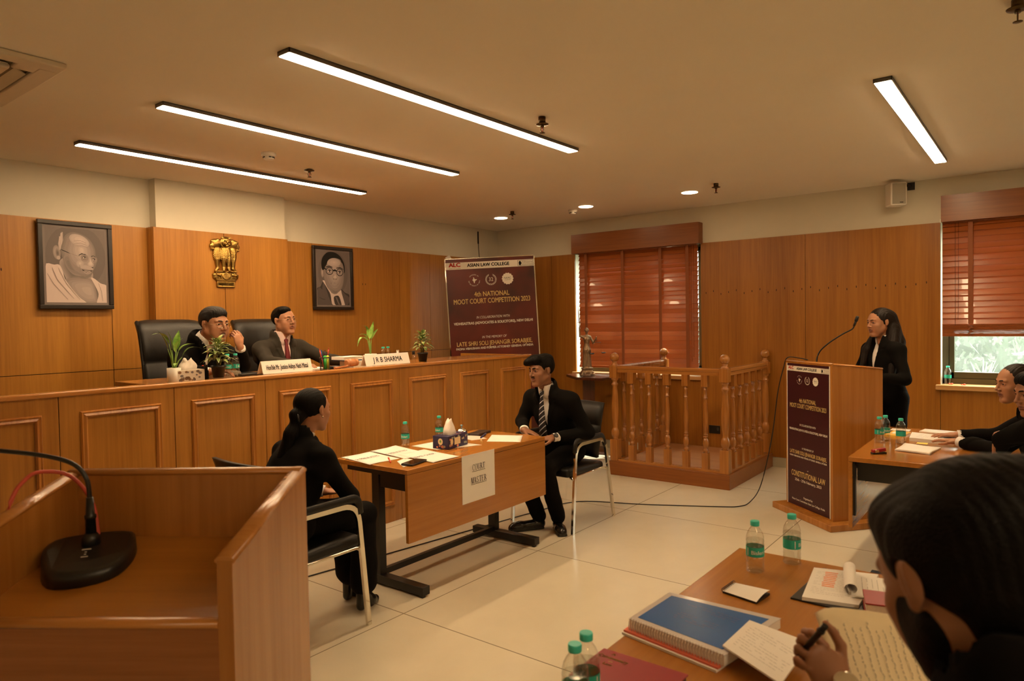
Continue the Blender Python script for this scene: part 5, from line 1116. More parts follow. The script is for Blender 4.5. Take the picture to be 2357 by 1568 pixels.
m_redc = mat('red_cloth_cover', (.32, .012, .018), .45); m_gilt = mat('gilt', (.85, .55, .18), .5)
def redbook():
    root = thing('red_book', 'red hardback book with gilt lettering lying at the bottom edge of the near table', 'book', (1.355, .74, ZT)); R = RZ(.0); c = Vector((1.362, .740, ZT))
    MB().box(c+Vector((0, 0, .018)), (.074, .104, .015), R).build('pages', m_black, root, True); MB().box(c+Vector((0, 0, .035)), (.078, .108, .002), R, .0015).box(c+Vector((0, 0, .001)), (.078, .108, .0012), R).build('cover', m_redc, root, True)
    k = MB(); Rt = R @ RZ(-PI/2)
    k.text('A', c+R @ Vector((.060, .070, .0378)), Rt, .014, 1, .0004); k.text('Commentary', c+R @ Vector((.042, .062, .0378)), Rt, .018, .8, .0004); k.text('on', c+R @ Vector((.026, .06, .0378)), Rt, .010, 1, 0); k.text('Law', c+R @ Vector((.012, .06, .0378)), Rt, .015, 1, .0004); k.build('gilt_lettering', m_gilt, root, True, keep=True)
redbook()
root = thing('red_book', 'dark red book lying beside the highlighted notes, half hidden by the foreground man', 'book', (2.13, .335, ZT+.015)); R = RZ(-.15) @ Matrix.Rotation(-.25, 3, 'Y')
MB().box((2.13, .335, ZT+.03), (.050, .070, .0135), RZ(.25), .003).build('pages', m_pg, root, True)
for q in (-1, 1): MB().box((2.13, .335, ZT+.03+q*.0145), (.053, .073, .0018), RZ(.25), .0012).build('cover', m_redc, root, True)
# ================================================================ PODIUM SIDE TABLE THINGS
G2 = 'papers on the podium side table'
printed('open_book', 'open thick booklet under the hand on the podium side table', [(5.14, .47), (5.36, .45), (5.44, .74), (5.18, .72)], ZT, .022, 31, rows=18)
sheet('paper_sheet', 'white sheets at the far edge of the podium side table', 'papers', [(5.55, .44), (5.72, .42), (5.75, .70), (5.62, .72)], ZT, None, None, G2, .006)
sheet('paper_slip', 'small white slip on the far left of the podium side table', 'paper', [(5.60, .78), (5.70, .78), (5.70, .90), (5.60, .90)], ZT, None, None, G2)
sheet('paper_sheet', 'papers near the front of the podium side table before the dark hair', 'papers', [(4.72, .55), (4.98, .52), (5.0, .72), (4.76, .74)], ZT, None, None, G2, .008, .006)
root = thing('yellow_folder', 'bright yellow folder behind the three bottles on the podium side table', 'folder', (5.40, .84, ZT)); MB().box((5.40, .82, ZT+.006), (.11, .055, .006), RZ(-.1)).build('cover', mat('yellow_card', (.85, .55, .08), .5), root, True)
MB().box((5.40, .82, ZT+.014), (.04, .03, .002), RZ(-.1)).build('label_patch', m_paper, root, True)
sheet('yellow_slip', 'yellow sticky slip near the booklet on the podium side table', 'paper', [(5.02, .60), (5.08, .60), (5.08, .66), (5.02, .66)], ZT+.012, mat('sticky_yellow', (.88, .70, .12), .6), None, None)
root = thing('stapler', 'small red and black stapler near the corner of the podium side table', 'stapler', (4.60, .79, ZT)); R = RZ(-.8)
MB().box((4.60, .80, ZT+.006), (.045, .013, .005), R, .002).build('base', m_black, root, True); MB().box((4.60, .80, ZT+.022), (.042, .012, .010), R @ Matrix.Rotation(-.12, 3, 'Y'), .004).build('top_arm', m_redc, root, True); MB().box((4.588, .812, ZT+.018), (.012, .0125, .008), R, .001).build('steel_jaw', m_chrome, root, True)
for x, y, lb in ((7.50, .70, 'small red scrap on the right window sill beside the bottle'), (7.47, .60, 'small red scrap on the right window sill away from the bottle')):
    q = thing('red_scrap', lb, 'scrap', (x, y, .931)); MB().ball((x, y, .938), .01, 8, rr=(.008, .014, .007)).ball((x+.004, y+.018, .936), .008, 8, rr=(.008, .01, .005)).build('scrap', m_or, q, True)
# ================================================================ CABLES AND MICROPHONES
def spl(pts, n=8): return [Vector(p) for p in smooth_open([tuple(p) for p in pts], n)]
def smooth_open(pts, n=8):
    P_ = [pts[0]]+list(pts)+[pts[-1]]; out = []
    for i in range(1, len(P_)-2):
        for q in range(n):
            t = q/n; out.append(tuple(.5*((2*P_[i][k])+(-P_[i-1][k]+P_[i+1][k])*t+(2*P_[i-1][k]-5*P_[i][k]+4*P_[i+1][k]-P_[i+2][k])*t*t+(-P_[i-1][k]+3*P_[i][k]-3*P_[i+1][k]+P_[i+2][k])*t**3) for k in range(3)))
    out.append(tuple(pts[-1])); return out
cb = MB().tube(spl([(1.9, 3.78, .006), (2.65, 3.66, .006), (3.15, 3.58, .006), (4.04, 3.44, .006), (4.60, 3.35, .006), (5.08, 3.23, .006), (5.31, 2.72, .006), (5.585, 2.185, .006), (5.69, 2.04, .006), (5.80, 1.98, .03), (5.93, 1.93, .16), (6.0, 1.86, .55), (5.98, 1.80, .95), (5.94, 1.74, 1.16), (5.91, 1.70, 1.243), (5.86, 1.60, 1.245), (5.83, 1.52, 1.232)]), .0042, 8).build('power_cable', m_black, None)
tag(cb, 'black cable running over the floor and up the left edge of the speaker podium', 'cable')
def gooseneck(root, pts, r=.005, head=.075):
    P_ = spl(pts, 8); MB().tube(P_, [r*1.15 if i < len(P_)*.25 else r for i in range(len(P_))], 10).build('gooseneck', m_black, root, True)
    d = (P_[-1]-P_[-3]).normalized(); e = P_[-1]; MB().cyl(e-d*.005, e+d*head*.45, r*1.6).build('collar', m_black, root, True); MB().tube([e+d*head*.4, e+d*head*.5, e+d*head*.9, e+d*head], [r*1.6, r*2.3, r*2.3, r*1.2], 14).build('mic_capsule', m_metalb, root, True)
root = thing('gooseneck_microphone', 'slim gooseneck microphone rising from the speaker podium', 'microphone', (5.83, 1.45, 1.05))
MB().lathe([(.05, 0), (.05, .02), (.03, .04)], 20, (5.80, 1.42, 1.045)).build('base', m_black, root, True)
gooseneck(root, [(5.80, 1.42, 1.07), (5.835, 1.455, 1.20), (5.85, 1.44, 1.29), (5.85, 1.37, 1.365), (5.85, 1.27, 1.435), (5.85, 1.20, 1.475), (5.85, 1.183, 1.505)], .0055)
def deskmic():
    c = Vector((.655, 1.745, 1.050)); root = thing('desk_microphone', 'black desk microphone on the near lectern with a lit base panel', 'microphone', c)
    fwdv = Vector((-.64, -.77, 0)); k = MB(); prof = [(-.078, .062), (.0, .080), (.078, .062), (.088, -.02), (.05, -.088), (-.05, -.088), (-.088, -.02)]; prof = [(x*1.05, y*1.15) for x, y in S(prof, 4)]
    ang = math.atan2(-.64, -.77)-PI/2+PI/2
    Rz = RZ(math.radians(-30)) @ Matrix.Rotation(.10, 3, 'X')
    lo = [c+Rz @ Vector((x, y, -.018)) for x, y in prof]; hi = [c+Rz @ Vector((x*.97, y*.97, .012-.12*(y*-1)*-.0+(.016 if y > 0 else .016+y*.16))) for x, y in prof]
    a = [k.b.verts.new(p) for p in lo]; b_ = [k.b.verts.new(p) for p in hi]; t = [k.b.verts.new(c+(p-c)*.9+Vector((0, 0, .006))) for p in hi]; n = len(a)
    k._f(a[::-1], False); k._f(t, False)
    for i in range(n): k._f([a[i], a[(i+1) % n], b_[(i+1) % n], b_[i]], True); k._f([b_[i], b_[(i+1) % n], t[(i+1) % n], t[i]], True)
    k.build('base', m_black, root, True)
    k = MB(); mw = mat('panel_print', (.55, .52, .48), .5)
    for y, w_, h_ in ((-.030, .018, .0035), (-.041, .004, .002), (-.050, .004, .002), (-.060, .014, .002)): k.box(c+Rz @ Vector((0, y-.0, .036+(y+.03)*.16)), (w_/2, h_/2, .0006), Rz)
    k.build('button_labels', mw, root, True)
    s0 = c+Rz @ Vector((0, .028, .03)); MB().lathe([(.020, -.01), (.019, .012), (.012, .022)], 20, s0).lathe([(.0115, .015), (.0105, .055), (.0125, .056), (.0125, .063), (.0095, .066), (.0075, .105)], 18, s0).build('stem_base', m_black, root, True)
    q0 = s0+Vector((0, 0, .10)); P_ = spl([q0, q0+Vector((-.004, .006, .05)), q0+Vector((-.025, .030, .086)), q0+Vector((-.075, .085, .108)), q0+Vector((-.16, .19, .125)), q0+Vector((-.28, .33, .15))])
    MB().tube(P_, .0052, 12).build('gooseneck', m_black, root, True); d = (P_[-1]-P_[-3]).normalized(); MB().tube([P_[-1], P_[-1]+d*.02, P_[-1]+d*.07], [.008, .012, .010], 14).build('mic_capsule', m_metalb, root, True)
    m_cor = mat('coral_cable', (.62, .09, .06), .4)
    tag(MB().tube(spl([s0+Vector((.030, .035, .0)), s0+Vector((.026, .055, .08)), s0+Vector((-.01, .07, .145)), s0+Vector((-.055, .085, .165)), s0+Vector((-.10, .075, .16)), s0+Vector((-.145, .05, .10)), s0+Vector((-.17, .045, -.1)), s0+Vector((-.18, .04, -.5))]), .0045, 10).build('coral_cable', m_cor, None), 'coral red cable looping over the left side of the near lectern', 'cable')
deskmic()
# ================================================================ SIGNED DISTANCE MODELLING (numpy surface nets)
NP = np
def v3(a): return NP.array(a, dtype=float)
class Field:
    def __init__(s, lo, hi, h):
        s.lo = v3(lo); s.h = h; n = NP.ceil((v3(hi)-s.lo)/h).astype(int)+1; s.n = n
        s.d = NP.full(tuple(n), 9.0, dtype=NP.float32); s.ax = [(s.lo[i]+NP.arange(n[i])*h).astype(NP.float32) for i in range(3)]
    def _sl(s, lo, hi, pad):
        a = NP.clip(NP.floor((v3(lo)-pad-s.lo)/s.h).astype(int), 0, s.n); b = NP.clip(NP.ceil((v3(hi)+pad-s.lo)/s.h).astype(int)+1, 0, s.n)
        return tuple(slice(int(a[i]), int(b[i])) for i in range(3))
    def _xyz(s, sl): return s.ax[0][sl[0]][:, None, None], s.ax[1][sl[1]][None, :, None], s.ax[2][sl[2]][None, None, :]
    def add(s, pr, k=0.01):
        f, lo, hi = pr; sl = s._sl(lo, hi, k+3*s.h)
        D = s.d[sl]
        if D.size == 0: return s
        e = f(*s._xyz(sl)).astype(NP.float32)
        if k > 0:
            t = NP.clip(.5+.5*(D-e)/k, 0, 1); s.d[sl] = D*(1-t)+e*t-k*t*(1-t)
        else: s.d[sl] = NP.minimum(D, e)
        return s
    def sub(s, pr, k=0.005):
        f, lo, hi = pr; sl = s._sl(lo, hi, k+3*s.h)
        D = s.d[sl]
        if D.size == 0: return s
        e = -f(*s._xyz(sl)).astype(NP.float32)
        if k > 0:
            t = NP.clip(.5-.5*(D-e)/k, 0, 1); s.d[sl] = D*(1-t)+e*t+k*t*(1-t)
        else: s.d[sl] = NP.maximum(D, e)
        return s
    def wrinkle(s, amp, f=38, seed=0):
        x, y, z = s._xyz((slice(None),)*3)
        s.d += (amp*(NP.sin(f*x+seed+3*NP.sin(f*.37*z+1.3))*NP.sin(f*.8*z+2*NP.sin(f*.5*y+seed)) + .5*NP.sin(f*1.7*y+f*.6*z+seed*2))).astype(NP.float32); return s
    def mesh(s):
        d, n = s.d, s.n; sg = d < 0
        c = sum(sg[i:n[0]-1+i, j:n[1]-1+j, k:n[2]-1+k].astype(NP.int8) for i in (0, 1) for j in (0, 1) for k in (0, 1))
        m = (c > 0) & (c < 8); I = NP.argwhere(m); idx = NP.full(m.shape, -1, dtype=NP.int64); idx[m] = NP.arange(len(I))
        acc = NP.zeros((len(I), 3)); cnt = NP.zeros(len(I)); cr = [(i, j, k) for i in (0, 1) for j in (0, 1) for k in (0, 1)]
        for a in cr:
            for b in cr:
                if sum(abs(a[q]-b[q]) for q in range(3)) != 1 or a > b: continue
                da = d[I[:, 0]+a[0], I[:, 1]+a[1], I[:, 2]+a[2]]; db = d[I[:, 0]+b[0], I[:, 1]+b[1], I[:, 2]+b[2]]
                w_ = (da < 0) != (db < 0); t = NP.where(w_, da/NP.where(w_, da-db, 1), 0)
                acc += w_[:, None]*(v3(a)+t[:, None]*(v3(b)-v3(a))); cnt += w_
        V = s.lo+(I+acc/cnt[:, None])*s.h; F = []
        for ax in range(3):
            o = [q for q in range(3) if q != ax]; A = [slice(None)]*3; B = [slice(None)]*3; A[ax] = slice(0, -1); B[ax] = slice(1, None)
            e = sg[tuple(A)] != sg[tuple(B)]; E = NP.argwhere(e); E = E[(E[:, o[0]] > 0) & (E[:, o[1]] > 0) & (E[:, o[0]] < n[o[0]]-1) & (E[:, o[1]] < n[o[1]]-1)]
            def g(p, q):
                T = E.copy(); T[:, o[0]] -= p; T[:, o[1]] -= q; return idx[T[:, 0], T[:, 1], T[:, 2]]
            Q = NP.stack([g(1, 1), g(0, 1), g(0, 0), g(1, 0)], 1); ins = sg[E[:, 0], E[:, 1], E[:, 2]]
            fl = ins if ax != 1 else ~ins
            F.append(NP.where(fl[:, None], Q, Q[:, ::-1]))
        F = NP.concatenate(F); return V, F[(F >= 0).all(1)]
    def dist(s, P):
        """trilinear lookup for regions"""
        q = NP.clip((v3(P)-s.lo)/s.h, 0, s.n-1.001); i = q.astype(int); return s.d[i[..., 0], i[..., 1], i[..., 2]]
def to_obj(name, parts, mats, parent, region=None):
    Vs, Fs, off = [], [], 0
    for V, F in parts: Vs.append(V); Fs.append(F+off); off += len(V)
    V, F = NP.concatenate(Vs), NP.concatenate(Fs); me = bpy.data.meshes.new(name)
    me.vertices.add(len(V)); me.vertices.foreach_set('co', V.astype(NP.float32).ravel())
    me.loops.add(F.size); me.loops.foreach_set('vertex_index', F.astype(NP.int32).ravel())
    me.polygons.add(len(F)); me.polygons.foreach_set('loop_start', NP.arange(0, F.size, 4, dtype=NP.int32)); me.polygons.foreach_set('loop_total', NP.full(len(F), 4, dtype=NP.int32))
    me.polygons.foreach_set('use_smooth', NP.ones(len(F), dtype=bool))
    if region is not None: me.polygons.foreach_set('material_index', region(V[F].mean(1)).astype(NP.int32))
    me.update(calc_edges=True); me.validate()
    for m in (mats if isinstance(mats, (list, tuple)) else [mats]): me.materials.append(m)
    return new_obj(name, me, parent, parent is not None)
def cap(a, b, ra, rb=None, flat=None):
    """tapered capsule; flat=(unit vector, factor) squashes it along a direction"""
    a, b = v3(a), v3(b); rb = ra if rb is None else rb; ab = b-a; L2 = max(1e-9, ab @ ab); R_ = max(ra, rb)
    def f(x, y, z):
        px, py, pz = x-a[0], y-a[1], z-a[2]; t = NP.clip((px*ab[0]+py*ab[1]+pz*ab[2])/L2, 0, 1)
        qx, qy, qz = px-t*ab[0], py-t*ab[1], pz-t*ab[2]
        if flat:
            u, k = v3(flat[0]), flat[1]; s_ = qx*u[0]+qy*u[1]+qz*u[2]; return (NP.sqrt(qx*qx+qy*qy+qz*qz+s_*s_*(k*k-1)+1e-12)-(ra+t*(rb-ra)))/(1 if k < 1 else 1)
        return NP.sqrt(qx*qx+qy*qy+qz*qz+1e-12)-(ra+t*(rb-ra))
    pd = R_*(1 if not flat else max(1, 1/flat[1]))
    return f, NP.minimum(a, b)-pd, NP.maximum(a, b)+pd
def el(c, r, R=None):
    c, r = v3(c), v3(r); Rm = NP.eye(3) if R is None else NP.array(R)
    def f(x, y, z):
        px, py, pz = x-c[0], y-c[1], z-c[2]
        q = [(px*Rm[0, i]+py*Rm[1, i]+pz*Rm[2, i])/r[i] for i in range(3)]
        k0 = NP.sqrt(q[0]**2+q[1]**2+q[2]**2)+1e-9; k1 = NP.sqrt((q[0]/r[0])**2+(q[1]/r[1])**2+(q[2]/r[2])**2)+1e-9
        return k0*(k0-1)/k1
    e = NP.abs(Rm) @ r; return f, c-e, c+e
def bx(c, h, rad=.005, R=None):
    c, h = v3(c), v3(h)-rad; Rm = NP.eye(3) if R is None else NP.array(R)
    def f(x, y, z):
        px, py, pz = x-c[0], y-c[1], z-c[2]
        q = [NP.abs(px*Rm[0, i]+py*Rm[1, i]+pz*Rm[2, i])-h[i] for i in range(3)]
        return NP.sqrt(NP.maximum(q[0], 0)**2+NP.maximum(q[1], 0)**2+NP.maximum(q[2], 0)**2)+NP.minimum(NP.maximum(NP.maximum(q[0], q[1]), q[2]), 0)-rad
    e = NP.abs(Rm) @ (h+rad); return f, c-e, c+e
def frame(yaw, pitch=0, roll=0):
    """columns: right, forward, up; yaw = heading angle of forward in world xy"""
    f = Vector((math.cos(yaw), math.sin(yaw), 0)); r = Vector((f.y, -f.x, 0)); u = Vector((0, 0, 1)); R = Matrix((r, f, u)).transposed()
    R = R @ Matrix.Rotation(pitch, 3, 'X') @ Matrix.Rotation(roll, 3, 'Y'); return NP.array(R)
# ---------------------------------------------------------------- heads
def head_field(c, R, s, neck, voxel=.0026, fem=False, male_jaw=1.0, nose=1.0, smile=0, openm=0, neckr=.054):
    c = v3(c); W = lambda p: c+R @ (v3(p)*s)
    nk = v3(neck); lo = NP.minimum(c-.15*s, nk-.08); hi = NP.maximum(c+.15*s, nk+.08); F_ = Field(lo, hi, voxel)
    E = lambda p, r, k: F_.add(el(W(p), v3(r)*s, R), k*s); K = lambda a, b, ra, rb, k: F_.add(cap(W(a), W(b), ra*s, rb*s), k*s)
    E((0, -.018, .032), (.074, .094, .083), .01); E((0, .030, .018), (.062, .058, .070), .02); E((0, .030, -.035), (.056, .058, .075), .03)
    j = male_jaw if not fem else .90
    K((-.052*j, -.004, -.045), (-.022, .056, -.098), .017, .016, .03); K((.052*j, -.004, -.045), (.022, .056, -.098), .017, .016, .03); K((-.010, .074, -.100), (.010, .074, -.100), .0135, .0135, .022)
    for q in (-1, 1):
        E((q*.042, .058, -.022), (.022, .020, .018), .02); E((q*.036*j, .054, -.052), (.024*j, .024, .030), .02)
        K((q*.012, .083, .026), (q*.044, .071, .027), .0085, .0075, .012)
    for q in (-1, 1): F_.sub(el(W((q*.031, .094, .006)), v3((.021, .017, .0135))*s, R), .012*s)
    for q in (-1, 1):
        E((q*.0315, .0715, .006), (.0175, .0145, .0125), .003)
    n_ = nose
    K((0, .080 if fem else .082, .022), (0, .103*n_ if n_ < 1 else .103+.004*(n_-1)*10, -.018), .0065, .0085, .010); E((0, .106, -.024), (.0105*n_, .0105, .0095), .006)
    for q in (-1, 1): E((q*.0125*n_, .094, -.028), (.0075, .0095, .0068), .006)
    for q in (-1, 1): F_.sub(el(W((q*.006, .101, -.0345)), v3((.0035, .006, .003))*s, R), .002*s)
    K((-.019, .082, -.053), (0, .0935, -.0505), .0050, .0058, .006); K((.019, .082, -.053), (0, .0935, -.0505), .0050, .0058, .006)
    K((-.015, .083, -.0635-openm), (0, .0915, -.0655-openm), .0052, .0070, .006); K((.015, .083, -.0635-openm), (0, .0915, -.0655-openm), .0052, .0070, .006)
    F_.sub(el(W((0, .099, -.0578-openm*.5)), v3((.021, .014, .0013+openm*.5))*s, R), .002*s)
    for q in (-1, 1):
        E((q*.077, -.012, .002), (.0062, .0165, .027), .006); E((q*.076, -.005, -.021), (.0055, .008, .010), .006)
        F_.sub(el(W((q*.087, -.009, .004)), v3((.005, .0085, .017))*s, R), .004*s); E((q*.082, -.017, .005), (.0036, .0045, .020), .004)
        F_.sub(el(W((q*.0315, .0875, .0055)), v3((.0135, .011, .0045))*s, R), .0015*s)
    nb = W((0, -.022, -.055)); F_.add(cap(nb, nk, neckr*s, (neckr-.003)*s), .03*s)
    if not fem: F_.add(el(W((0, .022, -.125)), v3((.012, .012, .014))*s, R), .012*s)
    return F_
def face_extras(root, body, c, R, s, gaze=(0, 1, 0), brow=1.0, hairm=None, lens=None, mous=0):
    c = v3(c); W = lambda p: Vector(c+R @ (v3(p)*s)); Rm = Matrix([list(x) for x in R])
    for q in (-1, 1):
        MB().ball(W((q*.0315, .0705, .006)), .0128*s, 18).build('eyeball', m_eye, body, True)
        g = (Rm @ Vector(gaze)).normalized(); ctr = W((q*.0315, .0705, .006)); MB().ball(ctr+g*.0058*s, .0085*s, 14).build('iris', m_iris, body, True)
    for q in (-1, 1):
        pts = [W((q*a, y, z)) for a, y, z in ((.012, .0925, .0245), (.022, .0915, .0285), (.034, .085, .0295), (.046, .072, .0245))]
        MB().tube(pts, [.0022*s*brow, .0034*s*brow, .0030*s*brow, .0012*s], 8, flat=(.8, 1.15)).build('eyebrow', hairm or m_hair, body, True)
        # upper lash line
        pts = [W((q*a, y, z)) for a, y, z in ((.0195, .0835, .0075), (.025, .0868, .0108), (.032, .0872, .0120), (.040, .0838, .0108), (.0455, .0775, .0065))]
        MB().tube(pts, .0009*s, 6).build('eyelash', hairm or m_hair, body, True)
    if mous:
        pts = [W((a, y, z)) for a, y, z in ((-.026, .080, -.050), (-.015, .0925, -.0435), (0, .0985, -.0415), (.015, .0925, -.0435), (.026, .080, -.050))]
        MB().tube(pts, [.0015*s, .0032*s*mous, .0026*s*mous, .0032*s*mous, .0015*s], 8).build('moustache', hairm or m_hair, body, True)
def spectacles(root, c, R, s, m_rim, rim=.0011, half=False, w_=.022, h_=.0155):
    c = v3(c); W = lambda p: Vector(c+R @ (v3(p)*s)); k = MB(); ln = MB()
    for q in (-1, 1):
        pts = [W((q*.033+w_*math.copysign(abs(math.cos(a))**.7, math.cos(a)), .1005-.009*abs(math.cos(a))*(1 if math.cos(a)*q > 0 else .2), -.001+h_*math.copysign(abs(math.sin(a))**.7, math.sin(a)))) for a in [2*PI*i/24 for i in range(24)]]
        k.tube(pts, rim*s, 6, closed=True); ln.poly(pts)
        k.tube([W((q*.055, .091, .004)), W((q*.072, .060, .007)), W((q*.082, -.002, .006)), W((q*.078, -.02, -.006))], .0014*s, 6)
    k.tube([W((-.011, .101, .002)), W((0, .105, .004)), W((.011, .101, .002))], .0010*s, 6)
    g = k.build('spectacles', m_rim, root, True); ln.build('lenses', m_lens, g, True)
def region_lips(c, R, s, openm=0):
    c = v3(c); Ri = R.T
    def f(P):
        q = ((P-c) @ R)/s; d = (q[:, 0]/.0215)**2+((q[:, 2]+.0585+openm*.5)/(.0115+openm*.5))**2; return ((d < 1) & (q[:, 1] > .078)).astype(int)
    return f
def hair_field(c, R, s, style, voxel=.003, extra=None, pad=.05):
    c = v3(c); W = lambda p: c+R @ (v3(p)*s); lo, hi = c-(.13+pad)*s, c+(.13+pad)*s
    if extra:
        for a, b, ra, rb in extra: lo = NP.minimum(lo, NP.minimum(v3(a), v3(b))-max(ra, rb)-.01); hi = NP.maximum(hi, NP.maximum(v3(a), v3(b))+max(ra, rb)+.01)
    F_ = Field(lo, hi, voxel); E = lambda p, r, k=.01: F_.add(el(W(p), v3(r)*s, R), k*s); S_ = lambda p, r, k=.006: F_.sub(el(W(p), v3(r)*s, R), k*s)
    if style == 'short':     # trimmed sides, side part, some height
        E((0, -.022, .036), (.081, .100, .088)); E((0, .03, .075), (.060, .060, .046), .02)
        S_((0, .098, -.030), (.080, .066, .098), .008); S_((0, .03, -.125), (.11, .10, .085), .008)
        for q in (-1, 1): S_((q*.085, .004, -.010), (.022, .026, .044), .004); S_((q*.07, .105, .06), (.035, .05, .035), .01)
    if style == 'side':      # flat side swept, receding
        E((0, -.026, .034), (.080, .099, .087)); E((.012, .02, .082), (.056, .055, .036), .02)
        S_((0, .104, -.012), (.085, .066, .102), .008); S_((0, .03, -.125), (.11, .10, .085), .008)
        for q in (-1, 1): S_((q*.085, .004, -.010), (.022, .026, .044), .004)
        S_((-.055, .085, .06), (.035, .055, .05), .01); S_((.075, .095, .065), (.03, .05, .04), .01)
    if style == 'quiff':     # thick swept forward fringe
        E((0, -.022, .038), (.083, .101, .090)); E((0, .045, .088), (.070, .062, .042), .02); E((.03, .085, .080), (.046, .036, .026), .015); E((.055, .085, .066), (.026, .030, .020), .015); E((0, -.06, .085), (.06, .05, .04), .02)
        S_((0, .100, -.040), (.084, .070, .098), .006); S_((0, .03, -.125), (.11, .10, .088), .008)
        for q in (-1, 1): S_((q*.085, .006, -.012), (.022, .028, .044), .004)
    if style == 'pulled':    # drawn back tight
        E((0, -.024, .034), (.0795, .099, .0865)); S_((0, .112, -.050), (.074, .070, .100), .004); S_((0, .03, -.125), (.11, .11, .085), .008)
        for q in (-1, 1): S_((q*.085, .004, -.012), (.022, .022, .040), .004)
    if style == 'long':
        E((0, -.024, .034), (.083, .102, .090)); S_((0, .108, -.042), (.070, .064, .098), .006)
        for q in (-1, 1): S_((q*.082, .030, -.012), (.024, .022, .038), .006)
        E((0, -.07, -.06), (.075, .045, .10), .03)
        for q in (-1, 1): F_.sub(el(W((q*.09, -.004, -.005)), v3((.018, .016, .034))*s, R), .006*s)
    if extra:
        for a, b, ra, rb in extra: F_.add(cap(a, b, ra, rb), .02)
    # strand grooves running front to back
    x, y, z = F_._xyz((slice(None),)*3); px, py, pz = x-c[0], y-c[1], z-c[2]; lx = px*R[0, 0]+py*R[1, 0]+pz*R[2, 0]; ly = px*R[0, 1]+py*R[1, 1]+pz*R[2, 1]
    F_.d += (.0006*NP.sin(lx*520+3*NP.sin(ly*40)) + .0004*NP.sin(lx*260+ly*90)).astype(NP.float32)
    return F_
# ---------------------------------------------------------------- hands
def hand(F_, w, fdir, pn, side, curl=(.3, .4, .45, .5), thumb=.4, s=1.0, spread=.06, k=.006):
    """w wrist point, fdir direction of fingers, pn palm normal (out of the palm), side +1: thumb lies along +cross(fdir,pn)"""
    w = v3(w); f = v3(fdir); f /= NP.linalg.norm(f); n = v3(pn); n -= f*(n @ f); n /= NP.linalg.norm(n); t = NP.cross(f, n)*side
    Rm = NP.stack([t, f, n], 1)
    F_.add(el(w+f*.045*s, v3((.040, .052, .0145))*s, Rm), k); F_.add(cap(w-f*.012*s, w+f*.03*s, .024*s, .026*s, (n, 1.35)), .012); F_.add(el(w+f*.03*s+t*.022*s-n*-.006*s, v3((.018, .030, .014))*s, Rm), k*1.5)
    for i, (off, L_, r_) in enumerate(((.029, .072, .0088), (.0095, .080, .0090), (-.010, .074, .0086), (-.028, .058, .0076))):
        a = w+f*(.082-.004*abs(i-1))*s+t*off*s; d0 = f*math.cos(spread*(1.5-i))+t*math.sin(spread*(1.5-i)); cu = curl[i]; p = a; ang = cu*.55
        for j, (q, m_) in enumerate(((.46, 1.0), (.30, .9), (.24, .80))):
            ang2 = ang+cu*1.15*j; dd = d0*math.cos(ang2)+n*math.sin(ang2); e = p+dd*L_*q*s; F_.add(cap(p, e, r_*m_*s, r_*(m_-.08)*s), .0025); p = e
    a = w+f*.022*s+t*.030*s+n*.004*s; d1 = f*.62+t*(.78-.3*thumb)+n*.35*thumb; d1 /= NP.linalg.norm(d1); e = a+d1*.040*s; F_.add(cap(a, e, .0125*s, .0105*s), k)
    d2 = f*(.85)+t*(.35-.5*thumb)+n*.6*thumb; d2 /= NP.linalg.norm(d2); e2 = e+d2*.030*s; F_.add(cap(e, e2, .0102*s, .0085*s), .003); 
    d3 = f*.95+t*(.1-.5*thumb)+n*.5*thumb; d3 /= NP.linalg.norm(d3); F_.add(cap(e2, e2+d3*.020*s, .0086*s, .0068*s), .003)
def hand_mesh(w, el_, fdir, pn, side, s=1.0, voxel=.0024, **kw):
    w, e = v3(w), v3(el_); a = w+(e-w)*.45; lo = NP.minimum(w-.19*s, a-.05); hi = NP.maximum(w+.19*s, a+.05); F_ = Field(lo, hi, voxel)
    F_.add(cap(w, a, .025*s, .034*s), .0); hand(F_, w, fdir, pn, side, s=s, **kw); return F_.mesh()
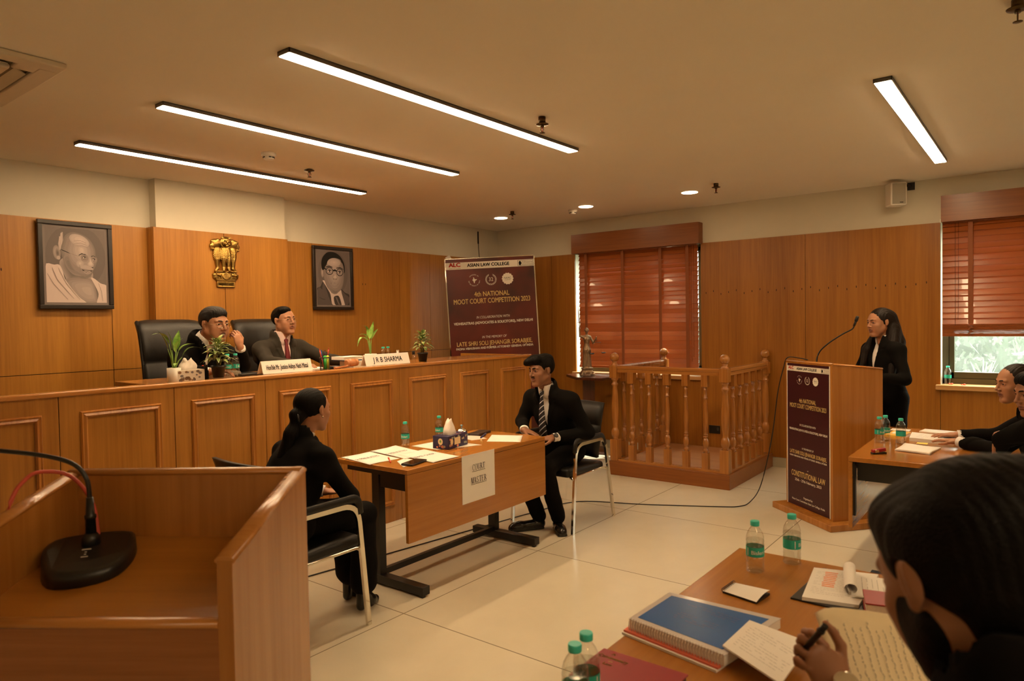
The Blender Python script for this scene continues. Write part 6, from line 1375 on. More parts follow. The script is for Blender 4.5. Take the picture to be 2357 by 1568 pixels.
# ---------------------------------------------------------------- clothes
def wedge(c, TR, half, ztop, zbot, f0=0.0):
    """V shaped opening in torso frame: |x| < half*(z-zbot)/(ztop-zbot), in front of y=f0"""
    c = v3(c); g = half/(ztop-zbot); cs = 1/math.sqrt(1+g*g)
    def f(x, y, z):
        px, py, pz = x-c[0], y-c[1], z-c[2]; q = [px*TR[0, i]+py*TR[1, i]+pz*TR[2, i] for i in range(3)]
        return NP.maximum(NP.maximum((NP.abs(q[0])-(q[2]-zbot)*g)*cs, f0-q[1]), q[2]-ztop-.05)
    return f, c-.45, c+.45
def person(lb, P):
    """P: dict of joints (world) and options; builds body, clothes, hair; returns the root Empty"""
    root = thing('person', lb, 'person', P['base'], 0); sx = P.get('s', 1.0); R = frame(P['yaw'], P.get('pitch', 0), P.get('roll', 0)); T = frame(P['tyaw'], P.get('tpitch', 0), P.get('troll', 0))
    hc, nk = v3(P['head']), v3(P['neck']); fem = P.get('fem', False); hv = P.get('hv', .0026); skinm = P.get('skin', m_skB)
    HF = head_field(hc, R, sx*P.get('hs', 1), nk+T @ v3((0, 0, -.03)), hv, fem, P.get('jaw', 1.0), P.get('nose', 1.0), openm=P.get('open', 0), neckr=P.get('neckr', .051 if not fem else .044))
    parts = [HF.mesh()]
    shL, shR = v3(P['shL']), v3(P['shR']); pel = v3(P['pelvis']); ch = (shL+shR)/2*.55+(nk*.2+pel*.25)
    up = nk-pel; L_ = NP.linalg.norm(up); up /= L_; chest = nk-up*.20; waist = pel+up*.17
    B = P.get('build', 1.0); dd = .16 if not fem else .135
    def torso(F_, g, k=.05, hem=0):
        F_.add(el(chest, v3((dd*B+g, .105*B+g, .17+g)), T), .02); F_.add(el(waist, v3((.145*B*(.9 if fem else 1)+g, .10*B*P.get('belly', 1)+g, .15+g)), T), k); F_.add(el(pel, v3((.165*B*P.get('hipw', 1)+g, .115*B*P.get('hipw', 1)+g, .12+g)), T), k)
        for s_ in (shL, shR): F_.add(cap(nk-up*.045, s_-up*.004, .046+g, .050*(.88 if fem else 1)+g), k*.7); F_.add(cap(chest+up*.01, s_-up*.07, .080+g*.5, .050+g*.5), k*.6)
    bb = [shL, shR, pel, nk, hc, v3(P['elL']), v3(P['elR']), v3(P['wrL']), v3(P['wrR'])]
    if 'knL' in P: bb += [v3(P['knL']), v3(P['knR'])]
    lo = NP.min(bb, 0)-.20; hi = NP.max(bb, 0)+.20; hi[2] = max(shL[2], shR[2], nk[2])+.12
    F_ = Field(lo, hi, .011); torso(F_, -.022)
    for s_, e, w_ in ((shL, 'elL', 'wrL'), (shR, 'elR', 'wrR')): F_.add(cap(s_, P[e], .036, .030), .02); F_.add(cap(P[e], P[w_], .032, .021), .01)
    parts.append(F_.mesh())
    for key in ('L', 'R'):
        h = P.get('hand'+key)
        if h: parts.append(hand_mesh(P['wr'+key], P['el'+key], h['f'], h['n'], h['side'], voxel=P.get('hvx', .0026), s=P.get('hsc', (.9 if fem else 1.0)*sx), **{a: b for a, b in h.items() if a in ('curl', 'thumb', 'spread')}))
    rl = region_lips(hc, R, sx*P.get('hs', 1), P.get('open', 0))
    body = to_obj('body', parts, [skinm, P.get('lip', m_lipm), P.get('beardm', m_hair)], root, rl if not P.get('beard') else None)
    if P.get('face', True): face_extras(root, body, hc, R, sx*P.get('hs', 1), P.get('gaze', (0, 1, 0)), P.get('brow', 1), P.get('hairm', m_hair), mous=P.get('mous', 0))
    # shirt
    cm, smt = P.get('cloth', m_cloth), P.get('shirtm', m_shirt)
    nr = P.get('neckr', .051 if not fem else .044)*sx*P.get('hs', 1); F_ = Field(NP.min([chest, waist, nk], 0)-.22, NP.max([chest, waist, nk], 0)+.18, .0048)
    F_.add(el(chest, v3((dd*B+.004, .105*B+.006, .17)), T), .02); F_.add(el(waist, v3((.14*B, .10*B*P.get('belly', 1)+.004, .15)), T), .05); F_.add(cap(nk-up*.05, nk-up*.02, .052, .046), .03)
    vt, vb, vh = P.get('vee', (.10, -.30, .085)); wf, wl, wh = wedge(nk, T, vh+.003, vt, vb-.03, .010); F_.d = NP.maximum(F_.d, wf(*F_._xyz((slice(None),)*3)).astype(NP.float32))
    nkd = R @ v3((0, -.022, -.055))*sx+hc-nk; nkd = nkd/NP.linalg.norm(nkd)
    cl = P.get('collar', .040); F_.add(cap(nk-nkd*.015, nk+nkd*cl, nr+.0115, nr+.0095), .004)
    F_.sub(cap(nk+nkd*.02, nk+nkd*.14, nr+.0025, nr+.0025), .002); F_.sub(cap(nk+nkd*(cl+.056), nk+nkd*(cl+.2), .075), .002); F_.sub(wedge(nk+nkd*.0, T, .030 if not fem else .05, .06, -.005 if not fem else -.09, .02), .003)
    to_obj('shirt', [F_.mesh()], smt, root)
    # jacket
    jl = P.get('hem', .02); F_ = Field(lo, hi+v3((0, 0, .0)), P.get('jv', .0078)); g = .020; torso(F_, g-.004)
    if P.get('stand'):
        F_.add(el(pel-up*jl, v3((.150*B, .105*B, .12)), T), .05); F_.add(cap(pel+up*.14-T[:, 1]*.02, pel-up*.08-T[:, 1]*.075, .045, .060), .05); F_.sub((lambda x, y, z, q=float(pel[2]-.09): z+0*x+0*y-q, NP.min(bb, 0)-.3, v3((9, 9, pel[2]-.085))*1.0), .004)
    F_.add(cap(nk-up*.035, nk+up*.018-T[:, 1]*.014, nr+.037, nr+.033), .02)
    for s_, e, w_ in ((shL, 'elL', 'wrL'), (shR, 'elR', 'wrR')):
        s2, e2, w2 = v3(s_), v3(P[e]), v3(P[w_]); F_.add(cap(s2, e2, .060*(.80 if fem else 1)*P.get('arm', 1), .051*(.80 if fem else 1)*P.get('arm', 1)), .03); F_.add(cap(e2, w2+(e2-w2)*P.get('cuffback', .10), .051*(.86 if fem else 1), .039*(.92 if fem else 1)), .02)
        F_.sub(cap(w2+(e2-w2)*.02, w2-(e2-w2)*.3, .040, .045), .003)
    F_.wrinkle(P.get('wr', .0022), 34, P.get('seed', 1))
    vt, vb, vh = P.get('vee', (.10, -.30, .085)) ; 
    # lapels: raised band beside the opening, then the opening itself
    x, y, z = F_._xyz((slice(None),)*3); px, py, pz = x-nk[0], y-nk[1], z-nk[2]; q = [px*T[0, i]+py*T[1, i]+pz*T[2, i] for i in range(3)]
    ed = (NP.abs(q[0])-(q[2]-vb)*(vh/(vt-vb))); bandw = NP.clip(.020+(q[2]-vb)*.17, .012, .062); cl_ = lambda v: NP.clip(v, 0, 1)
    lap = cl_((ed+.004)/.010)*cl_((bandw-ed)/.007)*cl_((q[1]-.02)/.02)*cl_((q[2]-vb)/.02)*cl_((.05-q[2])/.02)*(1-.9*cl_(1-NP.abs(q[2]+.070)/.008)*cl_((ed-.02)/.01))
    F_.d -= (.0065*lap).astype(NP.float32)
    F_.sub(wedge(nk, T, vh, vt, vb, .014), .003); F_.sub(cap(nk+nkd*.02, nk+nkd*.2, nr+.021, nr+.021), .003); F_.sub(cap(nk+up*(.105+nr-.05)-T[:, 1]*.02, nk+up*.3, nr+.026), .003)
    if not P.get('stand'): pass
    jk = to_obj('jacket', [F_.mesh()], cm, root)
    # cuffs
    for e, w_ in (('elL', 'wrL'), ('elR', 'wrR')):
        if P.get('hand'+w_[-1]):
            e2, w2 = Vector(P[e]), Vector(P[w_]); d = (e2-w2).normalized(); MB().tube([w2+d*.005, w2+d*.05], .0335, 18, flat=(1.05, .95)).build('shirt_cuff', smt, jk, True)
    # tie
    if P.get('tie'):
        fr = .105*B+.012; k = MB(); Tm = Matrix([list(x) for x in T]); N_ = Vector(nk)
        def tp(x, y, z): return N_ + Tm @ Vector((x, y, z))
        row = lambda w_, y, z, t=.005: [tp(-w_, y-.002, z), tp(-w_*.5, y+t, z), tp(w_*.5, y+t, z), tp(w_, y-.002, z), tp(0, y-.008, z)]
        secs = [(.017, .066, .002), (.020, .074, -.012), (.014, .078, -.032), (.012, .080, -.037), (.017, .085, -.07), (.022, .096, -.12), (.027, .105, -.18), (.032, .112, -.25), (.036, .114, -.34)]
        vs = [[k.b.verts.new(p) for p in row(a, b_+P.get('tiey', 0), c_)] for a, b_, c_ in secs]
        for i in range(len(vs)-1):
            for j in range(5): k._f([vs[i][j], vs[i][(j+1) % 5], vs[i+1][(j+1) % 5], vs[i+1][j]], True)
        k._f(vs[0], True); k._f(vs[-1][::-1], True); k.build('tie', P['tie'], root, True)
    # legs
    if 'knL' in P:
        pts = [pel, v3(P['knL']), v3(P['knR']), v3(P['anL']), v3(P['anR'])]; F_ = Field(NP.min(pts, 0)-.17, NP.max(pts, 0)+.17, .010)
        F_.add(el(pel, v3((.165*B*P.get('hipw', 1), .125*B*P.get('hipw', 1), .11)), T), .02)
        hw = T[:, 0]*.095; fl = P.get('flare', 1.0)
        for sgn, a, b_ in ((-1, 'knL', 'anL'), (1, 'knR', 'anR')):
            kn, an = v3(P[a]), v3(P[b_]); F_.add(cap(pel+hw*sgn*.9, kn, .088*(.95 if fem else 1), .066), .04); F_.add(cap(kn, an, .064, .050*fl), .02)
        F_.wrinkle(.0028, 30, 3); to_obj('trousers', [F_.mesh()], cm, root)
    if 'toL' in P:
        for a, t in (('anL', 'toL'), ('anR', 'toR')):
            an, to = v3(P[a]), v3(P[t]); d = to-an; d[2] = 0; d /= NP.linalg.norm(d); hl = v3((an[0], an[1], 0))-d*.035
            F_ = Field(NP.minimum(hl, to)-.09, NP.maximum(hl, to)+.09+v3((0, 0, .06)), .0045); hz = P.get('heel', 0)
            if not hz:
                F_.add(cap(hl+v3((0, 0, .038))+d*.02, v3((to[0], to[1], .030))-d*.05, .036, .038), .02); F_.add(cap(v3((to[0], to[1], .028))-d*.09, v3((to[0], to[1], .024))-d*.026, .042, .027), .02); F_.add(cap(hl+v3((0, 0, .05))+d*.03, hl+v3((0, 0, .085))+d*.04, .034, .036), .015)
                F_.add(bx((hl+to)/2*v3((1, 1, 0))+v3((0, 0, .008))-d*.004, (.036, NP.linalg.norm(to-hl)*.5-.006, .008), .006, NP.stack([v3((d[1], -d[0], 0)), d, v3((0, 0, 1))], 1)), .006)
            else:
                F_.add(cap(hl+v3((0, 0, .11))+d*.02, v3((to[0], to[1], .035))-d*.08, .032, .034), .015); F_.add(cap(v3((to[0], to[1], .030))-d*.09, v3((to[0], to[1], .022))-d*.03, .036, .022), .015); F_.add(cap(hl+v3((0, 0, .09))+d*.012, hl+v3((0, 0, .028))+d*.008, .028, .026), .01)
            F_.sub((lambda x, y, z: z+0*x+0*y-0.0005, NP.minimum(hl, to)-.2, NP.maximum(hl, to)*v3((1, 1, 0))+v3((.2, .2, .002))), 0)
            to_obj('shoe', [F_.mesh()], m_shoe, root)
            if 'sock' in P: MB().cyl(Vector(an)+Vector((0, 0, -.03)), Vector(an)+Vector((0, 0, .05)), .038, .04).build('sock', P['sock'], root, True)
    # hair
    st = P.get('hair')
    if st:
        Hf = hair_field(hc, R, sx*P.get('hs', 1), st, P.get('hairv', .003), P.get('hairx'), P.get('hpad', .03)); to_obj('hair', [Hf.mesh()], P.get('hairm', m_hair), root)
    return root, R, T, body
def Lc(nk, T, p): return v3(nk)+T @ v3(p)
# ================================================================ PEOPLE
rad = math.radians
# --- left judge, leaning forward, hand at his mouth
J1 = dict(base=(2.56, 4.92, .95), head=(2.600, 4.66, 1.595), neck=(2.56, 4.745, 1.465), yaw=rad(-80), pitch=rad(-4), tyaw=rad(-84), tpitch=rad(-14), shL=(2.745, 4.78, 1.385), shR=(2.40, 4.78, 1.385), pelvis=(2.55, 5.0, 1.02),
          elL=(2.79, 4.62, 1.30), wrL=(2.695, 4.50, 1.435), elR=(2.33, 4.60, 1.29), wrR=(2.44, 4.44, 1.275), skin=m_skA, build=1.12, belly=1.15, hs=1.04, neckr=.062, jaw=1.12, nose=1.08, open=.004, brow=1.1, vee=(.10, -.20, .045),
          handL=dict(f=(-.25, .02, .95), n=(-.35, .92, .1), side=-1, curl=(.95, 1.0, 1.05, 1.1), thumb=.5), handR=dict(f=(.75, -.6, .05), n=(0, 0, -1), side=-1, curl=(.35, .4, .4, .4), thumb=.4),
          hair='short', hairm=mat('greying_black_hair', (.012, .010, .009), .5, spec=.25, bump=.5, bscale=260, var=.4), seed=2, cuffback=.18)
r_, R_, T_, b_ = person('judge in black suit and glasses leaning forward with his hand at his mouth', J1)
spectacles(r_, J1['head'], R_, 1.04, m_chr2, .0013)
MB().box(Lc(J1['neck'], T_, (.075, .135, -.13)), (.011, .002, .008), Matrix([list(x) for x in T_])).build('lapel_pin', m_or, r_, True)
# --- right judge, upright, grey suit
J2 = dict(base=(3.40, 5.06, .95), head=(3.385, 4.98, 1.620), neck=(3.375, 5.01, 1.475), yaw=rad(-84), pitch=rad(2), roll=rad(3), tyaw=rad(-92), tpitch=rad(-3), shL=(3.565, 5.03, 1.392), shR=(3.195, 5.03, 1.392), pelvis=(3.39, 5.08, 1.03),
          elL=(3.70, 4.86, 1.29), wrL=(3.74, 4.62, 1.27), elR=(3.13, 4.82, 1.29), wrR=(3.25, 4.60, 1.275), skin=m_skA, build=1.08, belly=1.15, hs=.98, neckr=.058, jaw=1.06, nose=1.05, brow=.9, cloth=m_cloth2, shirtm=m_pink, tie=m_tie, vee=(.10, -.27, .078),
          handL=dict(f=(-.3, -.9, 0), n=(0, 0, -1), side=1, curl=(.3, .35, .4, .4)), handR=dict(f=(.5, -.8, 0), n=(0, 0, -1), side=-1, curl=(.3, .35, .4, .4)), hair='side', seed=5, tiey=-.005)
r_, R_, T_, b_ = person('judge in charcoal suit, pink shirt and maroon tie sitting upright in glasses', J2)
spectacles(r_, J2['head'], R_, .98, m_chr2, .0008)
c_ = Lc(J2['neck'], T_, (.085, .148, -.20)); MB().cyl(c_, c_+T_ @ v3((.012, .0, .05)), .003).build('pocket_pen', m_chrome, r_, True)
# --- young man at the end of the court master table
m_stripe, N, L, b = nt('striped_tie'); tc = N.new('ShaderNodeTexCoord'); wv = N.new('ShaderNodeTexWave'); wv.inputs['Scale'].default_value = 13; wv.bands_direction = 'DIAGONAL'
mp = N.new('ShaderNodeMapping'); mp.inputs['Scale'].default_value = (0, 1.0, 1.2); L.new(tc.outputs['Object'], mp.inputs[0]); L.new(mp.outputs[0], wv.inputs[0])
cr = N.new('ShaderNodeValToRGB'); cr.color_ramp.interpolation = 'CONSTANT'; cr.color_ramp.elements[0].color = (.012, .012, .018, 1); cr.color_ramp.elements[1].position = .80; cr.color_ramp.elements[1].color = (.05, .05, .06, 1); e_ = cr.color_ramp.elements.new(.93); e_.color = (.62, .64, .72, 1)
L.new(wv.outputs['Fac'], cr.inputs[0]); L.new(cr.outputs[0], b.inputs['Base Color']); b.inputs['Roughness'].default_value = .45
YM = dict(base=(4.55, 3.04, .46), head=(4.275, 3.03, 1.205), neck=(4.325, 3.02, 1.062), yaw=rad(165), pitch=rad(-4), roll=rad(3), tyaw=rad(184), tpitch=rad(-10), shL=(4.37, 2.835, .985), shR=(4.37, 3.185, .985), pelvis=(4.58, 3.03, .565),
          elL=(4.47, 2.745, .735), wrL=(4.225, 2.90, .715), elR=(4.33, 3.255, .80), wrR=(4.135, 3.09, .765), knL=(4.17, 2.93, .50), knR=(4.13, 3.14, .50), flare=1.12, anL=(4.32, 2.93, .10), anR=(4.27, 3.07, .10), toL=(4.185, 2.795, 0), toR=(4.06, 3.20, 0),
          skin=m_skC, build=.96, hs=.98, nose=1.0, jaw=.98, tie=m_stripe, vee=(.10, -.30, .075), handL=dict(f=(-.80, .55, -.05), n=(.1, .1, -.95), side=1, curl=(.5, .5, .55, .6), thumb=.5), handR=dict(f=(.2, -.95, -.25), n=(0, -.2, -1), side=-1, curl=(.4, .5, .5, .55), thumb=.4),
          hair='quiff', seed=3, mous=.8, hpad=.05, sock=mat('dark_blue_sock', (.01, .02, .04), .8), brow=1.15, gaze=(-.1, 1, -.05), cuffback=.22)
r_, R_, T_, b_ = person('young man in black suit and striped tie seated at the court master table', YM)
w_ = Vector(YM['wrL']); e_ = Vector(YM['elL']); d_ = (e_-w_).normalized()
k = MB().tube([w_+d_*.002, w_+d_*.022], .0315, 18); wt = thing('wristwatch', 'black wristwatch on the left wrist of the seated young man', 'watch', w_); k.build('strap', m_black, wt, True); Rw = axes(Vector((-.25, -.75, .6)).normalized()); Rw = Matrix((Rw.col[0], -Rw.col[2], Rw.col[1])).transposed()
MB().lathe([(.018, 0), (.019, .003), (.018, .008), (.015, .009)], 20, w_+d_*.012+Vector((-.25, -.75, .6)).normalized()*.030, Rw).build('case', m_black, wt, True)
for a, t in (('anL', 'toL'), ('anR', 'toR')):
    pass
# --- woman from behind at the left end of the court master table
m_wh = m_hair
WB = dict(base=(2.14, 3.10, .46), head=(2.265, 3.095, 1.130), neck=(2.205, 3.10, .99), yaw=rad(8), pitch=rad(-6), tyaw=rad(-2), tpitch=rad(-12), shL=(2.19, 3.255, .905), shR=(2.19, 2.925, .905), pelvis=(2.07, 3.10, .575), fem=True, s=.96, build=1.12,
          elL=(2.25, 3.36, .72), wrL=(2.40, 3.19, .65), elR=(2.32, 2.87, .68), wrR=(2.42, 3.04, .645), knL=(2.52, 3.20, .52), knR=(2.54, 3.03, .52), anL=(2.55, 3.18, .16), anR=(2.50, 3.0, .16), toL=(2.68, 3.22, 0), toR=(2.63, 3.03, 0), heel=1, flare=1.55,
          skin=m_skA, hair='pulled', hs=1.0, handL=dict(f=(.8, -.5, -.1), n=(0, 0, -1), side=1), handR=dict(f=(.8, .5, -.1), n=(0, 0, -1), side=-1), hem=.0, seed=7, vee=(.10, -.25, .08), arm=1.08,
          hairx=[((2.150, 3.085, 1.115), (2.168, 3.085, 1.105), .034, .034), ((2.150, 3.080, 1.09), (2.120, 3.085, 1.02), .026, .034), ((2.120, 3.085, 1.02), (2.085, 3.095, .90), .036, .040), ((2.085, 3.095, .90), (2.050, 3.10, .76), .036, .016)])
r_, R_, T_, b_ = person('woman in black seen from behind with her dark hair tied in a low ponytail', WB)
MB().tube([(2.150+.036*math.cos(a)*.3, 3.083+.036*math.cos(a), 1.098+.030*math.sin(a)) for a in [i*PI/8 for i in range(16)]], .006, 8, closed=True).build('hair_tie', m_black, r_, True)
e_ = Vector(Lc(WB['head'], R_, v3((.079, -.004, -.036))*.96)); MB().ball(e_, .005, 10).build('earring', m_chr2, r_, True)
# --- standing speaker
SW = dict(base=(6.19, 1.05, 0), head=(6.165, 1.065, 1.522), neck=(6.195, 1.045, 1.388), yaw=rad(138), pitch=rad(-5), tyaw=rad(141), tpitch=rad(-4), shL=(6.105, .925, 1.305), shR=(6.325, 1.165, 1.305), pelvis=(6.24, 1.01, .92), fem=True, s=.97, build=.98,
          elL=(6.00, .86, 1.085), wrL=(5.93, 1.05, 1.10), elR=(6.29, 1.25, 1.085), wrR=(6.08, 1.29, 1.10), knL=(6.165, .95, .50), knR=(6.27, 1.08, .50), anL=(6.17, .93, .10), anR=(6.29, 1.07, .10), toL=(6.06, 1.03, 0), toR=(6.18, 1.17, 0),
          skin=m_skA, hair='long', hs=.97, hipw=.86, stand=True, hem=.03, seed=4, vee=(.10, -.30, .055), brow=.9,
          handL=dict(f=(-.6, .6, -.2), n=(0, 0, -1), side=1), handR=dict(f=(-.9, .1, -.2), n=(0, 0, -1), side=-1),
          hairx=[((6.215, 1.01, 1.55), (6.245, .965, 1.36), .068, .070), ((6.245, .965, 1.36), (6.255, .945, 1.24), .068, .050), ((6.20, .975, 1.47), (6.135, .960, 1.28), .052, .048), ((6.135, .960, 1.28), (6.085, .965, 1.12), .048, .026), ((6.235, 1.09, 1.44), (6.20, 1.16, 1.30), .036, .036), ((6.20, 1.16, 1.30), (6.16, 1.19, 1.15), .036, .020)], hairm=m_hairb)
r_, R_, T_, b_ = person('woman with long dark hair in a black blazer speaking at the podium', SW)
# --- seated women at the right table
WA = dict(base=(5.08, .0, .46), head=(5.085, .160, 1.160), neck=(5.11, .095, 1.025), yaw=rad(122), pitch=rad(-6), tyaw=rad(100), tpitch=rad(-14), shL=(4.97, .04, .94), shR=(5.28, .08, .94), pelvis=(5.10, -.08, .58), fem=True, s=.98,
          elL=(4.93, .22, .78), wrL=(5.06, .44, .79), elR=(5.38, .26, .80), wrR=(5.33, .47, .79), skin=m_skA, hair='pulled', hs=.98, seed=9, handL=dict(f=(.25, .95, 0), n=(0, 0, -1), side=1, curl=(.15, .15, .15, .2)), handR=dict(f=(-.35, .9, 0), n=(0, 0, -1), side=-1, curl=(.15, .15, .15, .2)),
          hairx=[((5.165, .02, 1.15), (5.175, .01, 1.13), .035, .035), ((5.175, .01, 1.12), (5.18, -.02, .90), .028, .02)], hairm=m_hairb)
person('woman in black with pulled back hair seated in profile under the right window', WA)
WC = dict(base=(4.52, -.16, .46), head=(4.465, .045, 1.165), neck=(4.50, -.015, 1.03), yaw=rad(122), pitch=rad(-10), tyaw=rad(105), tpitch=rad(-16), shL=(4.38, .03, 1.0), shR=(4.67, -.02, .965), pelvis=(4.56, -.28, .58), s=1.0,
          elL=(4.42, .20, .93), wrL=(4.50, .22, .68), elR=(4.76, .0, .74), wrR=(4.62, .16, .63), skin=m_skB, hair='short', seed=11, handL=dict(f=(.3, .9, 0), n=(0, 0, -1), side=1), handR=dict(f=(-.3, .9, 0), n=(0, 0, -1), side=-1))
person('person in black at the right edge, only nose and mouth showing', WC)
# --- man in the foreground, seen from behind
FM = dict(base=(.88, -.14, .46), head=(.951, .080, 1.275), neck=(.922, .022, 1.185), yaw=rad(47), pitch=rad(-26), roll=rad(-4), collar=.035, neckr=.049, tyaw=rad(52), tpitch=rad(-14), shL=(.78, .10, 1.09), shR=(1.06, -.10, 1.09), pelvis=(.85, -.20, .58), s=1.0, build=1.1, hs=.98, hsc=.86,
          elL=(1.04, .150, .84), wrL=(1.252, .276, .950), elR=(1.22, -.04, .80), wrR=(1.38, .14, .84), skin=m_skB, hair='short', hairx=[((.965, .070, 1.345), (.955, .045, 1.33), .066, .078), ((.930, .035, 1.270), (.920, .020, 1.215), .070, .050), ((.965, .025, 1.33), (.945, .02, 1.27), .09, .075)], hpad=.06, hv=.0022, hairv=.0026, hvx=.0018, seed=13, cuffback=.16,
          handL=dict(f=(-.36, .48, .78), n=(.6, .3, -.55), side=-1, curl=(1.0, 1.3, 1.35, 1.4), thumb=.25, spread=.03), handR=dict(f=(.3, .6, .5), n=(-.6, .3, 0), side=-1, curl=(.5, .5, .5, .5)), beard=True)
r_, R_, T_, b_ = person('dark haired man in the foreground seen from behind, writing on a yellow pad', FM)
def fmbeard():
    c = v3(FM['head']); s = .98; W = lambda p: c+R_ @ (v3(p)*s); F_ = Field(c-.15, c+.15, .003)
    F_.add(el(W((0, .030, -.036)), v3((.068, .068, .083))*s, R_), .01)
    for q in (-1, 1): F_.add(cap(W((q*.054, -.002, -.047)), W((q*.022, .058, -.100)), .019*s, .018*s), .03*s)
    F_.add(cap(W((-.012, .077, -.100)), W((.012, .077, -.100)), .0155*s, .0155*s), .02)
    F_.sub(el(W((0, .07, .055)), v3((.12, .10, .068))*s, R_), .01); F_.sub(el(W((0, .10, -.058)), v3((.022, .03, .012))*s, R_), .004)
    to_obj('beard', [F_.mesh()], m_hair, r_)
fmbeard()
w_ = Vector(FM['wrL']); e_ = Vector(FM['elL']); d_ = (e_-w_).normalized(); wt = thing('wristwatch', 'round steel wristwatch on the wrist of the foreground man', 'watch', w_)
MB().tube([w_+d_*.004, w_+d_*.026], .0300, 20, flat=(1.05, .95)).build('strap', m_black, wt, True); vd = Vector((-.55, -.25, .75)).normalized(); vd = (vd-d_*vd.dot(d_)).normalized(); Rw = axes(vd); Rw = Matrix((Rw.col[0], -Rw.col[2], Rw.col[1])).transposed(); cw = w_+d_*.015+vd*.027
MB().lathe([(.019, 0), (.0205, .002), (.0205, .009), (.017, .0105)], 24, cw, Rw).build('case', m_chrome, wt, True); MB().lathe([(.017, .0085), (.001, .0088)], 24, cw, Rw, cap=False).build('dial', m_black, wt, True)
tag(MB().tube([Vector((1.235, .345, .985)), Vector((1.224, .300, 1.052)), Vector((1.2225, .293, 1.063))], .0052, 12).tube([Vector((1.2245, .302, 1.049)), Vector((1.224, .2995, 1.053))], .0066, 12).build('black_pen', m_black, None), 'black pen held in the fist of the foreground man', 'pen')
def legal_pad():
    tl, tr = Vector((1.372, .349, 1.034)), Vector((1.496, .189, .998)); dn = Vector((-.15, -.11, -.20)); u = (tr-tl); n = u.cross(dn).normalized(); n = n if n.z > 0 else -n
    root = thing('legal_pad', 'yellow handwritten legal pad held up by the foreground man', 'notepad', tl); N_ = 12; k = MB(); g = []
    for j in range(N_+1):
        row = []
        for i in range(N_+1):
            x, y = i/N_, j/N_; p = tl+u*x+dn*y*1.15+n*(.012*math.sin(x*2.6)*(1-y))
            if j == 0: p += dn*.05*((abs(x-.5)*2)**6)
            row.append(k.b.verts.new(p))
        g.append(row)
    bt = [[k.b.verts.new(v.co-n*.004) for v in row] for row in g]
    for j in range(N_):
        for i in range(N_): k._f([g[j][i], g[j][i+1], g[j+1][i+1], g[j+1][i]], True); k._f([bt[j][i], bt[j+1][i], bt[j+1][i+1], bt[j][i+1]], True)
    for i in range(N_): k._f([g[0][i+1], g[0][i], bt[0][i], bt[0][i+1]], False); k._f([g[i][0], g[i+1][0], bt[i+1][0], bt[i][0]], False); k._f([g[i+1][N_], g[i][N_], bt[i][N_], bt[i+1][N_]], False); k._f([g[N_][i], g[N_][i+1], bt[N_][i+1], bt[N_][i]], False)
    sh = k.build('pages', mat('legal_yellow', (.74, .61, .38), .7, var=.04), root, True)
    k = MB(); r = random.Random(8); un = u.normalized(); 
    for c_ in range(13):
        x = .08+c_*.068; y = .06+r.random()*.1
        while y < 1.0:
            l = r.uniform(.008, .035); o = r.uniform(-.006, .006)
            a, b_ = tl+u*(x+o)+dn*y*1.15+n*(.0145*math.sin(x*2.6)*(1-y)+.0012), tl+u*(x+o*.3)+dn*(y+l)*1.15+n*(.0145*math.sin(x*2.6)*(1-y-l)+.0012)
            k.tube([a, a.lerp(b_, .5)+un*r.uniform(-.003, .003), b_], .0005, 4); y += l+r.uniform(.003, .012)
    k.build('handwriting', mat('blue_grey_ink', (.10, .09, .12), .7), sh, True)
legal_pad()
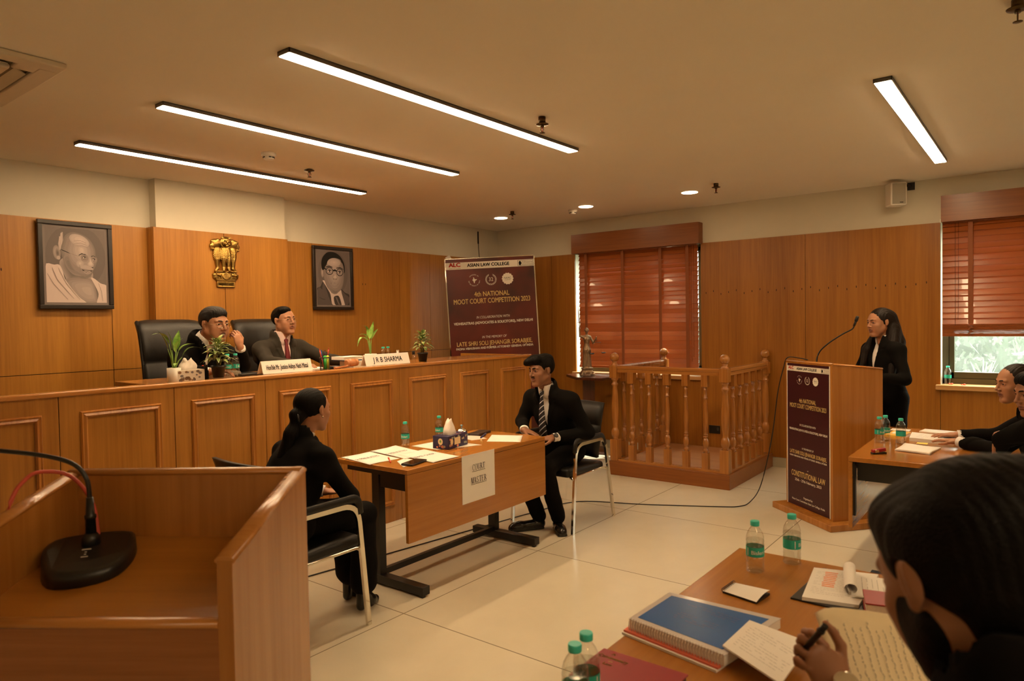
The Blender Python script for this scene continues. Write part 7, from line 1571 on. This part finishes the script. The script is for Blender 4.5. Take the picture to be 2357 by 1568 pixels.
# ================================================================ BRASS STATE EMBLEM (relief on the pier)
def emblem():
    c = v3((3.392, 5.872, 2.17)); root = thing('brass_emblem', 'brass lion capital emblem mounted on the teak pier between the portraits', 'emblem', c); s = 1.0
    F_ = Field(c+v3((-.19, -.075, -.26)), c+v3((.19, .012, .26)), .0022)
    P = lambda x, y, z: c+v3((x, -y, z)); I = NP.eye(3)
    E = lambda x, y, z, rx, ry, rz, k=.006, R=None: F_.add(el(P(x, y, z), (rx, ry, rz), R), k); K = lambda a, b, ra, rb, k=.006: F_.add(cap(P(*a), P(*b), ra, rb), k); S_ = lambda x, y, z, rx, ry, rz, k=.002: F_.sub(el(P(x, y, z), (rx, ry, rz)), k)
    # central lion: chest, head, mane
    E(0, .010, .055, .052, .030, .085); E(0, .020, .165, .043, .030, .048); F_.add((lambda x, y, z, q=P(0, .024, .160): NP.sqrt((NP.sqrt(((x-q[0])/1.0)**2+((z-q[2])/1.18)**2)-.041)**2+(y-q[1])**2)-.0065, P(-.06, .05, .09), P(.06, -.01, .23)), .004)
    for q in (-1, 1):
        E(q*.030, .030, .203, .012, .010, .012, .004); S_(q*.030, .042, .204, .005, .006, .005)
        E(q*.017, .048, .175, .008, .006, .005, .002); S_(q*.016, .052, .180, .009, .004, .003); E(q*.013, .050, .146, .013, .010, .011, .003)
        K((q*.020, .022, .02), (q*.020, .020, -.07), .019, .013); K((q*.020, .022, -.07), (q*.022, .026, -.088), .014, .012)
    E(0, .054, .165, .009, .010, .016, .003); E(0, .046, .130, .014, .012, .010, .003); S_(0, .058, .139, .012, .006, .003)
    # side lions in profile
    for q in (-1, 1):
        E(q*.072, .004, .150, .040, .022, .044); E(q*.100, .004, .128, .024, .017, .026); E(q*.092, .006, .168, .022, .014, .016, .004); S_(q*.110, .018, .118, .012, .012, .006); S_(q*.100, .022, .150, .006, .006, .004); E(q*.104, .012, .100, .015, .013, .010, .003)
        E(q*.062, .002, .060, .036, .024, .078); K((q*.066, .004, .01), (q*.062, .006, -.07), .021, .013); K((q*.062, .008, -.07), (q*.080, .010, -.088), .013, .011); E(q*.060, .010, .175, .018, .014, .022, .004)
    # herringbone mane
    x, y, z = F_._xyz((slice(None),)*3); lx, lz = x-c[0], z-c[2]; m_ = NP.clip((lz+.02)/.03, 0, 1)*NP.clip((.125-lz)/.03, 0, 1); colx = NP.abs(((lx+.0125) % .025)-.0125)
    F_.d += NP.where(F_.d < .02, .0012*m_*NP.sin((lz+colx*1.6)*420), 0).astype(NP.float32)
    m2 = ((lz > -.085) & (lz < -.01)); 
    # abacus with wheel, animals; motto plate
    F_.add(bx(P(0, .004, -.098), (.088, .026, .005), .003), .002); F_.add(bx(P(0, .002, -.140), (.086, .018, .036), .010), .002)
    for q in (-1, 1): F_.add(cap(P(q*.088, .002, -.128), P(q*.088, .002, -.150), .018, .016), .004)
    F_.add((lambda x, y, z, w=P(0, .020, -.138): NP.maximum(NP.sqrt((x-w[0])**2+(z-w[2])**2)-.033, NP.abs(y-w[1])-.006), P(-.04, .03, -.18), P(.04, -.02, -.09)), .001)
    q0 = P(0, .026, -.138); X = x-q0[0]; Z = z-q0[2]; rr = NP.sqrt(X*X+Z*Z)+1e-6; th = NP.arctan2(Z, X); F_.d += NP.where((rr < .029) & (rr > .007) & (y < c[1]-.018), .0012*NP.cos(24*th), 0).astype(NP.float32)
    # horse (left) and bull (right)
    K((-.072, .022, -.128), (-.050, .022, -.134), .009, .008, .003); K((-.074, .022, -.122), (-.082, .022, -.110), .006, .005, .003)
    for a, b_ in (((-.074, .022, -.134), (-.084, .022, -.154)), ((-.068, .022, -.136), (-.070, .022, -.158)), ((-.052, .022, -.138), (-.044, .022, -.156)), ((-.050, .022, -.130), (-.040, .022, -.120))): K(a, b_, .0038, .003, .002)
    K((.052, .022, -.128), (.076, .022, -.130), .011, .010, .003); K((.050, .022, -.120), (.042, .022, -.116), .007, .006, .003)
    for a, b_ in (((.054, .022, -.138), (.052, .022, -.158)), ((.062, .022, -.138), (.063, .022, -.158)), ((.074, .022, -.138), (.073, .022, -.158)), ((.082, .022, -.128), (.088, .022, -.146))): K(a, b_, .0042, .003, .002)
    F_.add(bx(P(0, -.004, -.212), (.074, .020, .026), .006), .001); F_.add(bx(P(0, .002, -.1765), (.078, .018, .010), .006), .002)
    F_.sub(bx(P(0, .024, -.212), (.066, .010, .019), .003), .001)
    V_, Q_ = F_.mesh(); V_[:, 0] = c[0]+(V_[:, 0]-c[0])*1.18; to_obj('relief', [(V_, Q_)], m_gold, root)
    k = MB(); Rt = Matrix(((1, 0, 0), (0, 0, -1), (0, 1, 0)))
    k.text('\u0938\u0924\u094d\u092f\u092e\u0947\u0935 \u091c\u092f\u0924\u0947', P(0, .0165, -.212), Rt, .030, .92, .0004, ext=.0012); k.build('motto', mat('dark_brass', (.20, .12, .04), .4, .9), root, True, keep=True)
emblem()
# ================================================================ BRONZE JUSTICE STATUETTE
def justice():
    c = v3((7.12, 4.37, .916)); root = thing('justice_statue', 'bronze blindfolded justice statuette holding up a sword and scales', 'statue', c); yaw = math.atan2(-.64, -.77); T = frame(yaw); H = .57
    W = lambda x, y, z: c+T @ v3((x, y, z))
    F_ = Field(c+v3((-.2, -.2, 0)), c+v3((.2, .2, .62)), .0026)
    # ornate base
    F_.add(bx(W(0, 0, .075), (.055, .050, .008), .003, T), .004); F_.add(bx(W(0, 0, .055), (.048, .044, .020), .004, T), .012); F_.add(bx(W(0, 0, .030), (.062, .056, .014), .006, T), .018)
    for sx_ in (-1, 1):
        for sy_ in (-1, 1): F_.add(el(W(sx_*.062, sy_*.056, .014), (.013, .013, .014)), .008); F_.add(el(W(sx_*.030, sy_*.060, .020), (.010, .008, .012)), .006)
    # gown, torso
    F_.add(cap(W(0, 0, .09), W(0, 0, .26), .046, .036), .01); F_.add(cap(W(0, 0, .26), W(0, .002, .34), .036, .026), .02); F_.add(el(W(0, .004, .375), (.034, .025, .042), T), .02); F_.add(cap(W(-.03, 0, .395), W(.03, 0, .395), .016, .016), .015)
    for q in (-1, 1): F_.add(el(W(q*.014, .022, .372), (.013, .012, .013)), .006)
    F_.add(cap(W(0, 0, .40), W(0, .004, .435), .011, .010), .008); F_.add(el(W(0, .004, .462), (.019, .022, .027), T), .004); F_.add(el(W(0, -.008, .468), (.022, .022, .024), T), .004); F_.add(el(W(0, -.026, .455), (.012, .012, .012), T), .004)
    F_.add((lambda x, y, z, w=W(0, .002, .466): NP.maximum(NP.sqrt((x-w[0])**2+(y-w[1])**2)-.0235, NP.abs(z-w[2])-.0045), W(0, 0, .466)-.03, W(0, 0, .466)+.03), .002); F_.add(el(W(0, .026, .455), (.004, .005, .006), T), .003)
    # right arm raised (image left), left arm bent holding scales
    F_.add(cap(W(.036, 0, .395), W(.070, .002, .405), .012, .010), .008); F_.add(cap(W(.070, .002, .405), W(.074, .004, .475), .010, .0075), .005); F_.add(el(W(.074, .004, .490), (.008, .008, .011)), .004)
    F_.add(cap(W(-.036, 0, .392), W(-.066, .012, .335), .012, .010), .008); F_.add(cap(W(-.066, .012, .335), W(-.090, .034, .380), .0095, .0075), .005); F_.add(el(W(-.092, .036, .392), (.008, .008, .010)), .004)
    x, y, z = F_._xyz((slice(None),)*3); px, py = x-c[0], y-c[1]; th = NP.arctan2(py, px); lz = z-c[2]; F_.d += NP.where((lz > .095) & (lz < .345), .0026*NP.sin(th*17+lz*14)*(1.15-lz*2.2), 0).astype(NP.float32); F_.d += NP.where(lz < .085, .0014*NP.sin(px*150)*NP.sin(py*150+lz*120), 0).astype(NP.float32)
    to_obj('figure', [F_.mesh()], m_bronze, root)
    V = lambda *a: Vector(W(*a)); k = MB(); k.tube([V(.074, .004, .485), V(.075, .004, .545)], .004, 8).tube([V(.055, .004, .545), V(.095, .004, .545)], .004, 8).tube([V(.075, .004, .545), V(.082, .004, .66), V(.085, .004, .745)], [.006, .005, .001], 6, flat=(1, .35)); k.build('sword', m_bronze, root, True)
    k = MB(); t = V(-.094, .045, .345); k.tube([t, t+Vector((0, 0, .035))], .0022, 6); a, b_ = V(-.055, .045, .338), V(-.135, .045, .340); k.tube([a, b_], .0020, 6)
    for e, zz in ((a, .225), (b_, .232)):
        o = Vector((e.x, e.y, c[2]+zz))+ (Vector(T[:, 0])*(.01 if e is a else -.028)); k.lathe([(.004, -.006), (.018, -.004), (.026, .006), (.024, .006), (.016, -.001), (.001, -.003)], 18, o, cap=False)
        for q in range(3): k.tube([e, o+Vector((.024*math.cos(q*2.1), .024*math.sin(q*2.1), .005))], .0006, 4)
    k.build('scales', m_black, root, True); root.scale = (1.17, 1.17, 1.17)
justice()
